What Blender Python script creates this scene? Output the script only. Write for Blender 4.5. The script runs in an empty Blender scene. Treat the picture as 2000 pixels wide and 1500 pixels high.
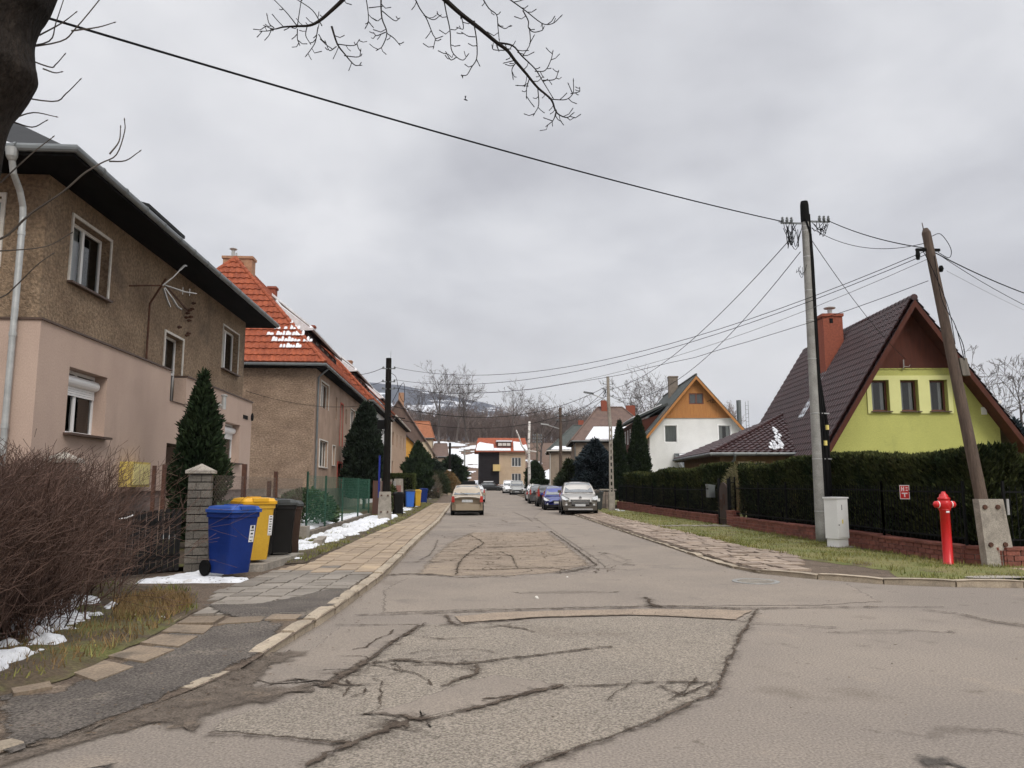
import bpy, bmesh, math, random
import numpy as np
from mathutils import Vector, Matrix, noise
from mathutils.geometry import tessellate_polygon

R = math.radians
rnd = random.Random(11)
sc = bpy.context.scene
COL = sc.collection
ROOTM = {}


def smooth(a, b, x):
    t = max(0.0, min(1.0, (x - a) / (b - a)))
    return t * t * (3 - 2 * t)


def lerp(a, b, t):
    return a + (b - a) * t


def interp(pts, t):
    """piecewise linear y(t) through sorted (t, y) pairs"""
    if t <= pts[0][0]:
        return pts[0][1]
    for (a, u), (b, w) in zip(pts, pts[1:]):
        if t <= b:
            return u + (w - u) * (t - a) / (b - a)
    return pts[-1][1]


# ------------------------------------------------------------------ objects
def tag(o, label=None, cat=None, group=None, kind=None):
    if label: o['label'] = label
    if cat: o['category'] = cat
    if group: o['group'] = group
    if kind: o['kind'] = kind
    return o


def thing(name, label, cat, loc=(0, 0, 0), rz=0.0, group=None):
    o = bpy.data.objects.new(name, None)
    COL.objects.link(o)
    o.location = loc
    o.rotation_euler = (0, 0, rz)
    o.empty_display_size = 0.2
    ROOTM[o.name] = Matrix.Translation(loc) @ Matrix.Rotation(rz, 4, 'Z')
    return tag(o, label, cat, group)


def copy_tree(root, loc, rz, label=None, group=None, scale=None):
    r = root.copy(); COL.objects.link(r)
    r.location = loc; r.rotation_euler = (0, 0, rz)
    if scale: r.scale = (scale, scale, scale) if not isinstance(scale, tuple) else scale
    if label: r['label'] = label
    if group: r['group'] = group
    for ch in list(root.children):
        c = ch.copy(); COL.objects.link(c); c.parent = r
        for g in list(ch.children):
            d = g.copy(); COL.objects.link(d); d.parent = c
    return r


class MB:
    """collects faces, then links them as ONE mesh object"""
    def __init__(s):
        s.v = []; s.f = []

    def add(s, vs, fs):
        k = len(s.v)
        s.v += [tuple(p) for p in vs]
        s.f += [tuple(i + k for i in f) for f in fs]
        return s

    def bx(s, x0, x1, y0, y1, z0, z1):
        return s.add([(x0, y0, z0), (x1, y0, z0), (x1, y1, z0), (x0, y1, z0), (x0, y0, z1), (x1, y0, z1), (x1, y1, z1), (x0, y1, z1)],
                     [(0, 3, 2, 1), (4, 5, 6, 7), (0, 1, 5, 4), (1, 2, 6, 5), (2, 3, 7, 6), (3, 0, 4, 7)])

    def obox(s, c, ax, ay, az, hx, hy, hz):
        c = Vector(c); ax = Vector(ax).normalized() * hx; ay = Vector(ay).normalized() * hy; az = Vector(az).normalized() * hz
        vs = [c + ax * i + ay * j + az * k for k in (-1, 1) for j in (-1, 1) for i in (-1, 1)]
        return s.add(vs, [(0, 2, 3, 1), (4, 5, 7, 6), (0, 1, 5, 4), (1, 3, 7, 5), (3, 2, 6, 7), (2, 0, 4, 6)])

    def beam(s, a, b, w, h, up=(0, 0, 1)):
        a = Vector(a); b = Vector(b); d = b - a
        side = d.cross(Vector(up))
        if side.length < 1e-6: side = Vector((1, 0, 0))
        u = side.cross(d)
        return s.obox((a + b) / 2, d, side, u, d.length / 2, w / 2, h / 2)

    def quad(s, a, b, c, d):
        return s.add([a, b, c, d], [(0, 1, 2, 3)])

    def poly(s, pts):
        return s.add(pts, [tuple(range(len(pts)))])

    def extr(s, pts, vec):
        """closed prism: polygon pts (3d) swept by vec"""
        n = len(pts); vec = Vector(vec)
        a = [Vector(p) for p in pts]; b = [p + vec for p in a]
        fs = [tuple(range(n - 1, -1, -1)), tuple(range(n, 2 * n))]
        fs += [(i, (i + 1) % n, n + (i + 1) % n, n + i) for i in range(n)]
        return s.add(a + b, fs)

    def tube(s, pts, rad, n=6, cap=True):
        pts = [Vector(p) for p in pts]
        m = len(pts)
        if not hasattr(rad, '__len__'): rad = [rad] * m
        vs = []; prev = None
        for i, p in enumerate(pts):
            d = (pts[min(i + 1, m - 1)] - pts[max(i - 1, 0)])
            if d.length < 1e-9: d = Vector((0, 0, 1))
            d.normalize()
            if prev is None:
                prev = d.orthogonal().normalized()
            u = prev - d * prev.dot(d)
            if u.length < 1e-6: u = d.orthogonal()
            u.normalize(); prev = u
            w = d.cross(u)
            for k in range(n):
                a = 2 * math.pi * k / n
                vs.append(p + (u * math.cos(a) + w * math.sin(a)) * rad[i])
        fs = [(i * n + k, i * n + (k + 1) % n, (i + 1) * n + (k + 1) % n, (i + 1) * n + k) for i in range(m - 1) for k in range(n)]
        if cap:
            fs += [tuple(range(n - 1, -1, -1)), tuple((m - 1) * n + k for k in range(n))]
        return s.add(vs, fs)

    def lathe(s, prof, c=(0, 0, 0), n=16, axis='z'):
        vs = []
        for r, z in prof:
            for k in range(n):
                a = 2 * math.pi * k / n
                p = (r * math.cos(a), r * math.sin(a), z)
                if axis == 'x': p = (p[2], p[0], p[1])
                if axis == 'y': p = (p[0], p[2], p[1])
                vs.append((p[0] + c[0], p[1] + c[1], p[2] + c[2]))
        m = len(prof)
        fs = [(i * n + k, i * n + (k + 1) % n, (i + 1) * n + (k + 1) % n, (i + 1) * n + k) for i in range(m - 1) for k in range(n)]
        fs += [tuple(range(n - 1, -1, -1)), tuple((m - 1) * n + k for k in range(n))]
        return s.add(vs, fs)

    def build(s, name, m, parent=None, sm=False, world=False, origin=None):
        me = bpy.data.meshes.new(name)
        vs = s.v
        if world and parent is not None:
            inv = ROOTM[parent.name].inverted()
            vs = [inv @ Vector(p) for p in vs]
        if origin:
            vs = [(p[0] - origin[0], p[1] - origin[1], p[2] - origin[2]) for p in vs]
        me.from_pydata([tuple(p) for p in vs], [], s.f)
        me.update()
        if m is not None: me.materials.append(m)
        if sm: me.polygons.foreach_set('use_smooth', [True] * len(me.polygons))
        o = bpy.data.objects.new(name, me); COL.objects.link(o)
        if parent is not None:
            o.parent = parent
            ROOTM[o.name] = ROOTM[parent.name]
        elif origin:
            o.location = origin
        return o


def np_mesh(name, V, F, m, parent=None, sm=False, origin=None):
    """V (n,3), F (k,4) or (k,3) arrays"""
    V = np.asarray(V, dtype=np.float32)
    if origin is not None: V = V - np.array(origin, dtype=np.float32)
    F = np.asarray(F, dtype=np.int32)
    me = bpy.data.meshes.new(name)
    k = F.shape[1]
    me.vertices.add(len(V)); me.vertices.foreach_set('co', V.ravel())
    me.loops.add(F.size); me.loops.foreach_set('vertex_index', F.ravel())
    me.polygons.add(len(F))
    me.polygons.foreach_set('loop_start', np.arange(0, F.size, k, dtype=np.int32))
    try: me.polygons.foreach_set('loop_total', np.full(len(F), k, dtype=np.int32))
    except Exception: pass
    if sm: me.polygons.foreach_set('use_smooth', np.ones(len(F), dtype=bool))
    me.update(calc_edges=True); me.validate()
    if m is not None: me.materials.append(m)
    o = bpy.data.objects.new(name, me); COL.objects.link(o)
    if parent is not None:
        o.parent = parent; ROOTM[o.name] = ROOTM[parent.name]
    elif origin is not None:
        o.location = origin
    return o


# ---------------------------------------------------------------- materials
def mat(name, c1, c2=None, rough=.85, vs=2., speck=0., ss=60., bump=0., bs=60., isl=0., spec=.3, metal=0., stain=(), stretch=(1, 1, 1), coat=0., bd=.02, lo=.35, hi=.65, feather=0., fs=(.32, .62)):
    m = bpy.data.materials.new(name); m.use_nodes = True
    nt = m.node_tree; N = nt.nodes; L = nt.links
    P = N['Principled BSDF']
    P.inputs['Roughness'].default_value = rough
    P.inputs['Metallic'].default_value = metal
    P.inputs['Specular IOR Level'].default_value = spec
    if coat: P.inputs['Coat Weight'].default_value = coat; P.inputs['Coat Roughness'].default_value = .06
    tc = N.new('ShaderNodeTexCoord'); mp = N.new('ShaderNodeMapping'); mp.inputs['Scale'].default_value = stretch
    L.new(tc.outputs['Object'], mp.inputs['Vector'])
    vec = mp.outputs['Vector']

    def nz(scale, detail=5, rough_=.6):
        n = N.new('ShaderNodeTexNoise'); n.inputs['Scale'].default_value = scale; n.inputs['Detail'].default_value = detail
        n.inputs['Roughness'].default_value = rough_
        L.new(vec, n.inputs['Vector']); return n.outputs['Fac']

    def rng(v, a, b, c=0., d=1.):
        n = N.new('ShaderNodeMapRange'); L.new(v, n.inputs['Value'])
        for k, x in zip(('From Min', 'From Max', 'To Min', 'To Max'), (a, b, c, d)): n.inputs[k].default_value = x
        return n.outputs['Result']

    def mix(f, a, b, mode='MIX'):
        n = N.new('ShaderNodeMix'); n.data_type = 'RGBA'; n.blend_type = mode
        if isinstance(f, (int, float)): n.inputs['Factor'].default_value = f
        else: L.new(f, n.inputs['Factor'])
        for sk, x in ((n.inputs[6], a), (n.inputs[7], b)):
            if isinstance(x, tuple): sk.default_value = (*x, 1) if len(x) == 3 else x
            else: L.new(x, sk)
        return n.outputs[2]
    c = (*c1, 1)
    col = c
    if c2 is not None:
        col = mix(rng(nz(vs), lo, hi), tuple(c1), tuple(c2))
    for sc_, scl, a, b in stain:
        col = mix(rng(nz(scl, 6), a, b), col if not isinstance(col, tuple) else tuple(col[:3]), tuple(sc_))

    def scale_by(col, fac):
        if isinstance(col, tuple): col = mix(0., tuple(col[:3]), tuple(col[:3]))
        n = N.new('ShaderNodeVectorMath'); n.operation = 'SCALE'
        L.new(col, n.inputs[0]); L.new(fac, n.inputs['Scale']); return n.outputs[0]
    if speck:
        col = scale_by(col, rng(nz(ss, 2), .3, .7, 1 - speck, 1 + speck))
    if isl:
        g = N.new('ShaderNodeNewGeometry')
        col = scale_by(col, rng(g.outputs['Random Per Island'], 0, 1, 1 - isl, 1 + isl))
    if isinstance(col, tuple): P.inputs['Base Color'].default_value = col
    else: L.new(col, P.inputs['Base Color'])
    if bump:
        b = N.new('ShaderNodeBump'); b.inputs['Strength'].default_value = bump; b.inputs['Distance'].default_value = bd
        L.new(nz(bs, 4), b.inputs['Height']); L.new(b.outputs['Normal'], P.inputs['Normal'])
    if feather:   # ragged, thinning edge: 'e' runs from 0 at the outline to 1 inside
        at = N.new('ShaderNodeAttribute'); at.attribute_name = 'e'
        ad = N.new('ShaderNodeMath'); ad.operation = 'ADD'; L.new(at.outputs['Fac'], ad.inputs[0]); L.new(rng(nz(feather, 5, .7), .25, .75, -.5, .5), ad.inputs[1])
        L.new(rng(ad.outputs[0], *fs), P.inputs['Alpha'])
    return m


def glass_mat(name, tint=(.75, .78, .78), refl=.12):
    m = bpy.data.materials.new(name); m.use_nodes = True
    nt = m.node_tree; N = nt.nodes; L = nt.links
    N.remove(N['Principled BSDF'])
    T = N.new('ShaderNodeBsdfTransparent'); T.inputs['Color'].default_value = (*tint, 1)
    G = N.new('ShaderNodeBsdfGlossy'); G.inputs['Roughness'].default_value = .03; G.inputs['Color'].default_value = (.9, .9, .9, 1)
    lw = N.new('ShaderNodeFresnel'); lw.inputs['IOR'].default_value = 1.5
    ad = N.new('ShaderNodeMath'); ad.operation = 'ADD'; ad.inputs[1].default_value = refl; ad.use_clamp = True
    L.new(lw.outputs[0], ad.inputs[0])
    X = N.new('ShaderNodeMixShader')
    L.new(ad.outputs[0], X.inputs['Fac']); L.new(T.outputs[0], X.inputs[1]); L.new(G.outputs[0], X.inputs[2])
    L.new(X.outputs[0], N['Material Output'].inputs['Surface'])
    return m


W = {}
W['stucco_brown'] = mat('rough brown stucco', (.285, .208, .138), (.195, .136, .088), vs=1.1, speck=.36, ss=16, bump=1., bs=20, bd=.05,
                        stain=(((.085, .065, .05), .5, .60, .74), ((.34, .26, .185), .38, .63, .70)))
W['stucco_pink'] = mat('smooth pink render', (.465, .350, .285), (.405, .30, .245), vs=.8, speck=.10, ss=60, bump=.3, bs=100, bd=.01, stretch=(1, 1, .55), stain=(((.36, .27, .22), 1.1, .58, .76), ((.33, .25, .20), 7, .68, .80)))
W['stucco_end'] = mat('rough beige stucco', (.315, .228, .162), (.205, .142, .100), vs=.9, speck=.40, ss=11, bump=1., bs=13, bd=.08, stretch=(1, 1, 1.9), stain=(((.42, .33, .25), .3, .62, .74),))
W['stucco_facade'] = mat('old pinkish render', (.40, .285, .215), (.30, .21, .155), vs=.8, speck=.16, ss=22, bump=.5, bs=30, stain=(((.22, .15, .11), .6, .58, .74),))
W['plinth'] = mat('plinth cement', (.24, .185, .165), (.17, .13, .115), vs=2, speck=.1, bump=.4)
W['stone'] = mat('rough stone', (.24, .20, .16), (.13, .11, .09), vs=3, speck=.2, ss=20, bump=.8, bs=12)
W['white_wall'] = mat('white render', (.72, .72, .705), (.65, .65, .635), vs=1, speck=.05, bump=.15, bs=90)
W['lime'] = mat('lime green render', (.470, .475, .150), (.41, .415, .13), vs=.8, speck=.18, ss=40, bump=.6, bs=60, bd=.02, stretch=(1, 1, .5), stain=(((.34, .345, .12), 1.2, .56, .76), ((.54, .54, .2), .5, .6, .8)))
W['lime_pale'] = mat('pale lime trim', (.66, .66, .30), (.62, .62, .28), vs=2)
W['red_wood'] = mat('dark red brown boards', (.088, .026, .016), (.065, .020, .013), vs=2, speck=.15, ss=30, stretch=(6, 1, .6))
W['orange_wood'] = mat('orange timber cladding', (.44, .205, .070), (.36, .155, .052), vs=3, speck=.12, ss=20, stretch=(8, 8, .5))
W['beige_wall'] = mat('beige render', (.50, .385, .27), (.44, .335, .235), vs=1, speck=.06, bump=.3)
W['grey_beige'] = mat('grey beige render', (.33, .265, .205), (.25, .20, .155), vs=1, speck=.1, bump=.4)
W['mustard'] = mat('mustard render', (.62, .34, .07), (.56, .30, .06), vs=1, speck=.05)
W['cream'] = mat('cream render', (.62, .50, .36), (.56, .45, .32), vs=1, speck=.05)
W['white_pvc'] = mat('white window plastic', (.78, .78, .77), rough=.35, spec=.5)
W['white_paint'] = mat('old white paint', (.66, .63, .58), (.52, .49, .44), vs=6, speck=.1)
W['brown_pvc'] = mat('red brown window frame', (.12, .038, .024), rough=.45, spec=.5)
W['dark_in'] = mat('dark room', (.022, .021, .020), (.040, .036, .032), vs=1.5)
W['curtain'] = mat('white curtain', (.70, .70, .69), (.52, .52, .52), vs=9, stretch=(1, 6, .2), rough=.95)
W['glass'] = glass_mat('window glass', refl=.02)
W['sill'] = mat('brown sill metal', (.085, .055, .042), rough=.5)
W['roof_dark'] = mat('dark roof sheet', (.014, .015, .016), (.020, .021, .022), rough=.7, vs=3, spec=.2)
W['soffit'] = mat('black painted soffit', (.007, .007, .007), (.012, .011, .011), rough=.9, vs=4, stretch=(1, .3, 1), spec=.05)
W['gutter_grey'] = mat('grey metal gutter', (.165, .18, .18), (.12, .13, .135), rough=.42, spec=.5, vs=3, metal=.3)
W['zinc'] = mat('zinc pipe', (.46, .47, .46), (.34, .35, .345), rough=.42, metal=.45, vs=5)
W['tile_red'] = mat('red roof tile', (.335, .092, .045), (.225, .060, .032), rough=.75, vs=2.4, speck=.22, ss=14, spec=.15, stain=(((.17, .075, .05), .7, .6, .75),))
W['tile_orange'] = mat('orange roof tile', (.31, .125, .065), (.24, .095, .05), rough=.8, vs=1.5, speck=.2, ss=6, spec=.1)
W['tile_brown'] = mat('glazed dark brown tile', (.050, .020, .019), (.032, .014, .014), rough=.38, vs=3, speck=.15, spec=.35)
W['tile_old'] = mat('weathered brown tile', (.155, .105, .085), (.115, .078, .065), rough=.85, vs=2, speck=.15, ss=30)
W['shingle'] = mat('grey green felt shingles', (.085, .095, .088), (.06, .066, .062), rough=.9, vs=4, speck=.15, ss=30)
W['chim_brick'] = mat('orange chimney brick', (.29, .085, .05), (.215, .062, .038), rough=.85, vs=12, speck=.2)
W['chim_old'] = mat('pale old chimney brick', (.42, .25, .15), (.30, .16, .10), rough=.9, vs=5, speck=.15)
W['snow'] = mat('snow', (.76, .77, .79), (.60, .61, .63), rough=.7, vs=5, bump=.6, bs=18, bd=.04, spec=.2, speck=.06, ss=60, stain=(((.50, .48, .45), 7, .60, .74),))
W['red_paint'] = mat('red paint', (.55, .06, .035), rough=.6)
W['concrete'] = mat('pole concrete', (.32, .315, .295), (.22, .215, .20), vs=3, speck=.18, ss=50, bump=.3, bs=60, stain=(((.20, .195, .185), 1.5, .58, .72),))
W['concrete_old'] = mat('weathered concrete', (.36, .325, .275), (.23, .205, .175), vs=4, speck=.2, ss=40, bump=.4, bs=40)
W['wood_pole'] = mat('brown pole timber', (.115, .082, .062), (.070, .050, .039), vs=6, speck=.2, ss=30, stretch=(3, 3, .25), bump=.4, bs=30)
W['wood_black'] = mat('tarred pole timber', (.014, .012, .010), (.008, .007, .006), vs=6, stretch=(3, 3, .3), spec=.1)
W['wood_dark'] = mat('blackened pickets', (.022, .021, .021), (.012, .012, .012), vs=8, speck=.3, stretch=(3, 3, .4), spec=.1)
W['wood_grey'] = mat('grey weathered wood', (.17, .15, .125), (.10, .09, .075), vs=5, speck=.2, stretch=(3, 3, .4))
W['rust'] = mat('rusty steel', (.105, .048, .030), (.065, .032, .024), vs=7, speck=.2)
W['brown_sheet'] = mat('brown sheet metal', (.125, .055, .036), (.095, .042, .030), vs=2, speck=.1)
W['black'] = mat('black rubber', (.006, .006, .006), rough=.8, spec=.12)
W['black_metal'] = mat('black fence paint', (.006, .0065, .007), rough=.7, spec=.12)
W['wire'] = mat('cable sheath', (.008, .008, .009), rough=.8, spec=.1)
W['wire_thin'] = mat('aluminium cable', (.10, .10, .105), rough=.5)
W['green_wire'] = mat('green netting', (.045, .155, .10), rough=.6)
W['green_post'] = mat('green post', (.018, .052, .034), rough=.5)
W['chainlink'] = mat('rusted chain link', (.16, .13, .11), rough=.6)
W['brick_red'] = None
W['bark'] = mat('grey brown bark', (.050, .039, .031), (.030, .024, .019), vs=6, speck=.25, ss=30, bump=.7, bs=22, bd=.04, stretch=(1, 1, .45))
W['bark_near'] = mat('dark trunk bark', (.032, .025, .020), (.016, .013, .011), vs=5, speck=.4, ss=40, bump=1., bs=26, bd=.06, stretch=(1, 1, .4), spec=.1)
W['twig'] = mat('dark twigs', (.020, .016, .013), (.012, .010, .009), vs=4, spec=.1)
W['twig_pale'] = mat('young twig', (.105, .088, .074), (.06, .05, .043), vs=6)
W['twig_grey'] = mat('grey twigs', (.115, .098, .088), (.08, .066, .06), vs=1)
W['wood_mass'] = mat('far bare twigs', (.215, .170, .150), (.145, .112, .100), vs=.05)
W['bush'] = mat('red brown bare twigs', (.160, .100, .078), (.078, .050, .040), vs=1.3, isl=.55, spec=.1)
W['thuja'] = mat('dark thuja spray', (.014, .025, .013), (.030, .044, .020), vs=1.4, isl=.55, rough=.9, spec=.06)
W['cypress'] = mat('grey green cypress spray', (.032, .044, .029), (.018, .027, .019), vs=1., isl=.5, rough=.9, spec=.06)
W['hedge'] = mat('thuja hedge spray', (.017, .027, .012), (.050, .056, .020), vs=.8, isl=.6, rough=.9, spec=.06, stain=(((.062, .044, .024), 1.3, .62, .74),))
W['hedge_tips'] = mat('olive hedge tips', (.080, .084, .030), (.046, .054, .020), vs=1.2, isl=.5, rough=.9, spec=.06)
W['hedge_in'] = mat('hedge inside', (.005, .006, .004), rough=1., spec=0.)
W['spruce'] = mat('blue spruce needles', (.018, .027, .032), (.044, .058, .066), vs=1., isl=.6, rough=.9, spec=.06)
W['pine'] = mat('olive pine needles', (.040, .052, .022), (.026, .036, .018), vs=1., isl=.5, rough=.8, spec=.15)
W['box_green'] = mat('clipped yellow green hedge', (.060, .075, .020), (.040, .052, .018), vs=1., isl=.4, rough=.8, spec=.15)
W['ivy'] = mat('glossy shrub leaf', (.030, .062, .024), (.055, .085, .035), vs=2., isl=.5, rough=.6)
W['grass'] = mat('winter grass', (.128, .146, .038), (.220, .192, .068), vs=.9, isl=.4, rough=.9, spec=.1)
W['grass_dry'] = mat('dry orange grass', (.235, .150, .068), (.165, .120, .060), vs=3, isl=.4, rough=.9, spec=.1)
W['lawn'] = mat('lawn soil', (.120, .135, .040), (.185, .160, .062), vs=1.2, speck=.3, ss=40, bump=.6, bs=30, stain=(((.085, .06, .04), 1.4, .56, .70),))
W['soil'] = mat('garden soil and moss', (.098, .072, .044), (.060, .045, .031), vs=1.5, speck=.3, ss=35, bump=.7, bs=25, stain=(((.115, .115, .035), .9, .5, .62),))
W['dirt'] = mat('trodden dirt', (.150, .116, .088), (.105, .080, .062), vs=2., speck=.45, ss=50, bump=.9, bs=45, bd=.015, spec=.1, stain=(((.24, .19, .145), 2.4, .58, .70), ((.075, .06, .045), 1.2, .60, .74)))
W['litter'] = mat('brown leaf litter', (.165, .105, .072), (.115, .075, .055), vs=.06, speck=.2, ss=1.5)
W['paint_red'] = mat('glossy hydrant red', (.56, .012, .014), (.50, .010, .012), rough=.32, spec=.5, vs=3)
W['cabinet'] = mat('light grey cabinet plastic', (.72, .72, .71), (.66, .66, .65), rough=.5, vs=2)
W['metal_pale'] = mat('galvanised steel', (.45, .45, .44), (.36, .36, .36), rough=.45, metal=.5, vs=6)
W['yellow_band'] = mat('yellow band', (.72, .60, .18), rough=.6)
W['white_sticker'] = mat('white sticker', (.74, .74, .74), rough=.5)
W['ink'] = mat('black ink', (.02, .02, .022), rough=.6)
W['chrome'] = mat('chrome', (.62, .63, .64), rough=.18, metal=.9)
# cracks in the asphalt: ground points in metres and widths
CRACKS=[
([(-1.23,9.28),(-0.82,9.32),(-0.29,9.39),(0.63,9.52),(2.22,9.65),(3.63,9.44),(4.42,9.47),(5.07,9.46),(6.01,9.4)],[0.02,0.02,0.03,0.03,0.03,0.03,0.02,0.015,0.01]),
([(-1.36,8.66),(-1.09,8.61),(-0.76,8.62),(-0.42,8.6)],[0.015,0.015,0.015,0.015]),
([(-0.37,8.72),(-0.51,8.14),(-0.63,7.71),(-0.72,7.26),(-0.79,6.86),(-0.86,6.56),(-0.96,6.19),(-1.05,6.05)],[0.02,0.05,0.05,0.03,0.05,0.09,0.12,0.15]),
([(-0.82,6.77),(-0.68,6.84),(-0.47,6.88),(-0.2,6.79),(-0.03,6.72),(0.14,6.76),(0.34,6.85),(0.55,6.95),(0.79,7.06),(1.08,7.21),(1.44,7.34)],[0.02,0.03,0.05,0.05,0.04,0.03,0.03,0.04,0.02,0.02,0.03]),
([(-0.14,5.99),(-0.03,6.17),(0.11,6.33),(0.16,6.53),(0.12,6.71)],[0.01,0.04,0.06,0.03,0.02]),
([(-0.66,5.34),(-0.52,5.33),(-0.39,5.27),(-0.25,5.18),(-0.09,5.28),(0.08,5.41),(0.22,5.52),(0.41,5.69),(0.61,5.86),(0.8,6.0)],[0.01,0.02,0.03,0.05,0.05,0.04,0.04,0.05,0.05,0.03]),
([(0.78,5.97),(1.01,5.94),(1.33,5.99),(1.66,6.03),(1.92,6.0)],[0.012,0.012,0.015,0.02,0.02]),
([(-0.15,5.23),(-0.31,5.16),(-0.43,5.04),(-0.54,4.88),(-0.61,4.76),(-0.73,4.58),(-0.83,4.39)],[0.03,0.1,0.12,0.08,0.06,0.05,0.05]),
([(-1.54,5.01),(-1.31,4.97),(-1.15,4.93),(-0.96,4.86),(-0.76,4.78),(-0.61,4.77)],[0.01,0.012,0.015,0.02,0.03,0.05]),
([(3.63,9.44),(3.21,8.58),(2.8,7.74),(2.42,6.95),(2.09,6.23),(1.84,5.69),(1.67,5.5),(1.45,5.29),(1.13,4.98),(0.86,4.73),(0.55,4.47),(0.31,4.26)],[0.02,0.025,0.03,0.03,0.03,0.04,0.03,0.03,0.025,0.025,0.03,0.03]),
([(1.5,5.95),(1.53,5.78),(1.6,5.63),(1.73,5.76),(1.92,6.0)],[0.01,0.02,0.02,0.02,0.02]),
([(1.45,5.51),(1.59,5.66),(1.73,5.94),(1.86,6.16)],[0.01,0.01,0.015,0.01]),
([(2.5,10.46),(2.42,10.01),(2.39,9.68),(2.74,9.66),(3.13,9.47),(3.42,9.38)],[0.05,0.06,0.05,0.03,0.03,0.05]),
([(-0.16,9.21),(-0.11,8.8),(-0.04,8.54),(0.29,8.74),(0.64,8.88),(0.95,8.99),(2.03,9.1)],[0.05,0.05,0.03,0.02,0.03,0.01,0.01]),
([(2.03,9.1),(2.54,8.96),(2.89,8.76),(3.16,8.52)],[0.012,0.012,0.012,0.012]),
([(-0.98,6.19),(-1.25,6.29),(-1.51,6.08)],[0.02,0.02,0.02]),
([(2.95,25.49),(2.79,20.14),(2.66,16.77),(2.56,14.64),(1.99,13.72),(1.58,13.36)],[0.03,0.03,0.03,0.04,0.04,0.03]),
([(-1.31,13.25),(-0.85,13.44),(-0.42,13.26),(0.01,12.8),(0.43,12.92),(0.85,12.82)],[0.05,0.08,0.06,0.03,0.02,0.02]),
([(-0.08,14.11),(0.28,13.92),(0.74,14.05),(1.31,14.19),(1.69,14.25),(1.99,13.72)],[0.03,0.04,0.05,0.04,0.05,0.02]),
([(-0.05,18.7),(0.5,18.67),(1.26,19.08),(1.92,19.35),(2.32,19.01)],[0.02,0.04,0.04,0.03,0.02]),
([(0.01,16.94),(0.67,16.78),(1.34,16.86),(1.97,16.57),(2.41,17.42)],[0.01,0.015,0.02,0.015,0.01]),
([(-1.18,15.37),(-0.69,15.54),(-0.29,15.41)],[0.04,0.05,0.02]),
([(0.25,23.83),(0.51,21.61),(0.61,20.28),(0.31,18.24),(0.07,16.35),(-0.04,14.81),(-0.07,13.16)],[0.02,0.03,0.02,0.03,0.02,0.03,0.02]),
([(-0.62,21.68),(-0.61,19.04),(-0.65,16.99),(-0.81,15.86)],[0.01,0.01,0.01,0.01]),
([(0.88,17.79),(1.09,16.51),(1.06,15.22),(1.03,14.12)],[0.01,0.012,0.012,0.01]),
([(2.92,44.12),(3.08,35.84),(2.95,31.87)],[0.015,0.02,0.01]),
([(-0.4,31.23),(1.27,31.98),(2.66,31.03)],[0.02,0.015,0.01]),
([(0.01,37.2),(1.27,38.35),(2.17,36.47)],[0.03,0.02,0.02]),
([(5.58,9.23),(5.82,8.92),(5.89,8.4),(6.06,8.08)],[0.02,0.02,0.02,0.02]),
([(3.03,8.5),(3.54,8.34),(4.0,8.13)],[0.006,0.006,0.006]),
([(1.36,6.11),(1.11,5.69),(1.01,5.54)],[0.004,0.004,0.004]),
]
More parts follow.
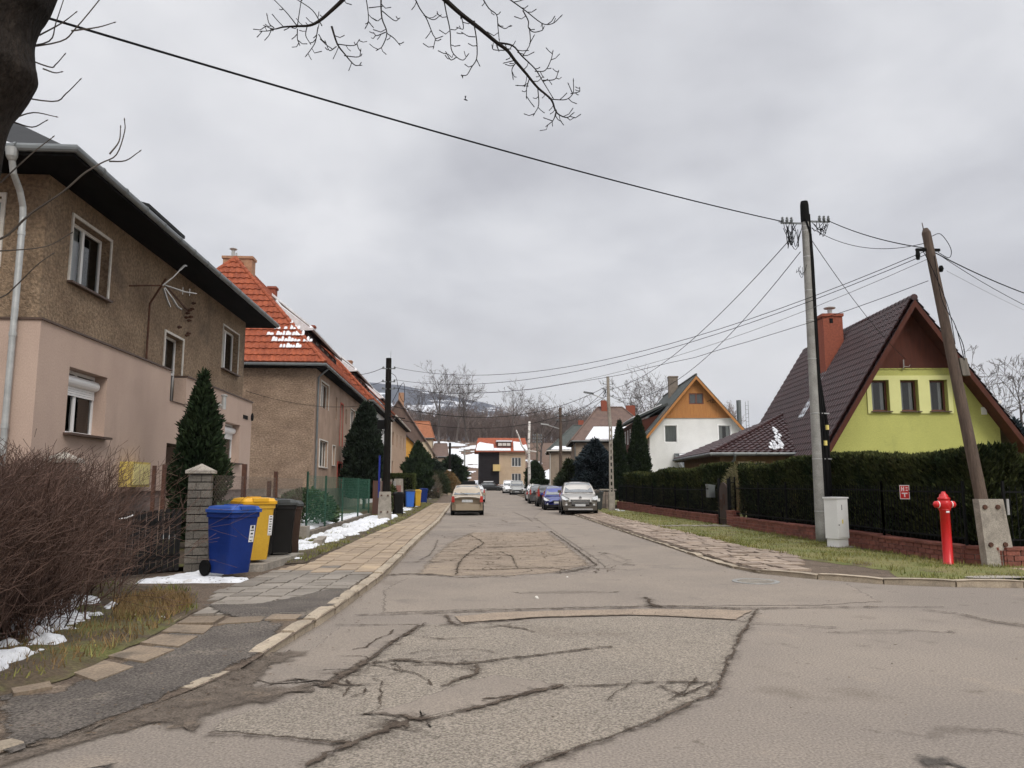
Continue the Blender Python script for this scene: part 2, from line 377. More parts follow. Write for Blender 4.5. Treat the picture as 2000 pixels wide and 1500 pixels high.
PATCH = {
 'patch_back' : [(0.26,25.12),(2.95,25.49),(2.79,20.14),(2.66,16.77),(2.56,14.64),(1.68,13.43),(0.86,12.96),(-0.11,13.02),(-0.85,13.44),(-0.65,16.99),(-0.39,20.71)] ,
 'light_strip' : [(-0.08,9.13),(0.62,9.41),(2.19,9.5),(3.53,9.33),(3.1,8.68),(2.03,9.06),(0.88,8.96),(0.24,8.74),(0.01,8.69)] ,
 'rough' : [(3.59,9.33),(2.8,7.74),(2.09,6.23),(1.84,5.69),(1.45,5.29),(0.86,4.73),(0.28,4.23),(-0.89,4.3),(-0.61,4.75),(-0.77,4.8),(-1.15,4.94),(-1.55,5.04),(-1.54,5.32),(-1.21,5.74),(-0.99,6.12),(-0.78,6.92),(-0.59,7.83),(-0.38,8.66),(0.29,8.71),(2.03,9.06),(3.09,8.65)] ,
 'smooth_tongue' : [(-0.66,5.34),(-0.38,5.6),(0.01,6.13),(0.26,6.35),(0.57,6.2),(0.82,6.0),(0.53,5.76),(0.22,5.49),(-0.05,5.31),(-0.25,5.18)] ,
 'dirt' : [(-2.63,4.85),(-2.46,5.17),(-2.33,5.52),(-2.17,6.15),(-1.95,6.53),(-1.8,6.87),(-1.72,7.22),(-1.59,7.47),(-1.37,7.3),(-1.37,6.96),(-1.5,6.76),(-1.69,6.61),(-1.67,6.39),(-1.46,6.18),(-1.14,6.1),(-1.0,6.16),(-1.21,5.74),(-1.44,5.54),(-1.55,5.35),(-1.55,5.06),(-1.81,5.1),(-2.13,5.2),(-2.35,5.02),(-2.51,4.83)] ,
 'smooth_left' : [(-1.67,6.39),(-1.62,6.82),(-1.39,7.42),(-1.3,8.57),(-0.38,8.66),(-0.59,7.83),(-0.78,6.92),(-1.0,6.19),(-1.45,6.15)] ,
 'dark_a' : [(-3.06,9.62),(-2.58,9.51),(-2.15,9.97),(-1.8,10.9),(-1.45,10.88),(-1.45,9.51),(-1.63,8.62),(-2.02,8.43),(-2.62,8.86)] ,
 'dark_b' : [(-3.31,6.01),(-2.9,5.98),(-2.79,6.92),(-2.84,8.1),(-2.05,8.56),(-1.78,8.32),(-1.66,7.16),(-1.79,6.53),(-2.03,5.75),(-2.2,5.2),(-2.54,4.66)] ,
 'wet1' : [(2.56,4.15),(2.46,4.21),(2.46,4.31),(2.59,4.38),(2.71,4.33),(2.72,4.21),(2.72,4.14)] ,
 'wet2' : [(-2.02,4.45),(-1.96,4.56),(-1.85,4.57),(-1.78,4.43)] ,
 'path' : [(6.48,24.95),(8.91,27.77),(8.84,26.71),(6.11,21.86)] ,
}
# hanging boughs of the near tree: points in metres
OVER={
'b1' : [(-0.84,5.4,5.21),(-0.91,5.4,5.11),(-1.0,5.4,5.01),(-1.08,5.4,4.93),(-1.15,5.4,4.89),(-1.24,5.4,4.88),(-1.34,5.4,4.87),(-1.41,5.4,4.85),(-1.47,5.4,4.87)] ,
'b1b' : [(-0.99,5.4,4.89),(-0.95,5.427,4.77),(-0.9,5.455,4.71),(-0.83,5.482,4.64),(-0.79,5.509,4.65)] ,
'b1c' : [(-0.95,5.4,4.75),(-0.83,5.445,4.77),(-0.8,5.49,4.84)] ,
'b1d' : [(-0.95,5.4,4.73),(-0.99,5.356,4.67),(-1.01,5.311,4.7)] ,
'b1e' : [(-0.89,5.4,4.66),(-0.78,5.358,4.63),(-0.76,5.317,4.65)] ,
'b1f' : [(-1.09,5.4,4.88),(-1.11,5.425,4.78),(-1.14,5.45,4.74),(-1.18,5.475,4.7)] ,
'b1g' : [(-1.24,5.4,4.88),(-1.24,5.424,4.96),(-1.23,5.447,5.12)] ,
'b1h' : [(-1.24,5.4,4.88),(-1.33,5.417,5.0),(-1.43,5.434,5.11)] ,
'b1i' : [(-1.06,5.4,4.89),(-1.13,5.381,5.0),(-1.26,5.362,5.08)] ,
'b1j' : [(-1.24,5.4,4.86),(-1.24,5.411,4.79),(-1.23,5.421,4.76)] ,
'b1k' : [(-1.41,5.4,4.86),(-1.45,5.411,4.9),(-1.47,5.421,4.97)] ,
'b1l' : [(-1.41,5.4,4.85),(-1.45,5.408,4.84),(-1.5,5.416,4.84)] ,
'b1m' : [(-1.17,5.4,4.88),(-1.17,5.366,4.79),(-1.13,5.332,4.71)] ,
'b3' : [(-0.62,5.4,5.2),(-0.63,5.397,5.12),(-0.62,5.393,4.97),(-0.58,5.39,4.85),(-0.61,5.386,4.74),(-0.64,5.383,4.71)] ,
'b3b' : [(-0.58,5.4,4.85),(-0.53,5.389,4.81),(-0.49,5.379,4.76)] ,
'b3c' : [(-0.62,5.4,5.03),(-0.53,5.422,4.97),(-0.5,5.445,5.0)] ,
'b3d' : [(-0.59,5.4,4.86),(-0.66,5.449,4.86),(-0.69,5.499,4.91)] ,
'b4' : [(-0.75,5.4,5.17),(-0.73,5.434,5.05),(-0.73,5.467,4.98),(-0.75,5.501,4.96)] ,
'b4b' : [(-0.72,5.4,5.05),(-0.63,5.407,5.07)] ,
'b4c' : [(-0.72,5.4,4.94),(-0.69,5.392,4.9)] ,
'b2' : [(-0.26,5.4,5.24),(-0.15,5.4,5.14),(-0.03,5.4,5.03),(0.11,5.4,4.92),(0.24,5.4,4.81),(0.32,5.4,4.75),(0.38,5.4,4.67),(0.47,5.4,4.56),(0.55,5.4,4.46),(0.65,5.4,4.37),(0.68,5.4,4.29),(0.71,5.4,4.25),(0.77,5.4,4.23),(0.81,5.4,4.26)] ,
'b2b' : [(0.24,5.4,4.81),(0.36,5.4,4.79),(0.43,5.4,4.71),(0.53,5.4,4.61),(0.59,5.4,4.51),(0.66,5.4,4.39)] ,
'b5' : [(-0.16,5.4,5.14),(-0.14,5.39,5.03),(-0.11,5.38,4.88),(-0.1,5.37,4.73),(-0.06,5.36,4.66),(-0.01,5.35,4.63),(0.02,5.34,4.66)] ,
'b5b' : [(-0.06,5.4,4.68),(-0.1,5.354,4.63),(-0.13,5.307,4.65)] ,
'b6' : [(0.07,5.4,4.95),(0.09,5.376,4.8),(0.09,5.353,4.65),(0.05,5.329,4.56),(0.02,5.305,4.49),(-0.01,5.282,4.47)] ,
'b6b' : [(0.08,5.4,4.85),(0.03,5.396,4.85),(-0.01,5.393,4.87)] ,
'b6c' : [(0.09,5.4,4.67),(0.11,5.373,4.61)] ,
'b7' : [(-0.39,5.4,5.17),(-0.34,5.394,5.06),(-0.29,5.388,4.98),(-0.24,5.382,4.85),(-0.22,5.376,4.81),(-0.23,5.37,4.74)] ,
'b7b' : [(-0.31,5.4,5.01),(-0.24,5.439,5.0),(-0.19,5.478,5.06)] ,
'b7c' : [(-0.22,5.4,4.82),(-0.18,5.404,4.84)] ,
'b8' : [(0.12,5.4,5.19),(0.18,5.404,5.09),(0.24,5.407,5.04),(0.25,5.411,4.95),(0.26,5.415,4.85)] ,
'b8b' : [(0.25,5.4,4.95),(0.3,5.374,4.91),(0.33,5.347,4.91)] ,
'b9' : [(0.32,5.4,5.18),(0.41,5.38,5.1),(0.47,5.359,5.04),(0.55,5.339,4.96),(0.6,5.318,4.92),(0.66,5.298,4.92),(0.71,5.278,4.96)] ,
'b9b' : [(0.44,5.4,5.08),(0.48,5.391,4.99),(0.48,5.383,4.93),(0.52,5.374,4.89),(0.58,5.365,4.9),(0.59,5.356,4.91)] ,
'b9c' : [(0.49,5.4,4.94),(0.49,5.364,4.79),(0.44,5.327,4.68)] ,
'b9d' : [(0.49,5.4,4.81),(0.52,5.402,4.87)] ,
'b10' : [(0.53,5.4,4.59),(0.61,5.437,4.62),(0.66,5.475,4.73),(0.68,5.512,4.82)] ,
'b11' : [(0.59,5.4,4.52),(0.68,5.417,4.54),(0.71,5.435,4.61)] ,
'b12' : [(0.66,5.4,4.37),(0.76,5.376,4.36),(0.81,5.352,4.4),(0.81,5.328,4.48)] ,
'b12b' : [(0.8,5.4,4.42),(0.87,5.439,4.46),(0.88,5.479,4.51)] ,
'b12c' : [(0.81,5.4,4.43),(0.79,5.445,4.52)] ,
'b13' : [(0.69,5.4,4.29),(0.67,5.423,4.22),(0.63,5.447,4.19)] ,
'b13b' : [(0.66,5.4,4.2),(0.61,5.461,4.25)] ,
'b14' : [(0.55,5.4,4.46),(0.56,5.426,4.34),(0.53,5.453,4.28)] ,
'b15' : [(0.49,5.4,4.54),(0.47,5.429,4.47),(0.47,5.458,4.42)] ,
'b15b' : [(0.48,5.4,4.47),(0.4,5.378,4.46)] ,
'b16' : [(0.39,5.4,4.66),(0.36,5.448,4.63),(0.37,5.496,4.59)] ,
'b17' : [(0.3,5.4,4.75),(0.22,5.446,4.78),(0.21,5.492,4.84)] ,
'b18' : [(0.37,5.4,4.67),(0.3,5.349,4.62)] ,
'b19' : [(-0.03,5.4,5.03),(-0.01,5.425,4.93),(-0.05,5.451,4.95)] ,
}
# young shoots on its trunk
TWIGS = [
[(-2.77,4.9,4.29),(-2.66,4.9,4.4),(-2.56,4.9,4.49),(-2.39,4.9,4.7),(-2.32,4.9,4.82)],
[(-2.56,4.9,4.49),(-2.43,4.9,4.51),(-2.32,4.9,4.54)],
[(-2.75,4.9,4.3),(-2.73,4.9,4.4),(-2.69,4.9,4.52),(-2.63,4.9,4.68)],
[(-2.76,4.9,4.45),(-2.66,4.9,4.53),(-2.57,4.9,4.6)],
[(-2.84,4.9,3.99),(-2.68,4.9,3.98),(-2.59,4.9,4.03),(-2.49,4.9,4.11)],
[(-2.88,4.9,3.85),(-2.79,4.9,3.8),(-2.7,4.9,3.84)],
[(-2.88,4.9,3.87),(-2.79,4.9,3.9),(-2.64,4.9,3.87)],
[(-3.01,4.9,3.0),(-2.92,4.9,3.05),(-2.75,4.9,3.21),(-2.54,4.9,3.35),(-2.42,4.9,3.47),(-2.33,4.9,3.56),(-2.25,4.9,3.63),(-2.2,4.9,3.78),(-2.19,4.9,3.84)],
[(-2.26,4.9,3.6),(-2.19,4.9,3.59),(-2.1,4.9,3.65)],
[(-2.26,4.9,3.65),(-2.24,4.9,3.72),(-2.23,4.9,3.81)],
[(-2.98,4.9,2.95),(-2.92,4.9,2.97),(-2.64,4.9,3.0),(-2.47,4.9,3.08)],
[(-2.95,4.9,2.6),(-2.89,4.9,2.67),(-2.8,4.9,2.74),(-2.66,4.9,2.87),(-2.57,4.9,2.94)],
[(-2.92,4.9,3.44),(-2.78,4.9,3.62),(-2.65,4.9,3.73)],
[(-2.77,4.9,4.26),(-2.72,4.9,4.22),(-2.67,4.9,4.23),(-2.6,4.9,4.28)],
[(-2.72,4.9,4.22),(-2.68,4.9,4.18),(-2.63,4.9,4.18)],
]
# ------------------------------------------------------------------ terrain
def hz(x, y):
    """height of the street's own ground: flat, a slight rise, then the hill behind the last house"""
    z = .7 * smooth(55, 135, y)
    if y > 138:
        z += .21 * (min(y, 192) - 138)
    if y > 192:
        z += .06 * (min(y, 330) - 192) - .02 * max(0, min(y, 700) - 340)
    if y > 138:
        k = smooth(138, 175, y)
        z += k * (1.3 * noise.noise(Vector((x * .03, y * .03, 0))) + 2.2 * noise.noise(Vector((x * .008, y * .008, 4))))
    return z


LK = [(-6, -6.5), (0, -5.2), (2, -4.3), (3.5, -3.3), (4.71, -2.57), (5.23, -2.25), (6.38, -1.80), (7.12, -1.69), (9.32, -1.45), (12.86, -1.24), (21.25, -1.12), (32.2, -.86), (58, -.72), (135, -.3)]
RK = [(13.2, 5.08), (14.2, 4.90), (17.9, 5.06), (24.8, 5.26), (36.8, 5.66), (61.8, 6.45), (135, 7.4)]
RCORNER = [(5.08, 13.2), (5.45, 12.62), (5.99, 12.05), (6.45, 11.65), (6.95, 11.38), (7.6, 11.2), (8.32, 11.10), (10, 11.02), (14, 10.95), (30, 10.9)]
LI = [(5.7, -3.25), (6.0, -2.98), (7.0, -2.9), (9.2, -2.92), (11, -3.34), (12.5, -3.2), (14.5, -2.8), (17.6, -2.74), (26.5, -2.45), (33.3, -2.25), (61, -2.1), (135, -2.0)]
pz = lambda y: lerp(.016, .078, smooth(5.2, 8.6, y))
lx = lambda y: interp(LK, y)
rx = lambda y: interp(RK, y)
li = lambda y: interp(LI, y)


def strip(fa, fb, y0, y1, step, dz, nx=2, zf=hz):
    """a sheet between the lines x=fa(y) and x=fb(y), following the ground"""
    mb = MB(); ys = [y0 + (y1 - y0) * i / max(1, int((y1 - y0) / step)) for i in range(max(1, int((y1 - y0) / step)) + 1)]
    vs = [(lerp(fa(y), fb(y), i / (nx - 1)), y, zf(0, y) + dz) for y in ys for i in range(nx)]
    fs = [(j * nx + i, j * nx + i + 1, (j + 1) * nx + i + 1, (j + 1) * nx + i) for j in range(len(ys) - 1) for i in range(nx - 1)]
    return mb.add(vs, fs)


def organic(poly, amp=.03, step=.12, seed=0):
    """outline with small irregularities"""
    out = []
    n = len(poly)
    for i in range(n):
        a = Vector((*poly[i], 0)); b = Vector((*poly[(i + 1) % n], 0))
        k = max(1, int((b - a).length / step))
        for j in range(k):
            p = a.lerp(b, j / k)
            q = Vector((p.x * 3.1 + seed, p.y * 3.1, seed))
            q2 = q * 3.3
            out.append((p.x + amp * (noise.noise(q) + .5 * noise.noise(q2)), p.y + amp * 1.6 * (noise.noise(q + Vector((9, 0, 0))) + .5 * noise.noise(q2 + Vector((5, 0, 0))))))
    return out


def sheet(poly, z, inset=0., zin=None):
    """flat sheet of any outline; with an inset it carries 'e' = 0 on the outline and 1 inside, and may rise to zin"""
    zf = z if callable(z) else (lambda x, y: z)
    P = [Vector((x, y, 0)) for x, y in poly]
    area = sum(a.x * b.y - a.y * b.x for a, b in zip(P, P[1:] + P[:1]))
    if area < 0: P = P[::-1]
    n = len(P); mb = MB(); Q = P
    if inset:
        Q = []
        for i in range(n):
            d = (P[(i + 2) % n] - P[i - 2]).normalized()
            Q.append(P[i] + Vector((-d.y, d.x, 0)) * inset)
    fs = []
    for t in tessellate_polygon([Q]):
        a, b, c = (Q[i] for i in t)
        fs.append(t if (b - a).cross(c - a).z > 0 else tuple(t[::-1]))
    mb.add([(p.x, p.y, ((zin if zin is not None else 0) or zf(p.x, p.y)) + (6e-6 * i + .0004 if inset else 0)) for i, p in enumerate(Q)], fs)
    if inset:
        mb.v += [(p.x, p.y, zf(p.x, p.y) + 6e-6 * i) for i, p in enumerate(P)]
        mb.f += [(n + i, n + (i + 1) % n, (i + 1) % n, i) for i in range(n)]
        mb.e = [1.] * n + [0.] * n
    return mb


W['asphalt'] = mat('worn grey asphalt', (.212, .182, .155), (.255, .217, .180), vs=.35, speck=.34, ss=60, bump=.5, bs=80, bd=.008, rough=.92, spec=.15,
                   stain=(((.150, .124, .100), .55, .60, .74), ((.31, .255, .20), .8, .60, .8), ((.12, .098, .08), 4, .64, .73), ((.16, .135, .11), 1.7, .62, .75), ((.36, .31, .25), 9, .70, .76)), lo=.38, hi=.62)
FE = dict(rough=.93, spec=.12)
W['asphalt_rough'] = mat('coarse open asphalt', (.245, .213, .177), (.282, .243, .198), vs=.6, speck=.55, ss=62, bump=1., bs=75, bd=.014, feather=9, stain=(((.205, .172, .14), .7, .56, .72), ((.13, .105, .085), 4, .66, .74)), **FE)
W['asphalt_smooth'] = mat('smooth grey asphalt', (.220, .188, .158), (.255, .216, .178), vs=.7, speck=.26, ss=75, bump=.35, bs=100, bd=.005, feather=7, stain=(((.17, .146, .126), .9, .58, .72), ((.29, .25, .21), 6, .68, .76)), **FE)
W['asphalt_back'] = mat('old cracked light asphalt', (.285, .228, .172), (.235, .190, .148), vs=.9, speck=.32, ss=40, bump=.8, bs=40, bd=.01, feather=5, stain=(((.13, .104, .082), 2.6, .60, .68), ((.34, .275, .20), 1.2, .6, .75)), stretch=(1, 1.5, 1), **FE)
W['asphalt_tan'] = mat('exposed tan base course', (.315, .250, .188), (.25, .20, .155), vs=2.5, speck=.35, ss=55, bump=.6, bs=60, bd=.008, feather=12, **FE)
W['asphalt_dark'] = mat('dark patching asphalt', (.098, .086, .076), (.150, .130, .112), vs=1.6, speck=.6, ss=55, bump=1., bs=65, bd=.014, feather=9, stain=(((.20, .17, .14), 2.2, .60, .72),), **FE)
W['crack'] = mat('earth in the cracks', (.062, .049, .040), (.120, .095, .075), vs=9, speck=.3, ss=60, feather=38, fs=(.28, .55), rough=1., spec=0.)
W['faint_stain'] = mat('faint oily stain', (.12, .10, .083), (.15, .127, .105), vs=6, speck=.4, ss=50, feather=8, fs=(.5, 3.2), rough=1., spec=0.)
W['crack_halo'] = mat('worn grime beside cracks', (.085, .070, .058), (.13, .108, .09), vs=6, speck=.4, ss=50, feather=14, fs=(.40, 1.7), rough=1., spec=0.)
W['wet'] = mat('damp dark spot', (.045, .038, .033), (.08, .07, .06), vs=6, speck=.2, feather=12, fs=(.3, 1.3), rough=.8, spec=.2)
W['dirt_edge'] = mat('trodden dirt', (.150, .122, .098), (.105, .085, .068), vs=2., speck=.45, ss=60, bump=.8, bs=55, bd=.012, feather=6, stain=(((.20, .155, .115), 3, .60, .72),), fs=(.25, 1.05), **FE)
W['kerb'] = mat('sandy kerb stone', (.40, .33, .245), (.30, .25, .19), vs=5, speck=.2, ss=55, bump=.5, bs=40, bd=.01, isl=.14,
                stain=(((.17, .14, .11), 3, .60, .74),))
W['slab_grey'] = mat('grey concrete slab', (.255, .225, .190), (.205, .180, .150), vs=1.4, speck=.16, ss=60, bump=.4, bs=50, bd=.006, isl=.18, stain=(((.14, .115, .09), 1.1, .58, .72),))
W['slab_sand'] = mat('sandy concrete slab', (.360, .278, .195), (.285, .220, .158), vs=.9, speck=.14, ss=60, bump=.4, bs=50, bd=.006, isl=.12, stain=(((.43, .325, .21), .5, .56, .7), ((.19, .15, .115), 1.6, .60, .76)))
W['slab_loose'] = mat('worn edge slab', (.275, .212, .150), (.20, .155, .112), vs=2, speck=.25, ss=45, bump=.5, bs=40, bd=.008, isl=.2, stain=(((.13, .105, .08), 3, .56, .70),))
W['slab_pink'] = mat('pinkish paving stone', (.335, .265, .205), (.25, .195, .155), vs=1.1, speck=.16, ss=50, bump=.5, bs=40, bd=.01, isl=.22, stain=(((.17, .125, .10), 1.2, .58, .72),))

# ground: one sheet to the horizon, lower where road, pavements and gardens lie on it
gx = [-7000, -3000, -1400, -700, -400, -260] + list(range(-200, 201, 10)) + [260, 400, 700, 1400, 3000, 7000]
gy = [-300, -60, -10, 0, 12, 30, 55, 75, 95, 115, 130] + list(range(138, 300, 6)) + [320, 360, 420, 520, 700, 1200, 2200, 3200, 7000]
V = [(x, y, hz(x, min(y, 700)) - (.16 if y < 137 else .02)) for y in gy for x in gx]
n = len(gx)
F = [(j * n + i, j * n + i + 1, (j + 1) * n + i + 1, (j + 1) * n + i) for j in range(len(gy) - 1) for i in range(n - 1)]
tag(np_mesh('ground', V, F, W['litter'], sm=True), kind='structure')

# road: the street and the crossing in front
rl = lambda y: lx(y) if y < 136 else 0
rr = lambda y: 40. if y < 10.9 else interp([(10.9, 40), (10.95, 14), (11.02, 10), (11.1, 8.32), (11.2, 7.6), (11.38, 6.95), (11.65, 6.45), (12.05, 5.99), (12.62, 5.45), (13.2, 5.08)], y) if y < 13.2 else rx(y)
pts = []
ys = [-8, 0, 2, 3.5, 4.71, 5.23, 6.38, 7.12, 9.32, 10.9]
mb = MB()
ya = [-8, -4, 0, 2, 3.5, 4.71, 5.23, 6.38, 7.12, 9.32, 10.9, 10.95, 11.02, 11.1, 11.2, 11.38, 11.65, 12.05, 12.62, 13.2, 14.2, 17.9, 21.25, 24.8, 32.2, 36.8, 45] + [50 + 4 * i for i in range(22)]
vs = []
for y in ya:
    vs += [(rl(y) - .05, y, hz(0, y)), (min(rr(y), 40) + .05, y, hz(0, y))]
mb.add(vs, [(2 * j, 2 * j + 1, 2 * j + 3, 2 * j + 2) for j in range(len(ya) - 1)])
tag(mb.build('road', W['asphalt']), kind='structure')
def fbuild(mb, name, m, **k):
    o = mb.build(name, m, **k); at = o.data.attributes.new('e', 'FLOAT', 'POINT'); at.data.foreach_set('value', mb.e); return o


# older and newer pieces of the surface, each about 4 mm above the one below
for nm, key, m, z, amp in (('road_patch', 'rough', 'asphalt_rough', .004, .03), ('road_patch', 'smooth_left', 'asphalt_smooth', .008, .03), ('road_patch', 'patch_back', 'asphalt_back', .004, .06),
                           ('road_patch', 'smooth_tongue', 'asphalt_smooth', .008, .03), ('road_patch', 'light_strip', 'asphalt_tan', .012, .02),
                           ('dirt', 'dirt', 'dirt_edge', .0135, .09), ('road_stain', 'wet1', 'wet', .008, .06), ('road_stain', 'wet2', 'wet', .004, .06)):
    tag(fbuild(sheet(organic(PATCH[key], amp, .05, seed=len(key)), z, {'dirt': .15, 'light_strip': .04, 'rough': .05, 'patch_back': .3, 'wet1': .09, 'wet2': .05}.get(key, .07)), nm, W[m]), kind='structure')
smo = [(-.95, 9.42), (.7, 9.6), (2.25, 9.72), (4.4, 9.6), (5.5, 9.9), (6.0, 11.8), (4.95, 13.6), (5.1, 17.9), (5.2, 24), (5.55, 36), (5.9, 48), (4.9, 47), (3.4, 37), (3.05, 26), (2.75, 16.5), (2.6, 14.2), (1.7, 13.1), (-.9, 12.9), (-1.15, 11.5)]
tag(fbuild(sheet(organic(smo, .04, .12, 3), .0042, .12), 'road_patch', W['asphalt_smooth']), kind='structure')


def ribbon(mb, pts, ws, z, seed, wob=1.):
    """a crack: a strip whose middle line carries e = 1 and whose edges carry 0"""
    P = [Vector((*p, 0)) for p in pts]
    Q = []; Wd = []
    for i in range(len(P) - 1):
        k = max(2, int((P[i + 1] - P[i]).length / .03))
        for j in range(k):
            t = j / k
            p = P[i].lerp(P[i + 1], t)
            d = (P[i + 1] - P[i]).normalized(); nn = Vector((-d.y, d.x, 0))
            q = Vector((p.x * 5 + seed, p.y * 5, seed)); q2 = q * 4
            Q.append(p + nn * wob * (.030 * noise.noise(q) + .022 * noise.noise(q2) + .010 * noise.noise(q * 11)))
            Wd.append(max(.006, 1.5 * lerp(ws[i], ws[i + 1], t) * (.8 + 1.1 * noise.noise(q2 * .6 + Vector((3, 3, 3))) + .7 * noise.noise(q2 * 2))))
    Q.append(P[-1]); Wd.append(.004)
    vs = []
    for i, p in enumerate(Q):
        d = (Q[min(i + 1, len(Q) - 1)] - Q[max(i - 1, 0)])
        d.normalize(); nn = Vector((-d.y, d.x, 0))
        for s_, e in ((1, 0), (0, 1), (-1, 0)):
            vs.append((*(p + nn * Wd[i] * s_)[:2], z + 4e-6 * i)); mb.e.append(.82 if e and 0 < i < len(Q) - 1 else 0.)
    mb.add(vs, [(3 * i + k, 3 * i + 3 + k, 3 * i + 4 + k, 3 * i + 1 + k) for i in range(len(Q) - 1) for k in (0, 1)])
    mb.f[-2 * (len(Q) - 1):] = [f[::-1] for f in mb.f[-2 * (len(Q) - 1):]]


mb = MB(); mb.e = []; halo = MB(); halo.e = []
for i, (p, w) in enumerate(CRACKS):
    ribbon(halo, p, [.035 + x * 2.2 for x in w], .0120 + .00004 * i, i * 1.7)
    ribbon(mb, p, [x * .55 for x in w], .0164 + .00008 * i, i * 1.7)
for i in range(305):   # fine crazing in the old patch and along the worn left edge
    if i < 230:
        x, y = rnd.uniform(-.6, 2.7), rnd.uniform(13.2, 24.5)
    elif i < 290:
        x, y = rnd.uniform(-.9, 3.2), rnd.uniform(26, 75)
    else:
        x, y = rnd.uniform(-1.2, .2), rnd.uniform(5.6, 9.2)
    a = rnd.choice((0, 0, .1, math.pi / 2, rnd.uniform(0, 3)))
    pts = [(x, y)]
    for k in range(rnd.randint(2, 5)):
        a += rnd.uniform(-.9, .9)
        l = rnd.uniform(.12, .35) * (1 if y < 26 else 2)
        x += l * math.cos(a); y += l * math.sin(a)
        pts.append((x, y))
    ribbon(mb, pts, [rnd.uniform(.006, .016) * (1 if y < 26 else 2.2)] * len(pts), .0138 + .000006 * i, i)
tag(fbuild(mb, 'road_cracks', W['crack']), kind='structure')
tag(fbuild(halo, 'road_grime', W['crack_halo']), kind='structure')

for k, (x, y, a, b) in enumerate(((3.05, 4.75, .45, .16), (4.4, 7.9, .8, .2), (1.5, 11.0, .9, .3), (3.2, 16, .4, 1.6))):
    tag(fbuild(sheet(organic([(x + a * math.cos(t * .5236), y + b * math.sin(t * .5236)) for t in range(12)], .08, .06, k), .0088 + .0001 * k, min(a, b) * .7), 'road_stain', W['faint_stain']), kind='structure')

# --------------------------------------------------------------- pavements
tag(strip(lambda y: li(y) - .25, lambda y: lx(y) + .01, 3.0, 136, .5, 0, zf=lambda x, y: hz(x, y) + pz(y)).build('left_pavement', W['dirt']), kind='structure')
grey, sand, loose = MB(), MB(), MB()
r1 = random.Random(5)
y = 8.9
while y < 62:
    st = .34 if y < 30 else .36
    x = lx(y) - .16
    while x > li(y) + .05:
        w = .345
        xa = max(x - w, li(y) - .02)
        if x - xa > .12:
            m_ = sand if y > 13.0 + r1.uniform(-.8, .8) else grey
            z = hz(0, y) + .098 + r1.uniform(-.006, .006)
            g_ = .007 + r1.uniform(0, .006)
            t1, t2 = r1.uniform(-.004, .004), r1.uniform(-.004, .004)
            a = r1.uniform(-.008, .008)
            m_.add([(xa + g_, y + g_ + a, z - .05), (x - g_, y + g_ - a, z - .05), (x - g_, y + st - g_ - a, z - .05), (xa + g_, y + st - g_ + a, z - .05),
                    (xa + g_, y + g_ + a, z + t1), (x - g_, y + g_ - a, z + t2), (x - g_, y + st - g_ - a, z - t1), (xa + g_, y + st - g_ + a, z - t2)],
                   [(4, 5, 6, 7), (0, 1, 5, 4), (1, 2, 6, 5), (2, 3, 7, 6), (3, 0, 4, 7)])
        x -= w
    y += st
for sl in ([(-3.55, 6.5), (-3.40, 6.75), (-2.96, 6.05), (-3.12, 5.85)], [(-3.06, 6.50), (-2.98, 6.9), (-2.62, 6.62), (-2.72, 6.2)], [(-2.98, 6.98), (-2.88, 7.38), (-2.50, 7.18), (-2.58, 6.74)], [(-2.9, 7.45), (-2.86, 7.85), (-2.48, 7.72), (-2.5, 7.28)],
           [(-2.9, 7.95), (-2.9, 8.3), (-2.5, 8.25), (-2.46, 7.82)], [(-2.48, 8.32), (-2.48, 8.72), (-2.1, 8.8), (-2.08, 8.42)], [(-2.9, 8.38), (-2.92, 8.72), (-2.54, 8.76), (-2.53, 8.33)], [(-3.45, 5.6), (-3.3, 5.8), (-2.95, 5.3), (-3.1, 5.1)], [(-2.05, 8.5), (-2.05, 8.84), (-1.72, 8.86), (-1.74, 8.55)],
           [(-3.3, 4.7), (-3.0, 5.05), (-2.75, 4.85), (-3.05, 4.5)], [(-3.35, 8.45), (-3.33, 8.75), (-3.0, 8.78), (-2.98, 8.5)]):
    yc = sum(p[1] for p in sl) / 4; zz = pz(yc) + .017 + r1.uniform(-.003, .004)
    loose.add([(x, y, zz - .05) for x, y in sl] + [(x, y, zz + r1.uniform(-.006, .006)) for x, y in sl], [(7, 6, 5, 4), (1, 0, 4, 5), (2, 1, 5, 6), (3, 2, 6, 7), (0, 3, 7, 4)])
tag(grey.build('left_pavement', W['slab_grey']), kind='structure')
tag(sand.build('left_pavement', W['slab_sand']), kind='structure')
tag(loose.build('left_pavement', W['slab_loose']), kind='structure')
tag(sheet([(-6.2, 11.3), (-4.2, 10.9), (-3.2, 10.4), (-2.95, 12.8), (-2.7, 14.6), (-4.4, 14.5), (-4.5, 13.6), (-6.2, 12.2)], .072).build('left_pavement', W['dirt']), kind='structure')
tag(fbuild(sheet(organic(PATCH['dark_a'], .05, .06, 2), lambda x, y: lerp(.086, .1085, smooth(8.75, 9.0, y)), .10), 'pavement_patch', W['asphalt_dark']), kind='structure')
tag(fbuild(sheet(organic(PATCH['dark_b'], .05, .06, 2), lambda x, y: pz(y) + .007, .12), 'pavement_patch', W['asphalt_dark']), kind='structure')
lo_ = [(-3.0, 3.6), (-2.62, 4.6), (-2.25, 5.2), (-1.9, 6.2), (-1.75, 7.0), (-1.62, 7.2), (-1.5, 7.0), (-1.5, 6.2), (-1.9, 5.2), (-2.4, 4.5), (-2.8, 3.5)]
tag(fbuild(sheet(organic(lo_, .04, .06, 5), lambda x, y: pz(y) * (1 - smooth(-.02, .12, x - lx(y))) + .011, .09), 'dirt', W['dirt_edge']), kind='structure')


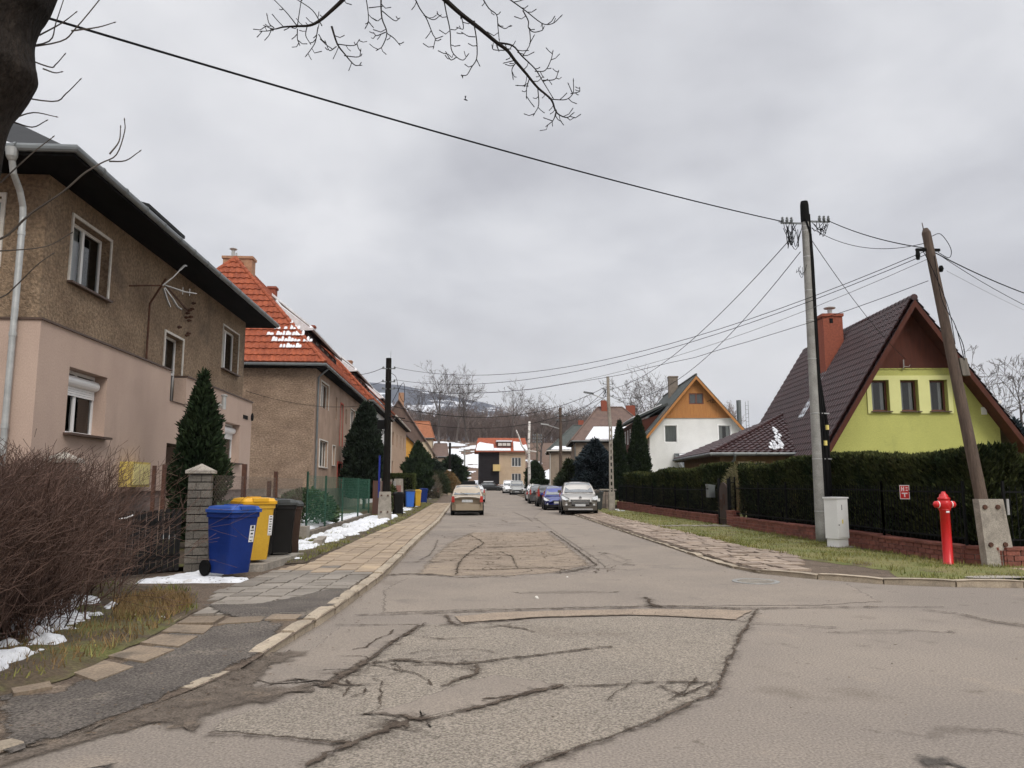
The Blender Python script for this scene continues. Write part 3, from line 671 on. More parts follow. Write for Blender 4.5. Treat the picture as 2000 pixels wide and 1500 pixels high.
def kerb(path, w, h, seed, sink=lambda p: 0):
    """a line of kerb stones with gaps, tilts and chipped lengths"""
    r2 = random.Random(seed); mb = MB()
    P = [Vector((*p, 0)) for p in path]
    L = [0]
    for a, b in zip(P, P[1:]): L.append(L[-1] + (b - a).length)

    def at(s):
        for i in range(len(P) - 1):
            if s <= L[i + 1] or i == len(P) - 2:
                return P[i].lerp(P[i + 1], (s - L[i]) / (L[i + 1] - L[i]))
    s = 0
    while s < L[-1] - .3:
        l = r2.uniform(.55, 1.05)
        a, b = at(s + .012), at(min(s + l - .012, L[-1]))
        d = (b - a).normalized(); nn = Vector((-d.y, d.x, 0))
        mid = (a + b) / 2
        top = hz(0, mid.y) + h - sink(mid) + r2.uniform(-.012, .012)
        o1, o2 = r2.uniform(-.012, .012), r2.uniform(-.012, .012)
        t = r2.uniform(-.01, .01)
        c = .018
        ring = lambda p, o, zt: [p + nn * (o) + Vector((0, 0, -.1)), p + nn * o + Vector((0, 0, zt - c)), p + nn * (o + c) + Vector((0, 0, zt)), p + nn * (o + w - c) + Vector((0, 0, zt)), p + nn * (o + w) + Vector((0, 0, zt - c)), p + nn * (o + w) + Vector((0, 0, -.1))]
        k = 4; vs = []
        for j in range(k + 1):
            q = a.lerp(b, j / k)
            e = (.012 if j in (0, k) else 0) + r2.uniform(0, .006)
            vs += ring(q, lerp(o1, o2, j / k) + r2.uniform(-.004, .004), top + t * (j / k - .5) - e)
        fs = [(j * 6 + i, j * 6 + i + 1, (j + 1) * 6 + i + 1, (j + 1) * 6 + i) for j in range(k) for i in range(5)]
        fs += [(0, 1, 2, 3, 4, 5), tuple(k * 6 + i for i in (5, 4, 3, 2, 1, 0))]
        mb.add(vs, fs)
        s += l + (r2.uniform(.0, .01) if r2.random() < .8 else .05)
    return mb


tag(kerb([(lx(y), y) for y in (2, 3, 3.5, 4.2, 4.75, 5.1)], .15, .036, 3).build('kerb', W['kerb']), kind='structure')
tag(kerb([(lx(y), y) for y in (6.0, 6.3, 6.75)], .12, .050, 4).build('kerb', W['kerb']), kind='structure')
tag(kerb([(lx(y), y) for y in [7.05 + i * 1.0 for i in range(60)]], .15, .112, 5, sink=lambda p: .045 * (1 - smooth(7, 8.6, p.y))).build('kerb', W['kerb']), kind='structure')
tag(strip(lambda y: lx(y) - .14, lx, 66.5, 135, 2, .11).build('kerb', W['kerb']), kind='structure')
rpath = [(x, y) for x, y in RCORNER[::-1]] + [(rx(y), y) for y in [13.6 + i for i in range(55)]]
tag(kerb(rpath, -.14, .10, 6, sink=lambda p: .055 * smooth(12, 14, p.y)).build('kerb', W['kerb']), kind='structure')
tag(strip(rx, lambda y: rx(y) + .14, 68, 135, 2, .07).build('kerb', W['kerb']), kind='structure')

pink = MB()
y = 13.0
while y < 66:
    x = rx(y) + .17
    st = r1.uniform(.24, .36)
    wid = (1.55 + .2 * math.sin(y * .9)) * smooth(11.2, 15.5, y)
    while x < rx(y) + wid:
        w = r1.uniform(.30, .44)
        if r1.random() < .95:
            z = hz(0, y) + .072 + r1.uniform(-.008, .010) + .02 * smooth(0, 2, x - rx(y))
            g_ = r1.uniform(.006, .016)
            j = [r1.uniform(-.014, .014) for _ in range(8)]
            q = [(x + g_ + j[0], y + g_ + j[1]), (x + w - g_ + j[2], y + g_ + j[3]), (x + w - g_ + j[4], y + st - g_ + j[5]), (x + g_ + j[6], y + st - g_ + j[7])]
            pink.add([(a, b, z - .05) for a, b in q] + [(a, b, z + r1.uniform(-.007, .007)) for a, b in q], [(4, 5, 6, 7), (0, 1, 5, 4), (1, 2, 6, 5), (2, 3, 7, 6), (3, 0, 4, 7)])
        x += w
    y += st
tag(pink.build('right_pavement', W['slab_pink']), kind='structure')
tag(sheet([(5.05, 13.3), (5.5, 12.7), (6.05, 12.12), (6.5, 11.72), (7, 11.46), (8.3, 11.18), (9.5, 11.12), (8.8, 12.2), (8.0, 13.0), (7.6, 15), (7.4, 20), (7.5, 30), (8.0, 50), (8.6, 66), (6.6, 66), (5.7, 37), (5.3, 25), (5.15, 18)], .052).build('right_pavement', W['dirt']), kind='structure')
tag(strip(lambda y: rx(y) + .1, lambda y: 9.6, 66, 136, 4, .09).build('right_pavement', W['dirt']), kind='structure')

# grass verge between the right pavement and the brick wall, and round the corner
vp = [(6.9, 11.75), (7.4, 11.42), (8.3, 11.22), (10, 11.12), (14, 11.05), (30, 11.0), (30, 13.3), (9.2, 13.3), (9.05, 13.8), (9.1, 20), (9.6, 28), (9.75, 66), (8.3, 66), (8.1, 50), (7.7, 44), (7.05, 36), (6.8, 27), (6.7, 22), (6.6, 18), (6.75, 15.2), (7.1, 13.8), (7.3, 13.0), (7.0, 12.3)]
vp_o = organic(vp, .10, .25, 9)
tag(fbuild(sheet(vp_o, .053, .28, .105), 'grass_verge', W['lawn']), kind='structure')


def inside(p, poly):
    x, y = p; c = False
    for i in range(len(poly)):
        (x1, y1), (x2, y2) = poly[i - 1], poly[i]
        if (y1 > y) != (y2 > y) and x < (x2 - x1) * (y - y1) / (y2 - y1) + x1: c = not c
    return c


def grass(name, m, poly, z, count, h, seed, dens=None, near=None):
    r3 = random.Random(seed); V = []; F = []
    xs = [p[0] for p in poly]; ys = [p[1] for p in poly]
    k = 0; tries = 0
    while k < count and tries < count * 12:
        tries += 1
        x, y = r3.uniform(min(xs), max(xs)), r3.uniform(min(ys), max(ys))
        if near and r3.random() > near(x, y): continue
        if dens and r3.random() > dens(x, y): continue
        if not inside((x, y), poly): continue
        hh = h * r3.uniform(.5, 1.35) * (.65 + .8 * max(0, .5 + noise.noise(Vector((x * 2, y * 2, 1)))))
        a = r3.uniform(0, 6.28); b = r3.uniform(0, 6.28); w = .004 + .0003 * y
        lean = hh * r3.uniform(.1, 1.0)
        n0 = len(V)
        V += [(x + w * math.cos(a), y + w * math.sin(a), z - .01), (x - w * math.cos(a), y - w * math.sin(a), z - .01), (x + lean * math.cos(b), y + lean * math.sin(b), z + hh)]
        F.append((n0, n0 + 1, n0 + 2)); k += 1
    return tag(np_mesh(name, V, F, m), kind='stuff')


gpoly = [(x, y) for x, y in vp]
gd = lambda x, y: .25 + .9 * smooth(-.25, .25, noise.noise(Vector((x * 1.1, y * 1.1, 2)))) * (.55 if x > 12 else 1)
grass('grass', W['grass'], [p for p in gpoly], .098, 46000, .055, 3, gd, near=lambda x, y: 1 if y < 22 and x < 13 else (.35 if y < 40 and x < 13 else .06))
# path slabs across the verge to the gate
mb = MB()
for k in range(7):
    t = k / 7
    mb.bx(6.9 + t * 2.4, 6.9 + t * 2.4 + .31, 26.15 + .1 * math.sin(k), 26.75 + .1 * math.cos(k * 2), .06, .125 + .01 * (k % 3))
tag(mb.build('garden_path', W['slab_grey']), kind='structure')
mb = MB().bx(9.3, 16, 12.15, 12.75, .05, .112)
tag(mb.build('side_pavement', W['slab_sand']), kind='structure')

# left bank under the bush, verge along the fence, gardens
bank = [(-3.2, 5.9), (-2.98, 6.3), (-2.95, 7.0), (-2.92, 8.2), (-2.98, 9.2), (-3.45, 10.6), (-4.0, 11.3), (-5.2, 11.8), (-8, 11.8), (-12, 6), (-6.5, 1.5), (-5.0, 1.8), (-4.0, 4.0)]
tag(fbuild(sheet(organic(bank, .05, .15, 4), lambda x, y: pz(max(5.2, y)) + .009, .30, .125), 'bank', W['soil']), kind='structure')
lawnl = [(-2.85, 14.6), (-2.78, 17.6), (-2.5, 26.5), (-2.3, 33), (-2.18, 61), (-4.2, 61), (-4.2, 14.2), (-3.5, 14.25)]
tag(fbuild(sheet(organic(lawnl, .07, .2, 6), .09, .2, .128), 'left_verge', W['soil']), kind='structure')
tag(strip(lambda y: -4.0, li, 61, 136, 4, .11).build('left_verge', W['soil']), kind='structure')
tag(MB().poly([(-40, 11.9, .16), (-4.25, 13.4, .16), (-4.16, 21.4, .16), (-4.05, 61, .16), (-40, 61, .16)]).build('left_garden', W['soil']), kind='structure')
tag(MB().poly([(9.35, 13.45, .32), (60, 13.45, .32), (60, 61, .32), (9.7, 61, .32), (9.45, 28, .32)]).build('right_garden', W['lawn']), kind='structure')
tag(strip(lambda y: -60, lambda y: -4.0, 61, 137, 6, .14).build('left_garden', W['soil']), kind='structure')
tag(strip(lambda y: 9.6, lambda y: 70, 61, 137, 6, .3).build('right_garden', W['soil']), kind='structure')

near1 = lambda x, y: 1 if x > -5 else .15
grass('grass', W['grass'], bank, .12, 2600, .07, 8, lambda x, y: .10 + .9 * smooth(.1, .3, noise.noise(Vector((x * 1.7, y * 1.7, 7)))), near1)
grass('dry_grass', W['grass_dry'], [(-3.05, 8.5), (-3.1, 9.4), (-3.5, 10.3), (-4.0, 10.6), (-4.2, 9.9), (-3.8, 9.0), (-3.5, 8.3)], .12, 2400, .085, 12, lambda x, y: .5 + .7 * noise.noise(Vector((x * 2, y * 2, 3))))
grass('dry_grass', W['grass_dry'], [(-2.95, 6.4), (-2.93, 8.4), (-3.5, 8.6), (-4.4, 7.0), (-3.5, 6)], .12, 900, .06, 14)
grass('grass', W['grass'], lawnl, .12, 6500, .06, 9, lambda x, y: .3 + .7 * smooth(0, .3, noise.noise(Vector((x * 1.5, y * 1.5, 5)))), near=lambda x, y: 1 if y < 20 else .3)

# ------------------------------------------------------------- snow patches
def snow_patch(name, poly, base, cell, thr, sc_, thick, seed, zf=None):
    xs = [p[0] for p in poly]; ys = [p[1] for p in poly]
    x0, y0 = min(xs), min(ys); nx = int((max(xs) - x0) / cell) + 2; ny = int((max(ys) - y0) / cell) + 2
    H = {}; PE = [(Vector(poly[i - 1]), Vector(poly[i])) for i in range(len(poly))]
    for j in range(ny):
        for i in range(nx):
            x, y = x0 + i * cell, y0 + j * cell
            if not inside((x, y), poly): continue
            q = Vector((x * sc_ + seed, y * sc_, seed * 2))
            h = noise.noise(q) * .55 + noise.noise(q * 2.3) * .3 + noise.noise(q * 6) * .15 - thr
            # fade to nothing at the outline
            dm = min(((Vector((x, y)) - a).length if (b - a).length < 1e-6 else (Vector((x, y)) - (a + (b - a) * max(0, min(1, (Vector((x, y)) - a).dot(b - a) / (b - a).length_squared)))).length) for a, b in PE)
            H[(i, j)] = (x, y, h - .7 * (1 - smooth(0, 6 * cell, dm)))
    V = []; idx = {}; F = []
    for (i, j), (x, y, h) in H.items():
        b = zf(x, y) if zf else base
        idx[(i, j)] = len(V)
        V.append((x, y, b + max(-.02, min(thick, h * thick * 4)) + (thick * .25 * noise.noise(Vector((x * 7, y * 7, 3))) if h > .1 else 0)))
    for (i, j) in H:
        q = [(i, j), (i + 1, j), (i + 1, j + 1), (i, j + 1)]
        if all(k in idx for k in q) and max(H[k][2] for k in q) > 0:
            F.append([idx[k] for k in q])
    if not F: return
    V = np.array(V); F = np.array(F)
    used = np.unique(F); remap = np.zeros(len(V), int); remap[used] = np.arange(len(used))
    return tag(np_mesh(name, V[used], remap[F], W['snow'], sm=True), kind='stuff')


snow_patch('snow', [(-4.15, 16.2), (-4.15, 36), (-2.62, 36), (-2.62, 26), (-2.95, 19), (-3.2, 16.2)], .125, .05, -.12, 1.5, .085, 1)
snow_patch('snow', [(-4.1, 36), (-4.0, 60), (-2.4, 60), (-2.35, 36)], .13, .12, -.02, .8, .07, 2)
snow_patch('snow', [(-9.5, 20), (-4.25, 20), (-4.25, 37), (-7, 37), (-9.5, 37)], .165, .09, -.22, .6, .08, 3)
snow_patch('snow', [(-6, 5), (-3.3, 5.7), (-3.4, 7.4), (-3.9, 9.6), (-5.5, 10.5), (-7, 8)], .122, .025, -.04, 2.3, .075, 4)
snow_patch('snow', [(-4.85, 11.85), (-3.25, 11.75), (-3.05, 12.1), (-3.6, 12.5), (-3.9, 14), (-4.3, 14), (-4.4, 13)], .076, .03, -.30, 1.2, .05, 5)
snow_patch('snow', [(-3.3, 5.6), (-2.96, 6.2), (-2.95, 9), (-3.5, 9)] , .122, .03, .22, 2.6, .05, 6)
snow_patch('snow', [(-4.1, 14.3), (-2.85, 14.4), (-2.8, 16.2), (-4.1, 16.2)], .128, .035, .12, 2.2, .06, 7)
snow_patch('snow', [(9.9, 11.7), (11.4, 11.7), (11.4, 13.2), (9.5, 13.2)], .11, .04, .12, 1.9, .07, 8)
snow_patch('snow', [(8.0, 36), (9.3, 36), (9.4, 46), (8.2, 46)], .11, .06, .30, 1.3, .07, 11)
snow_patch('snow', [(-14, 139), (30, 139), (30, 150), (12, 172), (2, 195), (-25, 200)], 0, .5, -.04, .11, .5, 9, zf=lambda x, y: hz(x, y) + .06)
snow_patch('snow', [(-4, 62), (-4, 134), (-2.2, 134), (-2.2, 62)], 0, .25, .0, .5, .08, 10, zf=lambda x, y: hz(x, y) + .13)
snow_patch('snow', [(7.8, 100), (40, 100), (40, 136), (7.8, 136)], 0, .5, .08, .15, .12, 13, zf=lambda x, y: hz(x, y) + .32)

# ------------------------------------------------------- far mountain, haze
MT = [(-2600, 300), (-1400, 455), (-900, 452), (-520, 418), (-330, 396), (-215, 382), (-120, 358), (0, 338), (130, 312), (260, 262), (420, 205), (700, 165), (1200, 150), (2600, 140), (4200, 90)]
xs = list(range(-2600, 4201, 40)); V = []; F = []
rows = 14
for j in range(rows):
    for x in xs:
        t = j / (rows - 1)
        zt = interp(MT, x) + 6 * noise.noise(Vector((x * .012, 0, 1))) + 3 * noise.noise(Vector((x * .05, 0, 1)))
        z = 10 + (zt - 10) * (1 - (1 - t) ** 1.7) if t < 1 else zt
        V.append((x, 2150 + 850 * t + 60 * noise.noise(Vector((x * .006, t * 3, 2))), z + 12 * noise.noise(Vector((x * .01, t * 5, 3))) * (1 - t)))
n = len(xs)
V += [(x, 3900, 0) for x in xs]
F = [(j * n + i, j * n + i + 1, (j + 1) * n + i + 1, (j + 1) * n + i) for j in range(rows) for i in range(n - 1)]
W['mountain'] = mat('far forest with snow clearings', (.060, .066, .082), (.042, .048, .062), vs=.012, speck=.3, ss=.05, rough=1., spec=0., stretch=(1, .5, 3.2), stain=(((.66, .68, .72), .0075, .56, .60),))
tag(np_mesh('mountain', V, F, W['mountain'], sm=True), kind='structure')

hb = MB().bx(-8000, 8000, -400, 7500, -40, 620)
hzm = bpy.data.materials.new('haze'); hzm.use_nodes = True
N_ = hzm.node_tree.nodes; N_.remove(N_['Principled BSDF'])
pv = N_.new('ShaderNodeVolumePrincipled'); pv.inputs['Color'].default_value = (.86, .90, 1., 1); pv.inputs['Density'].default_value = .00014; pv.inputs['Anisotropy'].default_value = .2
hzm.node_tree.links.new(pv.outputs[0], N_['Material Output'].inputs['Volume'])
tag(hb.build('haze', hzm), kind='stuff')

# dead leaves and grit lying along the kerbs and on the verges
r9 = random.Random(77); V = []; F = []
for i in range(1100):
    if i < 420: y = 5 + 20 * r9.random() ** 1.5; x = lx(y) + r9.gauss(.08, .22); z = .022 if x > lx(y) + .02 else pz(y) + .04
    elif i < 760: y = 13 + 20 * r9.random() ** 1.3; x = rx(y) + r9.gauss(-.02, .25); z = .02 if x < rx(y) else .105
    elif i < 900: x, y, z = r9.uniform(-.9, 6), r9.uniform(4.5, 18), .02
    else: x, y, z = r9.uniform(-4.4, -3.0), r9.uniform(6, 12), .15
    a = r9.uniform(0, 6.28); l = r9.uniform(.006, .022) * (1 if i < 900 else 1.6); n0 = len(V)
    for t, k, h in ((0, 1, .3), (1.6, .5, 0), (3.14, 1, .25), (4.7, .5, 0)): V.append((x + l * k * math.cos(a + t), y + l * k * math.sin(a + t), z + l * h))
    F.append((n0, n0 + 1, n0 + 2, n0 + 3))
tag(np_mesh('fallen_leaves', V, F, mat('dead leaves', (.075, .050, .032), (.14, .10, .065), vs=9, isl=.5)), kind='stuff')
# ------------------------------------------------------------ house helpers
Z = Vector((0, 0, 1))


def wall(mb, O, u, outline, holes=(), depth=.22):
    """a wall face with openings cut through and the reveals of each opening; outline and holes in (along u, height)"""
    O = Vector(O); u = Vector(u).normalized(); nrm = u.cross(Z)
    loops = [[Vector((a, b, 0)) for a, b in outline]] + [[Vector((a, c, 0)), Vector((b, c, 0)), Vector((b, d, 0)), Vector((a, d, 0))] for a, b, c, d in holes]
    flat = [p for l in loops for p in l]
    P3 = [O + u * p.x + Z * p.y for p in flat]
    fs = []
    for t in tessellate_polygon(loops):
        a, b, c = (flat[i] for i in t)
        fs.append(t if (b - a).cross(c - a).z > 0 else tuple(t[::-1]))
    mb.add(P3, fs)
    for a, b, c, d in holes:
        q = [O + u * x + Z * y for x, y in ((a, c), (b, c), (b, d), (a, d))]
        r = [p - nrm * depth for p in q]
        mb.add(q + r, [(i, 4 + i, 4 + (i + 1) % 4, (i + 1) % 4) for i in range(4)])
    return mb


def window(house, O, u, rect, rec=.16, frame='white_pvc', cols=2, rows=1, fw=.055, sill=None, curtain=None, trim=None, name='window', world=True, shutter=False, plain=False):
    """frame in a recess > pane, sill, curtain, room behind"""
    O = Vector(O); u = Vector(u).normalized(); nrm = u.cross(Z)
    a, b, c, d = rect
    pt = lambda x, y, k=0.: O + u * x + Z * y + nrm * k
    mb = MB()
    bar = lambda x0, x1, y0, y1, k=-rec, t=.05: mb.obox(pt((x0 + x1) / 2, (y0 + y1) / 2, k - t / 2), u, nrm, Z, (x1 - x0) / 2, t / 2, (y1 - y0) / 2)
    bar(a, a + fw, c, d); bar(b - fw, b, c, d); bar(a + fw, b - fw, c, c + fw); bar(a + fw, b - fw, d - fw, d)
    for i in range(1, cols):
        x = a + (b - a) * i / cols
        bar(x - fw * .75, x + fw * .75, c + fw, d - fw, k=-rec + .004)
    for i in range(1, rows):
        y = c + (d - c) * i / rows
        bar(a + fw, b - fw, y - fw / 2, y + fw / 2, k=-rec + .002)
    w = mb.build(name, W[frame], house, world=world)
    if plain:
        MB().quad(pt(a + .01, c + .01, -rec - .04), pt(b - .01, c + .01, -rec - .04), pt(b - .01, d - .01, -rec - .04), pt(a + .01, d - .01, -rec - .04)).build('pane', W['pane_dark'], w, world=world)
    else:
        MB().quad(pt(a + .01, c + .01, -rec - .025), pt(b - .01, c + .01, -rec - .025), pt(b - .01, d - .01, -rec - .025), pt(a + .01, d - .01, -rec - .025)).build('pane', W['glass'], w, world=world)
        q = [pt(x, y, -rec - .02 - .05) for x, y in ((a - .05, c - .05), (b + .05, c - .05), (b + .05, d + .05), (a - .05, d + .05))]
        e = [pt(x, y, -rec - .75) for x, y in ((a - .3, c - .3), (b + .3, c - .3), (b + .3, d + .2), (a - .3, d + .2))]
        MB().add(q + e, [(4, 5, 6, 7)] + [(i, (i + 1) % 4, 4 + (i + 1) % 4, 4 + i) for i in range(4)]).build('room', W['dark_in'], w, world=world)
    if curtain:
        for x0, x1 in curtain:
            m2 = MB(); k = max(3, int((x1 - x0) / .04)); vs = []
            for i in range(k + 1):
                x = lerp(x0, x1, i / k); o = -rec - .12 - .02 * (i % 2)
                vs += [pt(x, c, o), pt(x, d, o)]
            m2.add(vs, [(2 * i, 2 * i + 2, 2 * i + 3, 2 * i + 1) for i in range(k)])
            m2.build('curtain', W['curtain'], w, world=world)
    if sill:
        MB().obox(pt((a + b) / 2, c - .025, -.02), u, nrm, Z, (b - a) / 2 + .06, rec * .5 + .04, .02).build('sill', W[sill], w, world=world)
    if trim:
        m2 = MB(); tw, mt = trim
        for x0, x1, y0, y1 in ((a - tw, a, c, d + tw), (b, b + tw, c, d + tw), (a, b, d, d + tw)):
            m2.obox(pt((x0 + x1) / 2, (y0 + y1) / 2, .012), u, nrm, Z, (x1 - x0) / 2, .015, (y1 - y0) / 2)
        m2.build('trim', W[mt], w, world=world)
    if shutter:
        m2 = MB()
        m2.lathe([(.085, a + .02), (.1, a + .03), (.1, b - .03), (.085, b - .02)], (0, 0, 0), 14, 'x')
        M_ = Matrix((( *u, ), (*nrm,), (0, 0, 1))).transposed()
        base = pt(0, d - .19, -rec + .02)
        m2.v = [tuple(base + M_ @ Vector(p)) for p in m2.v]
        for i in range(4):
            m2.obox(pt((a + b) / 2, d - .31 - i * .042, -rec + .012), u, nrm, Z, (b - a) / 2 - .03, .01, .018)
        m2.build('roller_shutter', W['white_pvc'], w, world=world)
    return w


W['pane_dark'] = mat('dark window pane', (.045, .050, .055), (.085, .09, .095), rough=.12, spec=.6, vs=.7)


def slab(mb, poly, t=.10):
    return mb.extr([Vector(p) - Vector((0, 0, t)) for p in poly], (0, 0, t - .012))


def tiles(poly, w=.22, h=.34, step=.035, wave=.028, n_in=4, off=.015):
    """profiled roof tiles over a planar convex polygon whose first edge is the eave"""
    P = [Vector(p) for p in poly]
    u = (P[1] - P[0]).normalized(); nrm = u.cross(P[2] - P[1]).normalized()
    if nrm.z < 0: nrm = -nrm
    v = nrm.cross(u)
    if v.z < 0: v = -v
    uv = [((p - P[0]).dot(u), (p - P[0]).dot(v)) for p in P]
    u0, u1 = min(a for a, b in uv), max(a for a, b in uv); v1 = max(b for a, b in uv)
    du = w / n_in
    nu = int((u1 - u0) / du) + 2
    rows = int(v1 / h) + 1
    bm = bmesh.new()
    for r in range(rows):
        prev = None
        jit = (r % 2) * w * .5 * 0
        lines = []
        for k, (vv, hh) in enumerate(((r * h - .012, step), (r * h - .012, step + .001), ((r + .5) * h, step * .55), ((r + 1) * h, .004))):
            row = []
            for i in range(nu):
                x = u0 + i * du
                ph = 2 * math.pi * (x + jit) / w
                z = hh + wave * (.5 + .5 * math.sin(ph)) + off
                if k == 0: z = off - .02
                row.append(bm.verts.new(P[0] + u * x + v * vv + nrm * z))
            lines.append(row)
        for a, b in zip(lines, lines[1:]):
            for i in range(nu - 1):
                bm.faces.new((a[i], a[i + 1], b[i + 1], b[i]))
    cen = sum(P, Vector()) / len(P)
    for i in range(len(P)):
        a, b = P[i], P[(i + 1) % len(P)]
        e = (b - a).normalized(); out = e.cross(nrm)
        if out.dot(cen - a) > 0: out = -out
        lim = a + out * (.05 if i == 0 else 0)
        bmesh.ops.bisect_plane(bm, geom=bm.verts[:] + bm.edges[:] + bm.faces[:], plane_co=lim, plane_no=out, clear_outer=True)
    bm.normal_update()
    mb = MB()
    bm.verts.index_update()
    mb.v = [tuple(x.co) for x in bm.verts]; mb.f = [tuple(x.index for x in f.verts) for f in bm.faces]
    bm.free()
    return mb


def ridge_caps(mb, a, b, r=.10, l=.36):
    a = Vector(a); b = Vector(b); d = b - a; n = max(1, int(d.length / l)); d /= n
    for i in range(n):
        mb.tube([a + d * i, a + d * (i + 1.06)], [r * 1.08, r * .92], 10)
    return mb


def gutter(mb, pts, r=.065):
    """round-bottomed gutter with bracket rings"""
    mb.tube(pts, r, 10)
    for a, b in zip(pts, pts[1:]):
        a = Vector(a); b = Vector(b); n = int((b - a).length / .9)
        for i in range(1, n):
            p = a.lerp(b, i / n); d = (b - a).normalized() * .015
            mb.tube([p - d, p + d], r * 1.12, 10)
    return mb


# =============================================== near house on the left
h1 = thing('rendered_house', 'two-storey house with rough brown upper storey over smooth pink ground floor and black eaves', 'house', (-6.9, 12.85, 0))
UX, LX_, EY = -7.2, -6.9, 12.85
Y0u, Y1u = 13.3, 25.65
up = [(14.20, 15.72, 5.22, 6.44), (18.86, 20.05, 3.40, 5.20), (23.30, 24.92, 5.00, 6.30)]
mb = MB()
wall(mb, (UX, 0, 0), (0, 1, 0), [(Y0u, 3.4), (Y1u, 3.4), (Y1u, 6.95), (Y0u, 6.95)], [(a, b, max(c, 3.45), d) for a, b, c, d in up], .24)
wall(mb, (0, Y0u, 0), (1, 0, 0), [(-16.5, 3.9), (UX, 3.9), (UX, 6.95), (-16.5, 6.95)], [(-9.25, -7.95, 5.2, 6.45)], .24)
wall(mb, (0, Y1u, 0), (-1, 0, 0), [(-UX, 0), (16.5, 0), (16.5, 6.95), (-UX, 6.95)])
mb.build('upper_wall', W['stucco_brown'], h1, world=True)
lo = [(13.87, 15.35, 2.42, 3.58), (22.95, 24.50, 2.18, 3.36)]
mb = MB()
wall(mb, (LX_, 0, 0), (0, 1, 0), [(EY, 1.38), (18.55, 1.38), (18.55, 2.49), (20.6, 2.49), (20.6, 1.38), (25.75, 1.38), (25.75, 4.20), (19.62, 4.20), (19.62, 3.49), (18.58, 3.49), (18.58, 4.20), (EY, 4.20)], lo, .30)
wall(mb, (0, EY, 0), (1, 0, 0), [(-16.5, 1.38), (LX_, 1.38), (LX_, 4.20), (-16.5, 4.20)])
# notch sides, entrance sides, ledge top, underside
mb.bx(LX_ - .30, LX_ - .004, 19.62, 19.66, 3.49, 4.18).bx(LX_ - .30, LX_ - .004, 18.54, 18.58, 3.49, 4.18).bx(LX_ - .3, LX_ - .004, 18.59, 19.61, 3.44, 3.485)
mb.bx(LX_ - 1.2, LX_ - .004, 18.50, 18.545, .2, 2.488).bx(LX_ - 1.2, LX_ - .004, 20.605, 20.65, .2, 2.488)
mb.bx(LX_ - .3, LX_ - .004, 25.70, 25.747, 1.38, 4.19)
mb.build('lower_wall', W['stucco_pink'], h1, world=True)
MB().bx(LX_ - 1.25, LX_ - 1.2, 18.5, 20.65, .2, 2.5).build('entrance', W['dark_in'], h1, world=True)
mb = MB()
wall(mb, (LX_ - .07, 0, 0), (0, 1, 0), [(EY + .07, 0), (18.5, 0), (18.5, 1.40), (EY + .07, 1.40)])
wall(mb, (LX_ - .07, 0, 0), (0, 1, 0), [(20.65, 0), (25.7, 0), (25.7, 1.40), (20.65, 1.40)])
wall(mb, (0, EY + .07, 0), (1, 0, 0), [(-16.5, 0), (LX_ - .07, 0), (LX_ - .07, 1.40), (-16.5, 1.40)])
mb.build('plinth', W['plinth'], h1, world=True)
mb = MB()
mb.bx(LX_ - .32, LX_ + .035, EY - .03, 18.57, 4.20, 4.235).bx(LX_ - .32, LX_ + .035, 19.63, 25.78, 4.20, 4.235).bx(-16.5, LX_ - .32, EY - .03, Y0u, 4.20, 4.235).bx(LX_ - .3, LX_ + .03, 18.6, 19.6, 3.487, 3.50)
mb.build('flashing', W['sill'], h1, world=True)
U = (0, 1, 0)
window(h1, (UX, 0, 0), U, up[0], .17, cols=2, sill='sill', curtain=[(14.28, 15.0)], trim=(.055, 'white_paint'))
window(h1, (UX, 0, 0), U, up[1], .17, cols=1, rows=2, trim=(.055, 'white_paint'), name='balcony_door')
window(h1, (UX, 0, 0), U, up[2], .17, cols=2, sill='sill', curtain=[(23.35, 24.2)], trim=(.04, 'white_paint'))
window(h1, (LX_, 0, 0), U, lo[0], .24, cols=2, sill='sill', shutter=True)
window(h1, (LX_, 0, 0), U, lo[1], .24, cols=1, sill='sill', shutter=True)
window(h1, (0, Y0u, 0), (1, 0, 0), (-9.25, -7.95, 5.2, 6.45), .1, cols=2, sill='white_paint', curtain=[(-9.2, -8.0)], trim=(.07, 'white_paint'))
# eaves, roof
EX, EYr, EZ = -6.34, 12.36, 6.93
X1, Y1r = -16.6, 26.2
RZ, RXx = 10.35, -11.45
k = RXx - EX
e = [(EX, EYr, EZ), (EX, Y1r, EZ), (X1, Y1r, EZ), (X1, EYr, EZ)]
ra, rb = (RXx, EYr - k, RZ), (RXx, Y1r + k, RZ)
mb = MB()
for q in ([e[0], e[1], rb, ra], [e[1], e[2], rb], [e[2], e[3], ra, rb], [e[3], e[0], ra]):
    slab(mb, q, .10)
rf = mb.build('roof', W['roof_dark'], h1, world=True)
mb = MB()   # sloped boarding under the eaves with a fascia
for a, b, c, d in (((EX + .02, EYr - .02, EZ - .12), (EX + .02, Y1r, EZ - .12), (UX, Y1u, 6.87), (UX, Y0u, 6.87)), ((X1, EYr - .02, EZ - .12), (EX + .02, EYr - .02, EZ - .12), (UX, Y0u, 6.87), (X1, Y0u, 6.87)), ((EX + .02, Y1r, EZ - .12), (X1, Y1r, EZ - .12), (X1, Y1u, 6.87), (UX, Y1u, 6.87))):
    mb.extr([a, b, c, d], (0, 0, .05))
mb.build('soffit', W['soffit'], h1, world=True)
mb = MB(); gutter(mb, [(X1, EYr - .05, EZ + .0), (EX + .05, EYr - .05, EZ - .005), (EX + .05, Y1r + .02, EZ - .03)], .07)
mb.build('gutter', W['gutter_grey'], h1, world=True)
mb = MB()
px_ = -7.28
mb.tube([(px_, EYr - .05, EZ - .02), (px_, EYr - .04, EZ - .16), (px_, EYr - .03, EZ - .22)], [.10, .085, .06], 12)
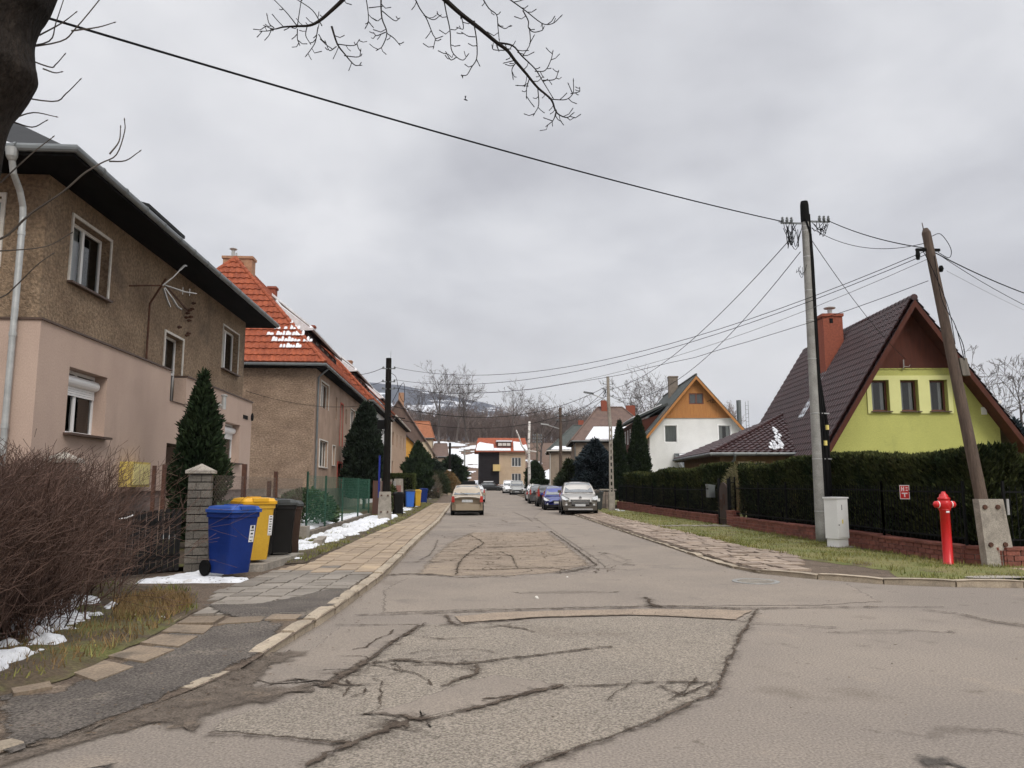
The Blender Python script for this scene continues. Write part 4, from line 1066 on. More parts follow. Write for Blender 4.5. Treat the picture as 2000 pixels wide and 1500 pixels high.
mb.tube([(px_, EYr - .03, EZ - .2), (px_, EYr + .04, 6.52), (px_, EYr + .26, 6.30), (px_, EYr + .38, 6.08), (px_, EY - .085, 5.9), (px_, EY - .085, .2)], .052, 12)
for z in (5.6, 3.9, 2.4, 1.2):
    mb.tube([(px_, EY - .085, z), (px_, EY - .085, z + .07)], .060, 12)
mb.build('downpipe', W['zinc'], h1, world=True)
mb = MB().extr([(-7.9, 18.9, 7.7), (-7.9, 21.2, 7.7), (-7.9, 21.2, 8.34), (-7.9, 18.9, 8.34)], (-2.2, 0, 0))
mb.extr([(-7.75, 18.8, 8.32), (-7.75, 21.3, 8.32), (-10.2, 21.3, 8.95), (-10.2, 18.8, 8.95)], (0, 0, .09))
dm = mb.build('dormer', W['roof_dark'], h1, world=True)
sn = MB().add([(x, y, 6.93 + (y - 12.36) * .669 + .03) for x, y in ((-15.5, 12.42), (-7.2, 12.42), (-7.9, 12.9), (-9.0, 13.5), (-10.6, 14.5), (-15.5, 14.2))], [(0, 1, 2, 3, 4, 5)])
sn.build('snow_cover', W['snow'], rf, world=True)
# things fixed to its street front
mb = MB().bx(LX_, LX_ + .26, 16.12, 17.02, 1.47, 1.98)
b_ = mb.build('meter_box', mat('yellow gas box', (.60, .47, .13), (.50, .38, .10), rough=.5, vs=5), h1, world=True)
MB().bx(LX_ + .26, LX_ + .272, 16.16, 16.98, 1.51, 1.94).build('meter_box_lid', mat('pale yellow lid', (.70, .61, .27), rough=.5), b_, world=True)
mb = MB()
ax, ay = -6.72, 17.6
mb.tube([(UX + .04, 17.75, 3.75), (UX + .05, 17.72, 4.6), (UX + .10, 17.6, 5.6), (ax, 17.45, 6.15)], .024, 8)
mb.tube([(UX, 16.7, 5.78), (ax, 17.4, 5.98)], .018, 6)
mb.tube([(ax, 17.45, 6.0), (UX + .05, 20.1, 6.02)], .022, 6)
an = mb.build('antenna_mast', W['rust'], h1, world=True)
mb = MB()
for s0 in ([(ax, 17.3, 5.95), (ax + .18, 17.36, 6.15), (ax + .30, 17.45, 6.36), (ax + .34, 17.62, 6.52), (ax + .33, 17.75, 6.54)], [(ax, 17.42, 5.93), (ax + .14, 17.50, 5.72), (ax + .22, 17.62, 5.55), (ax + .26, 17.78, 5.52)], [(ax, 17.34, 5.9), (ax + .06, 17.4, 5.68), (ax + .12, 17.48, 5.5)], [(ax, 17.36, 5.98), (ax + .3, 17.75, 5.93), (ax + .5, 18.0, 5.95)]):
    n_ = len(s0)
    for i in range(n_ - 1):
        mb.beam(s0[i], s0[i + 1], .06 * (1 - i / n_) + .014, .02)
mb.beam((ax + .3, 17.7, 5.85), (ax + .3, 17.7, 6.02), .012, .012); mb.beam((ax + .4, 17.86, 5.86), (ax + .4, 17.86, 6.03), .012, .012)
mb.build('antenna_reflector', W['metal_pale'], an, world=True)
for (y, z) in ((20.0, 5.92), (20.12, 6.02), (20.25, 5.88), (19.95, 5.80), (20.3, 6.1), (20.4, 6.28), (20.15, 5.76), (19.5, 5.45), (20.05, 5.35), (20.15, 5.42)):
    MB().lathe([(.012, 0), (.036, .02), (.042, .06), (.02, .08), (.032, .1), (.01, .12)], (UX + .04, y, z), 8, 'x').build('insulator', W['rust'], h1, world=True)
mb = MB(); mb.tube([(LX_, 22.0, 3.72), (LX_ + .22, 22.0, 3.72)], .06, 10); mb.tube([(LX_ + .22, 22, 3.62), (LX_ + .22, 22, 3.98)], .062, 12); mb.lathe([(.09, 0), (.10, .03), (.06, .06)], (LX_ + .22, 22, 3.98), 12)
mb.build('flue', W['zinc'], h1, world=True)
mb = MB().bx(LX_, LX_ + .02, 24.75, 25.25, 3.60, 3.72); mb.lathe([(.03, 0), (.045, .05), (.05, .16), (.03, .22), (.01, .26)], (LX_ + .10, 25.45, 3.58), 10)
mb.build('house_lantern', W['black_metal'], h1, world=True)

# =============================================== red roofed rows on the left
def row_house(name, label, y0, y1, ez, rz_, rx_, dorm, wallmat, endmat, tile, chim, hip0=3.7, hip1=0., gut='gutter_grey', X=-7.0, end_holes=(), fac_holes=(), detail=True, snow_end=True, soff='soffit', depth=-17.):
    h = thing(name, label, 'house', (X, y0, hz(0, y0)))
    g0 = hz(0, y0) - .2
    mb = MB()
    wall(mb, (X, 0, 0), (0, 1, 0), [(y0, g0), (y1, g0), (y1, ez + .1), (y0, ez + .1)], [r for r in fac_holes], .2)
    wall(mb, (0, y1, 0), (-1, 0, 0), [(-X, g0), (-depth, g0), (-depth, ez + .1), (-X, ez + .1)] if hip1 else [(-X, g0), (-depth, g0), (-depth, ez + .1), (-rx_, rz_ - .15), (-X, ez + .1)])
    mb.build('facade', W[wallmat], h, world=True)
    mb = MB()
    wall(mb, (0, y0, 0), (1, 0, 0), [(depth, g0), (X, g0), (X, ez + .1), (depth, ez + .1)] if hip0 else [(depth, g0), (X, g0), (X, ez + .1), (rx_, rz_ - .15), (depth, ez + .1)], end_holes, .2)
    mb.build('end_wall', W[endmat], h, world=True)
    ov = .5
    ex, ey0, ey1 = X + ov, y0 - (.55 if hip0 else .3), y1 + (.5 if hip1 else .2)
    bx_ = depth - ov
    A, B, C, D = (ex, ey0, ez), (ex, ey1, ez), (bx_, ey1, ez), (bx_, ey0, ez)
    Ra, Rb = (rx_, ey0 + hip0, rz_), (rx_, ey1 - hip1, rz_)
    polys = [[A, B, Rb, Ra], [C, D, Ra, Rb]]
    if hip0: polys.append([D, A, Ra])
    if hip1: polys.append([B, C, Rb])
    mb = MB()
    for q in polys: slab(mb, q, .12)
    roof = mb.build('roof', W[tile], h, world=True)
    if detail:
        tiles([A, B, Rb, Ra], w=.25, h=.38, step=.045, wave=.035).build('roof_tiles', W[tile], roof, world=True)
        if hip0: tiles([D, A, Ra], w=.30, h=.40, step=.055, wave=.045, n_in=6).build('roof_tiles', W[tile], roof, world=True)
    mb = MB(); ridge_caps(mb, Ra, Rb, .13)
    if hip0: ridge_caps(mb, A, Ra, .12); ridge_caps(mb, D, Ra, .12)
    if hip1: ridge_caps(mb, B, Rb, .12)
    mb.build('ridge_tiles', W[tile], roof, world=True)
    mb = MB().bx(X - .0, ex - .03, ey0 + .05, ey1 - .05, ez - .22, ez - .14)
    if hip0: mb.bx(depth, X, ey0 + .05, y0, ez - .22, ez - .14)
    mb.build('soffit', W[soff], h, world=True)
    mb = MB(); gutter(mb, ([(bx_, ey0 - .03, ez - .1)] if hip0 else []) + [(ex + .04, ey0 - .03, ez - .1), (ex + .04, ey1, ez - .1)], .075)
    mb.tube([(ex, y0 + .5, ez - .15), (ex - .1, y0 + .3, ez - .3), (X + .08, y0 + .3, ez - .6), (X + .08, y0 + .3, g0)], .05, 8)
    mb.build('gutter', W[gut], h, world=True)
    for (y_a, y_b, xf, zt, xr) in dorm:
        slope = (rz_ - ez) / (ex - rx_)
        zb = ez + slope * (ex - xf) - .1
        zr = ez + slope * (ex - xr)
        mb = MB()
        holes = [(y_a + .5 + i * (y_b - y_a - .6) / 5, y_a + .5 + i * (y_b - y_a - .6) / 5 + .85, zb + .45, zt - .22) for i in range(5)]
        wall(mb, (xf, 0, 0), (0, 1, 0), [(y_a, zb), (y_b, zb), (y_b, zt), (y_a, zt)], holes, .1)
        mb.extr([(xf, y_a, zb), (xf, y_a, zt), (xr + .3, y_a, zr - .1)], (0, .08, 0)); mb.extr([(xf, y_b, zb), (xf, y_b, zt), (xr + .3, y_b, zr - .1)], (0, -.08, 0))
        dd = mb.build('dormer', W['dormer_wood'], h, world=True)
        for a, b, c, d in holes:
            fr = MB().bx(xf - .07, xf - .02, a, a + .07, c, d).bx(xf - .07, xf - .02, b - .07, b, c, d).bx(xf - .07, xf - .02, a + .07, b - .07, c, c + .06).bx(xf - .07, xf - .02, a + .07, b - .07, d - .06, d).bx(xf - .072, xf - .022, (a + b) / 2 - .03, (a + b) / 2 + .03, c + .06, d - .06)
            fr.quad((xf - .06, a, c), (xf - .06, b, c), (xf - .06, b, d), (xf - .06, a, d))
            fw_ = fr.build('window', W['white_paint'], dd, world=True); fw_.data.materials.append(W['pane_dark']); fw_.data.polygons[-1].material_index = 1
        q = [(xf + .32, y_a - .3, zt - .02), (xf + .32, y_b + .3, zt - .02), (xr, y_b + .3, zr + .02), (xr, y_a - .3, zr + .02)]
        m2 = MB().extr(q, (0, 0, .14)); m2.build('dormer_roof', W['tile_old'], dd, world=True)
        zq = ez + slope * (ex - xf + .9)
        m2 = MB().extr([(xf + .34, y_a - .32, zt + .05), (xr + .1, y_a + 1.5, zr + .22), (xf - 1.5, y_a - 1.0, ez + slope * (ex - xf + 1.5) + .12), (xf - .35, y_a - .5, zt - .02)][::-1], (0, -.02, .12)); m2.build('snow_cover', W['snow'], dd, world=True)
        m2 = MB().extr([(xf + .25, y_a - .22, zt + .14), (xf + .25, y_b + .2, zt + .14), (xr + .05, y_b + .2, zr + .17), (xr + .05, y_a - .22, zr + .17)], (0, 0, .13)); m2.build('snow_cover', W['snow'], dd, world=True)
    for (cx, cy, sx, sy, zt, mt, pot) in chim:
        m2 = MB().bx(cx - sx / 2, cx + sx / 2, cy - sy / 2, cy + sy / 2, rz_ - 2.2, zt - .14).bx(cx - sx / 2 - .06, cx + sx / 2 + .06, cy - sy / 2 - .06, cy + sy / 2 + .06, zt - .14, zt)
        c_ = m2.build('chimney', W[mt], roof, world=True)
        if pot:
            m2 = MB().lathe([(.10, 0), (.10, .42), (.085, .42)], (cx - .35, cy, zt), 10).lathe([(.05, .40), (.20, .47), (.21, .50), (.05, .58)], (cx - .35, cy, zt), 10).lathe([(.05, 0), (.05, .3)], (cx - .2, cy + .1, zt), 8)
            m2.build('chimney_flue', W['metal_pale'], roof, world=True)
    return h, roof, (A, B, Ra, Rb, D)


W['dormer_wood'] = mat('dark brown dormer boards', (.075, .030, .024), (.055, .024, .020), vs=3)
fh = [(38.55, 40.75, 5.40, 6.66), (43.2, 43.75, 5.15, 6.4), (44.95, 45.85, 3.75, 6.2), (46.9, 47.5, 5.2, 6.1), (49.0, 51.0, 4.8, 6.3), (38.6, 40.9, 2.42, 3.74), (42.5, 43.35, 2.6, 3.65), (44.4, 45.9, .3, 2.75), (48.5, 50.5, 2.4, 3.7), (52, 53.2, 5.0, 6.2)]
hA, rA, (A, B, Ra, Rb, D) = row_house('row_house', 'long red tiled house with bare beige end wall and a wide snowy dormer', 37.1, 54.2, 7.3, 13.4, -12.0, [(40.6, 50.0, -8.15, 9.55, -10.1)], 'stucco_facade', 'stucco_end', 'tile_red',
    [(-12.2, 41.7, 1.55, .7, 13.85, 'chim_old', True), (-12.0, 48.4, .45, .55, 13.95, 'chim_brick', False)], fac_holes=fh)
for i, (r, kw) in enumerate(zip(fh, (dict(cols=2, trim=(.08, 'white_paint'), frame='white_paint'), dict(cols=1, frame='sill'), dict(cols=1, frame='white_paint', trim=(.08, 'red_trim')), dict(cols=1, frame='white_paint'), dict(cols=2, trim=(.06, 'white_paint'), curtain=[(49.1, 50.9)]),
        dict(cols=3, trim=(.06, 'white_paint'), frame='white_paint', sill='white_paint', curtain=[(40.0, 40.85)]), dict(cols=1, frame='white_paint', trim=(.05, 'white_paint'), sill='white_paint'), dict(cols=1, frame='red_trim', trim=(.12, 'red_trim'), name='door'), dict(cols=2), dict(cols=1)))):
    W.setdefault('red_trim', mat('old red paint', (.48, .085, .055), (.38, .06, .04), vs=4))
    window(hA, (-7, 0, 0), U, r, .1, **kw)
MB().bx(-7.0, -6.93, 37.12, 54.15, 0, 1.35).bx(-17, -6.93, 37.02, 37.098, 0, 1.35).build('plinth', W['stone'], hA, world=True)
# snow caught on the tiles near the lower corner of the hipped end
u_ = (Vector(A) - Vector(D)).normalized(); nn_ = u_.cross(Vector(Ra) - Vector(A)).normalized()
if nn_.z < 0: nn_ = -nn_
vv_ = nn_.cross(u_)
if vv_.z < 0: vv_ = -vv_
mb = MB(); r9 = random.Random(4)
for r_ in range(2, 8):
    xc = 8.75 + .16 * r_; half = (.55, 1.15, 1.35, 1.2, .8, .35)[r_ - 2]
    n_ = int(half * 2 / .15)
    for i in range(n_):
        x = xc - half + i * .15 + (.25 if r_ < 4 else 0)
        if r9.random() < .10 + (.25 if r_ == 7 else 0) + .4 * abs(i / n_ - .5) ** 2 or x > 11.25 - r_ * .36: continue
        l = .165 * r9.uniform(.7, 1.15); hgt = r9.uniform(.16, .37)
        p = [Vector(D) + u_ * (x + a) + vv_ * (r_ * .40 + b + .015) + nn_ * c for a, b, c in ((0, 0, .085), (l * .6, -.01, .095), (l, .03, .085), (l * .9, hgt * .8, .065), (l * .5, hgt, .06), (l * .1, hgt * .85, .065))]
        mb.extr(p, nn_ * .03)
mb.build('snow_patch', W['snow'], rA, world=True)
fhB = [(59, 60.4, 5.4, 6.7), (63, 64.4, 5.4, 6.7), (67, 68.4, 5.4, 6.7), (71, 72.2, 5.4, 6.7), (59, 60.4, 2.6, 3.9), (67, 68.4, 2.6, 3.9)]
hB, rB, _ = row_house('row_house', 'red tiled row house with white front behind the tall cypress, second from the near end', 57.0, 74.0, 7.75, 13.9, -12.2, [(58.3, 68.5, -8.2, 10.0, -10.4)], 'white_wall', 'white_wall', 'tile_red', [(-12.2, 62, .6, .6, 14.3, 'chim_brick', False)], hip0=2.2, fac_holes=fhB)
for r in fhB: window(hB, (-7, 0, 0), U, r, .1, cols=2, plain=True)
fhC = [(79, 80.6, 5.6, 7.0), (84, 85.2, 5.6, 7.0), (89.5, 90.6, 5.6, 7.2), (94, 95.2, 5.6, 7.2), (79, 80.6, 2.6, 4.0), (89, 90.4, 2.8, 4.0), (94, 95, 2.8, 4)]
hC, rC, _ = row_house('row_house', 'beige row house with black eaves and white downpipe, third along the left side', 76.5, 98.5, 8.45, 14.2, -12.4, [(80, 90, -8.4, 10.4, -10.6)], 'beige_pink', 'beige_pink', 'tile_red', [(-12.4, 84, .8, .8, 15, 'chim_old', False)], hip0=0, hip1=0, fac_holes=fhC, gut='white_paint', detail=False) if W.setdefault('beige_pink', mat('pinkish beige render', (.50, .35, .25), (.44, .31, .22), vs=1, speck=.05)) else None
for r in fhC: window(hC, (-7, 0, 0), U, r, .1, cols=2, plain=True, frame='brown_pvc')


def gable_house(name, label, x0, x1, y0, y1, zb, ze, zr, wallm, roofm, gablem=None, zg=None, ridge_x=None, holes=(), ov=.4, group=None, wkw=None):
    """house whose gable faces the street's near end (towards -y)"""
    h = thing(name, label, 'house', (x0, y0, zb), group=group)
    rx_ = ridge_x if ridge_x is not None else (x0 + x1) / 2
    mb = MB()
    wall(mb, (0, y0, 0), (1, 0, 0), [(x0, zb - .5), (x1, zb - .5), (x1, ze), (rx_, zr - .1), (x0, ze)], holes, .15)
    wall(mb, (x1, 0, 0), (0, 1, 0), [(y0, zb - .5), (y1, zb - .5), (y1, ze), (y0, ze)])
    wall(mb, (x0, 0, 0), (0, -1, 0), [(-y1, zb - .5), (-y0, zb - .5), (-y0, ze), (-y1, ze)])
    mb.build('wall', W[wallm], h, world=True)
    for r in holes: window(h, (0, y0, 0), (1, 0, 0), r, .08, plain=True, **(wkw or {}))
    if gablem:
        t = (zg - ze) / (zr - ze)
        MB().extr([(lerp(x0, rx_, t), y0, zg), (lerp(x1, rx_, t), y0, zg), (rx_, y0, zr - .1)], (0, -.06, 0)).build('gable_boards', W[gablem], h, world=True)
    sl, sr = (zr - ze) / (rx_ - x0), (zr - ze) / (x1 - rx_)
    mb = MB()
    slab(mb, [(x0 - ov, y0 - ov, ze - ov * sl), (rx_, y0 - ov, zr), (rx_, y1 + ov, zr), (x0 - ov, y1 + ov, ze - ov * sl)], .2)
    slab(mb, [(rx_, y0 - ov, zr), (x1 + ov, y0 - ov, ze - ov * sr), (x1 + ov, y1 + ov, ze - ov * sr), (rx_, y1 + ov, zr)], .2)
    roof = mb.build('roof', W[roofm], h, world=True)
    return h, roof


gable_house('small_house', 'mustard yellow house with a dark sloping verge past the row on the left', -13.5, -4.6, 103, 112, .5, 5.6, 9.9, 'mustard', 'roof_dark', ridge_x=-9.1, holes=[(-8.5, -7.3, 5.2, 6.4)], wkw=dict(cols=2))
hE, rE = gable_house('small_house', 'cream house with brown boarded gable past the mustard one', -14.5, -4.3, 118, 130, .6, 6.8, 14.6, 'cream', 'tile_old', gablem='tile_old', zg=8.1, ridge_x=-9.6, holes=[(-6.6, -5.6, 4.2, 5.4)], wkw=dict(cols=2))
MB().bx(-9.9, -9.1, 121, 121.8, 12.5, 16).build('chimney', W['chim_old'], rE, world=True)


def hip_house(name, label, x0, x1, y0, y1, zb, ze, zr, wallm, roofm, ov=.5, rxy=None, holes=(), loc=None, rz=0., wkw=None, snow=None, soff='soffit', gutm='gutter_grey', sideholes=()):
    """hip roofed house in its own frame: front at y0 facing -y, street side at x0"""
    h = thing(name, label, 'house', loc or (0, 0, 0), rz)
    mb = MB()
    wall(mb, (0, y0, 0), (1, 0, 0), [(x0, zb), (x1, zb), (x1, ze), (x0, ze)], holes, .14)
    wall(mb, (x0, 0, 0), (0, -1, 0), [(-y1, zb), (-y0, zb), (-y0, ze), (-y1, ze)], sideholes, .14)
    wall(mb, (x1, 0, 0), (0, 1, 0), [(y0, zb), (y1, zb), (y1, ze), (y0, ze)])
    wall(mb, (0, y1, 0), (-1, 0, 0), [(-x1, zb), (-x0, zb), (-x0, ze), (-x1, ze)])
    mb.build('wall', W[wallm], h)
    for r in holes: window(h, (0, y0, 0), (1, 0, 0), r, .08, plain=True, world=False, **(wkw or {}))
    for r in sideholes: window(h, (x0, 0, 0), (0, -1, 0), r, .08, plain=True, world=False, **(wkw or {}))
    A, B, C, D = (x0 - ov, y0 - ov, ze), (x1 + ov, y0 - ov, ze), (x1 + ov, y1 + ov, ze), (x0 - ov, y1 + ov, ze)
    (ax, ay), (bx_, by) = rxy
    Ra, Rb = (ax, ay, zr), (bx_, by, zr)
    if abs(ax - bx_) > abs(ay - by):   # ridge along x
        polys = [[A, B, Rb, Ra], [B, C, Rb], [C, D, Ra, Rb], [D, A, Ra]]
    else:
        polys = [[A, B, Ra], [B, C, Rb, Ra], [C, D, Rb], [D, A, Ra, Rb]]
    mb = MB()
    for q in polys: slab(mb, q, .14)
    mb.tube([Ra, Rb], .1, 8); mb.tube([A, Ra], .09, 8); mb.tube([B, Ra if len(polys[0]) == 3 else Rb], .09, 8); mb.tube([D, Rb if len(polys[0]) == 3 else Ra], .09, 8)
    roof = mb.build('roof', W[roofm], h)
    MB().bx(x0 - ov + .05, x1 + ov - .05, y0 - ov + .05, y0 - .002, ze - .2, ze - .14).bx(x0 - ov + .05, x0 - .002, y0, y1, ze - .2, ze - .14).build('soffit', W[soff], h)
    mb = MB(); gutter(mb, [D, A, B], .07); mb.v = [(a, b, c - .06) for a, b, c in mb.v]
    mb.tube([(x0 - ov + .2, y0 - ov + .15, ze - .1), (x0 - .1, y0 - .08, ze - .5), (x0 - .1, y0 - .08, zb)], .05, 8)
    mb.build('gutter', W[gutm], h)
    if snow:
        for q in snow: MB().extr(q, (0, 0, .10)).build('snow_cover', W['snow'], roof)
    return h, roof


# far left houses on the slope
hip_house('small_house', 'far house with a bright orange roof above the other left-hand roofs', -11.5, -5.4, 143, 151, 1., 10.2, 13.6, 'cream', 'tile_orange', rxy=((-10.5, 147), (-6.1, 147)))
hip_house('small_house', 'far house with a plain brown roof beside the snowy slope', -5.2, -2.6, 141, 148, .5, 6.7, 9.3, 'grey_beige', 'tile_old', rxy=((-5.0, 145.5), (-2.7, 145.5)), ov=.3)

# =============================================== house closing the street
hG = thing('end_house', 'house closing the street, half black timber and half beige, with snow on its red roof', 'house', (3.0, 131, .65))
mb = MB(); wall(mb, (0, 131, 0), (1, 0, 0), [(6.5, .3), (10.95, .3), (10.95, 7.3), (6.5, 7.3)], [(8.6, 10.2, 4.7, 6.2), (8.6, 10.2, 2.0, 3.5)], .12); wall(mb, (10.95, 0, 0), (0, 1, 0), [(131, .3), (139, .3), (139, 7.3), (131, 7.3)])
mb.build('wall', W['beige_wall'], hG, world=True)
for r in ((8.6, 10.2, 4.7, 6.2), (8.6, 10.2, 2.0, 3.5)): window(hG, (0, 131, 0), (1, 0, 0), r, .06, plain=True, cols=3, sill='white_paint')
mb = MB().bx(3.1, 6.5, 131.1, 139, .3, 7.3)
for i in range(9): mb.bx(3.08, 6.48, 131.04, 131.098, 1.9 + i * .6, 2.35 + i * .6)
mb.build('timber_wall', W['timber_black'] if 'timber_black' in W else W.setdefault('timber_black', mat('black timber', (.020, .017, .019), (.012, .010, .012), vs=2, stretch=(.3, 1, 4))), hG, world=True)
MB().bx(5.4, 6.6, 130.0, 131.04, 3.9, 5.0).build('balcony', W.setdefault('yellow_board', mat('pale yellow boards', (.62, .47, .21), (.55, .41, .18), vs=2)), hG, world=True)
mb = MB(); slab(mb, [(2.4, 130.3, 7.25), (11.4, 130.3, 7.25), (11.2, 134.5, 9.75), (2.9, 134.5, 9.75)], .16); slab(mb, [(11.4, 139.5, 7.25), (2.4, 139.5, 7.25), (2.9, 134.5, 9.75), (11.2, 134.5, 9.75)], .16)
rG = mb.build('roof', W['tile_red'], hG, world=True)
sl = lambda y: 7.25 + (y - 130.3) * 2.5 / 4.2 + .02
for q in ([(2.5, 130.35), (5.6, 130.35), (5.5, 132.2), (4.4, 132.45), (3.2, 132.9), (2.75, 132.2)], [(5.5, 130.35), (8.4, 130.35), (8.4, 130.95), (5.5, 131.0)], [(8.9, 130.35), (11.3, 130.35), (11.2, 132.2), (10.6, 131.9), (10.2, 132.9), (9.0, 133.1)]):
    MB().extr([(x, y, sl(y)) for x, y in q], (0, 0, .13)).build('snow_cover', W['snow'], rG, world=True)
mb = MB().bx(6.1, 8.6, 131.4, 133.6, 7.6, 8.9); dG = mb.build('dormer', W['dormer_wood'], rG, world=True)
MB().bx(6.3, 6.95, 131.36, 131.398, 8.2, 8.7).bx(7.05, 7.7, 131.36, 131.398, 8.2, 8.7).bx(7.8, 8.4, 131.36, 131.398, 8.2, 8.7).build('dormer_panes', W['white_paint'], rG, world=True)
MB().bx(6.0, 8.7, 131.2, 133.9, 8.9, 9.15).build('snow_cap', W['snow'], rG, world=True)

# =============================================== lime green house on the right
AR = R(-5.2)
hy = thing('gabled_house', 'lime green gabled house with glazed dark brown roof and three small gable windows', 'house', (14.75, 30.35, .3), AR)
# own frame: x right along the gable, y away; z measured from .3
gz0 = -.3
XL, XR, PK = 0., 7.05, 3.62
zL, zR, zP = 3.0, 3.75, 8.72
wn = [(1.98, 2.70, 4.20, 5.48), (3.16, 3.88, 4.20, 5.48), (4.34, 5.06, 4.20, 5.48)]
sL = (zP - zL) / (PK - XL); sR = (zP - zR) / (XR - PK)
mb = MB()
wall(mb, (0, 0, 0), (1, 0, 0), [(XL, -.4), (XR, -.4), (XR, zR), (5.42, 5.98), (1.98, 5.98), (XL, zL)], wn, .30)
wall(mb, (XL, 0, 0), (0, -1, 0), [(-11.4, -.4), (0, -.4), (0, zL), (-11.4, zL)])
wall(mb, (XR, 0, 0), (0, 1, 0), [(0, -.4), (11.4, -.4), (11.4, zR), (0, zR)])
mb.build('wall', W['lime'], hy)
mb = MB().extr([(1.98, -.03, 5.95), (5.42, -.03, 5.95), (PK, -.03, zP - .12)], (0, .2, 0))
mb.build('gable_boards', W['red_wood'], hy)
mb = MB()
for i in range(12):  # scalloped lower edge below the boards
    mb.extr([(2.12 + i * .28 + .14 * math.cos(t), -.036, 5.965 + .05 * math.sin(t)) for t in [math.pi + math.pi * j / 6 for j in range(7)]], (0, .03, 0))
mb.build('gable_edge', W['lime'], hy)
mb = MB()
mb.bx(1.80, 1.98, -.045, -.002, 4.10, 5.66).bx(5.06, 5.24, -.045, -.002, 4.10, 5.66).bx(1.98, 5.06, -.045, -.002, 5.48, 5.66).bx(2.70, 3.16, -.045, -.002, 4.10, 5.48).bx(3.88, 4.34, -.045, -.002, 4.10, 5.48)
mb.build('window_surround', W['lime_pale'], hy)
for r in wn: window(hy, (0, 0, 0), (1, 0, 0), r, .22, frame='brown_pvc', cols=1, fw=.075, sill='sill', world=False, curtain=[(r[0] + .08, r[0] + .24), (r[1] - .22, r[1] - .08)])
# roof: left slope tiled, verge boards
OV = .75
eL = (XL - .42, zL - .42 * sL); eR = (XR + .95, zR - .95 * sR)
Yb = 11.9
Lq = [(eL[0], Yb, eL[1]), (eL[0], -OV, eL[1]), (PK, -OV, zP), (PK, Yb, zP)]
Rq = [(eR[0], -OV, eR[1]), (eR[0], Yb, eR[1]), (PK, Yb, zP), (PK, -OV, zP)]
mb = MB(); slab(mb, Lq, .16); slab(mb, Rq, .16)
ry = mb.build('roof', W['tile_brown'], hy)
tiles(Lq, w=.30, h=.36, step=.04, wave=.11, n_in=6).build('roof_tiles', W['tile_brown'], ry)
tiles(Rq, w=.30, h=.36, step=.055, wave=.045, n_in=4).build('roof_tiles', W['tile_brown'], ry)
ridge_caps(MB(), (PK, -OV, zP + .05), (PK, Yb, zP + .05), .13).build('ridge_tiles', W['tile_brown'], ry)
mb = MB()
for a, b in (((eL[0], eL[1]), (PK, zP)), ((eR[0], eR[1]), (PK, zP))):
    d = Vector((b[0] - a[0], 0, b[1] - a[1]))
    mb.extr([(a[0], -OV - .03, a[1] - .38), (b[0], -OV - .03, b[1] - .36), (b[0], -OV - .03, b[1] - .06), (a[0], -OV - .03, a[1] - .06)], (0, .05, 0))
    mb.extr([(a[0], -OV + .02, a[1] - .26), (b[0], -OV + .02, b[1] - .26), (b[0], -OV + .02, b[1] - .20), (a[0], -OV + .02, a[1] - .20)], (0, OV - .02, 0))
mb.build('verge_boards', W['red_wood'], hy)
mb = MB().bx(2.15, 3.08, 5.1, 6.0, 6.2, 9.28).bx(2.10, 3.13, 5.05, 6.05, 9.28, 9.42)
W['chim_orange'] = W['chim_brick']
ch = mb.build('chimney', W['chim_orange'], ry)
MB().bx(2.45, 2.62, 5.085, 5.098, 8.95, 9.18).build('chimney_vent', W['black'], ry)
MB().lathe([(.11, 0), (.11, .30), (.09, .30)], (2.65, 5.5, 9.42), 12).lathe([(.05, .28), (.27, .33), (.28, .37), (.03, .47)], (2.65, 5.5, 9.42), 14).build('chimney_flue', W['metal_pale'], ry)
nL = Vector((-sL, 0, 1)).normalized(); dL = Vector((1, 0, sL)).normalized()
onL = lambda x, y, k=.0: Vector((x, y, zL + (x - XL) * sL)) + nL * k
mb = MB().extr([onL(1.95, 5.0, .04), onL(1.95, 6.1, .04), onL(3.2, 6.1, .04), onL(3.2, 5.0, .04)], nL * .06)
mb.build('chimney_flashing', W['metal_pale'], ry)
mb = MB().extr([onL(.75, 4.3, .06), onL(.75, 5.15, .06), onL(1.55, 5.15, .06), onL(1.55, 4.3, .06)], nL * .06)
sk = mb.build('skylight', W['roof_dark'], ry)
MB().extr([onL(.82, 4.38, .125), onL(.82, 5.07, .125), onL(1.48, 5.07, .125), onL(1.48, 4.38, .125)], nL * .008).build('skylight_pane', mat('sky window pane', (.5, .52, .54), rough=.08, spec=.8, metal=.6), ry)
mb = MB().extr([onL(-.42, -OV + .1, .09), onL(-.42, Yb, .09), onL(-.36, Yb, .09), onL(-.36, -OV + .1, .09)], nL * .02)
# porch on the street side with its own hipped tile roof
pz0 = 2.60
Pa, Pr, Pc = (-4.0, 2.5, pz0), (-.25, 2.5, pz0), (-4.0, 11.4, pz0)
Ph = (1.15, 8.4, 4.82)
tiles([Pa, Pr, Ph], w=.28, h=.34, step=.045, wave=.06, n_in=5).build('porch_tiles', W['tile_brown'], ry)
tiles([Pc, Pa, Ph], w=.28, h=.34, step=.045, wave=.06, n_in=5).build('porch_tiles', W['tile_brown'], ry)
mb = MB(); slab(mb, [Pa, Pr, Ph], .14); slab(mb, [Pc, Pa, Ph], .14); slab(mb, [(-.2, 11.4, pz0), Pc, Ph], .14)
pr = mb.build('porch_roof', W['tile_brown'], hy)
ridge_caps(MB(), (Pa[0], Pa[1], pz0 + .07), (Ph[0], Ph[1], Ph[2] + .05), .10).build('porch_ridge', W['tile_brown'], pr)
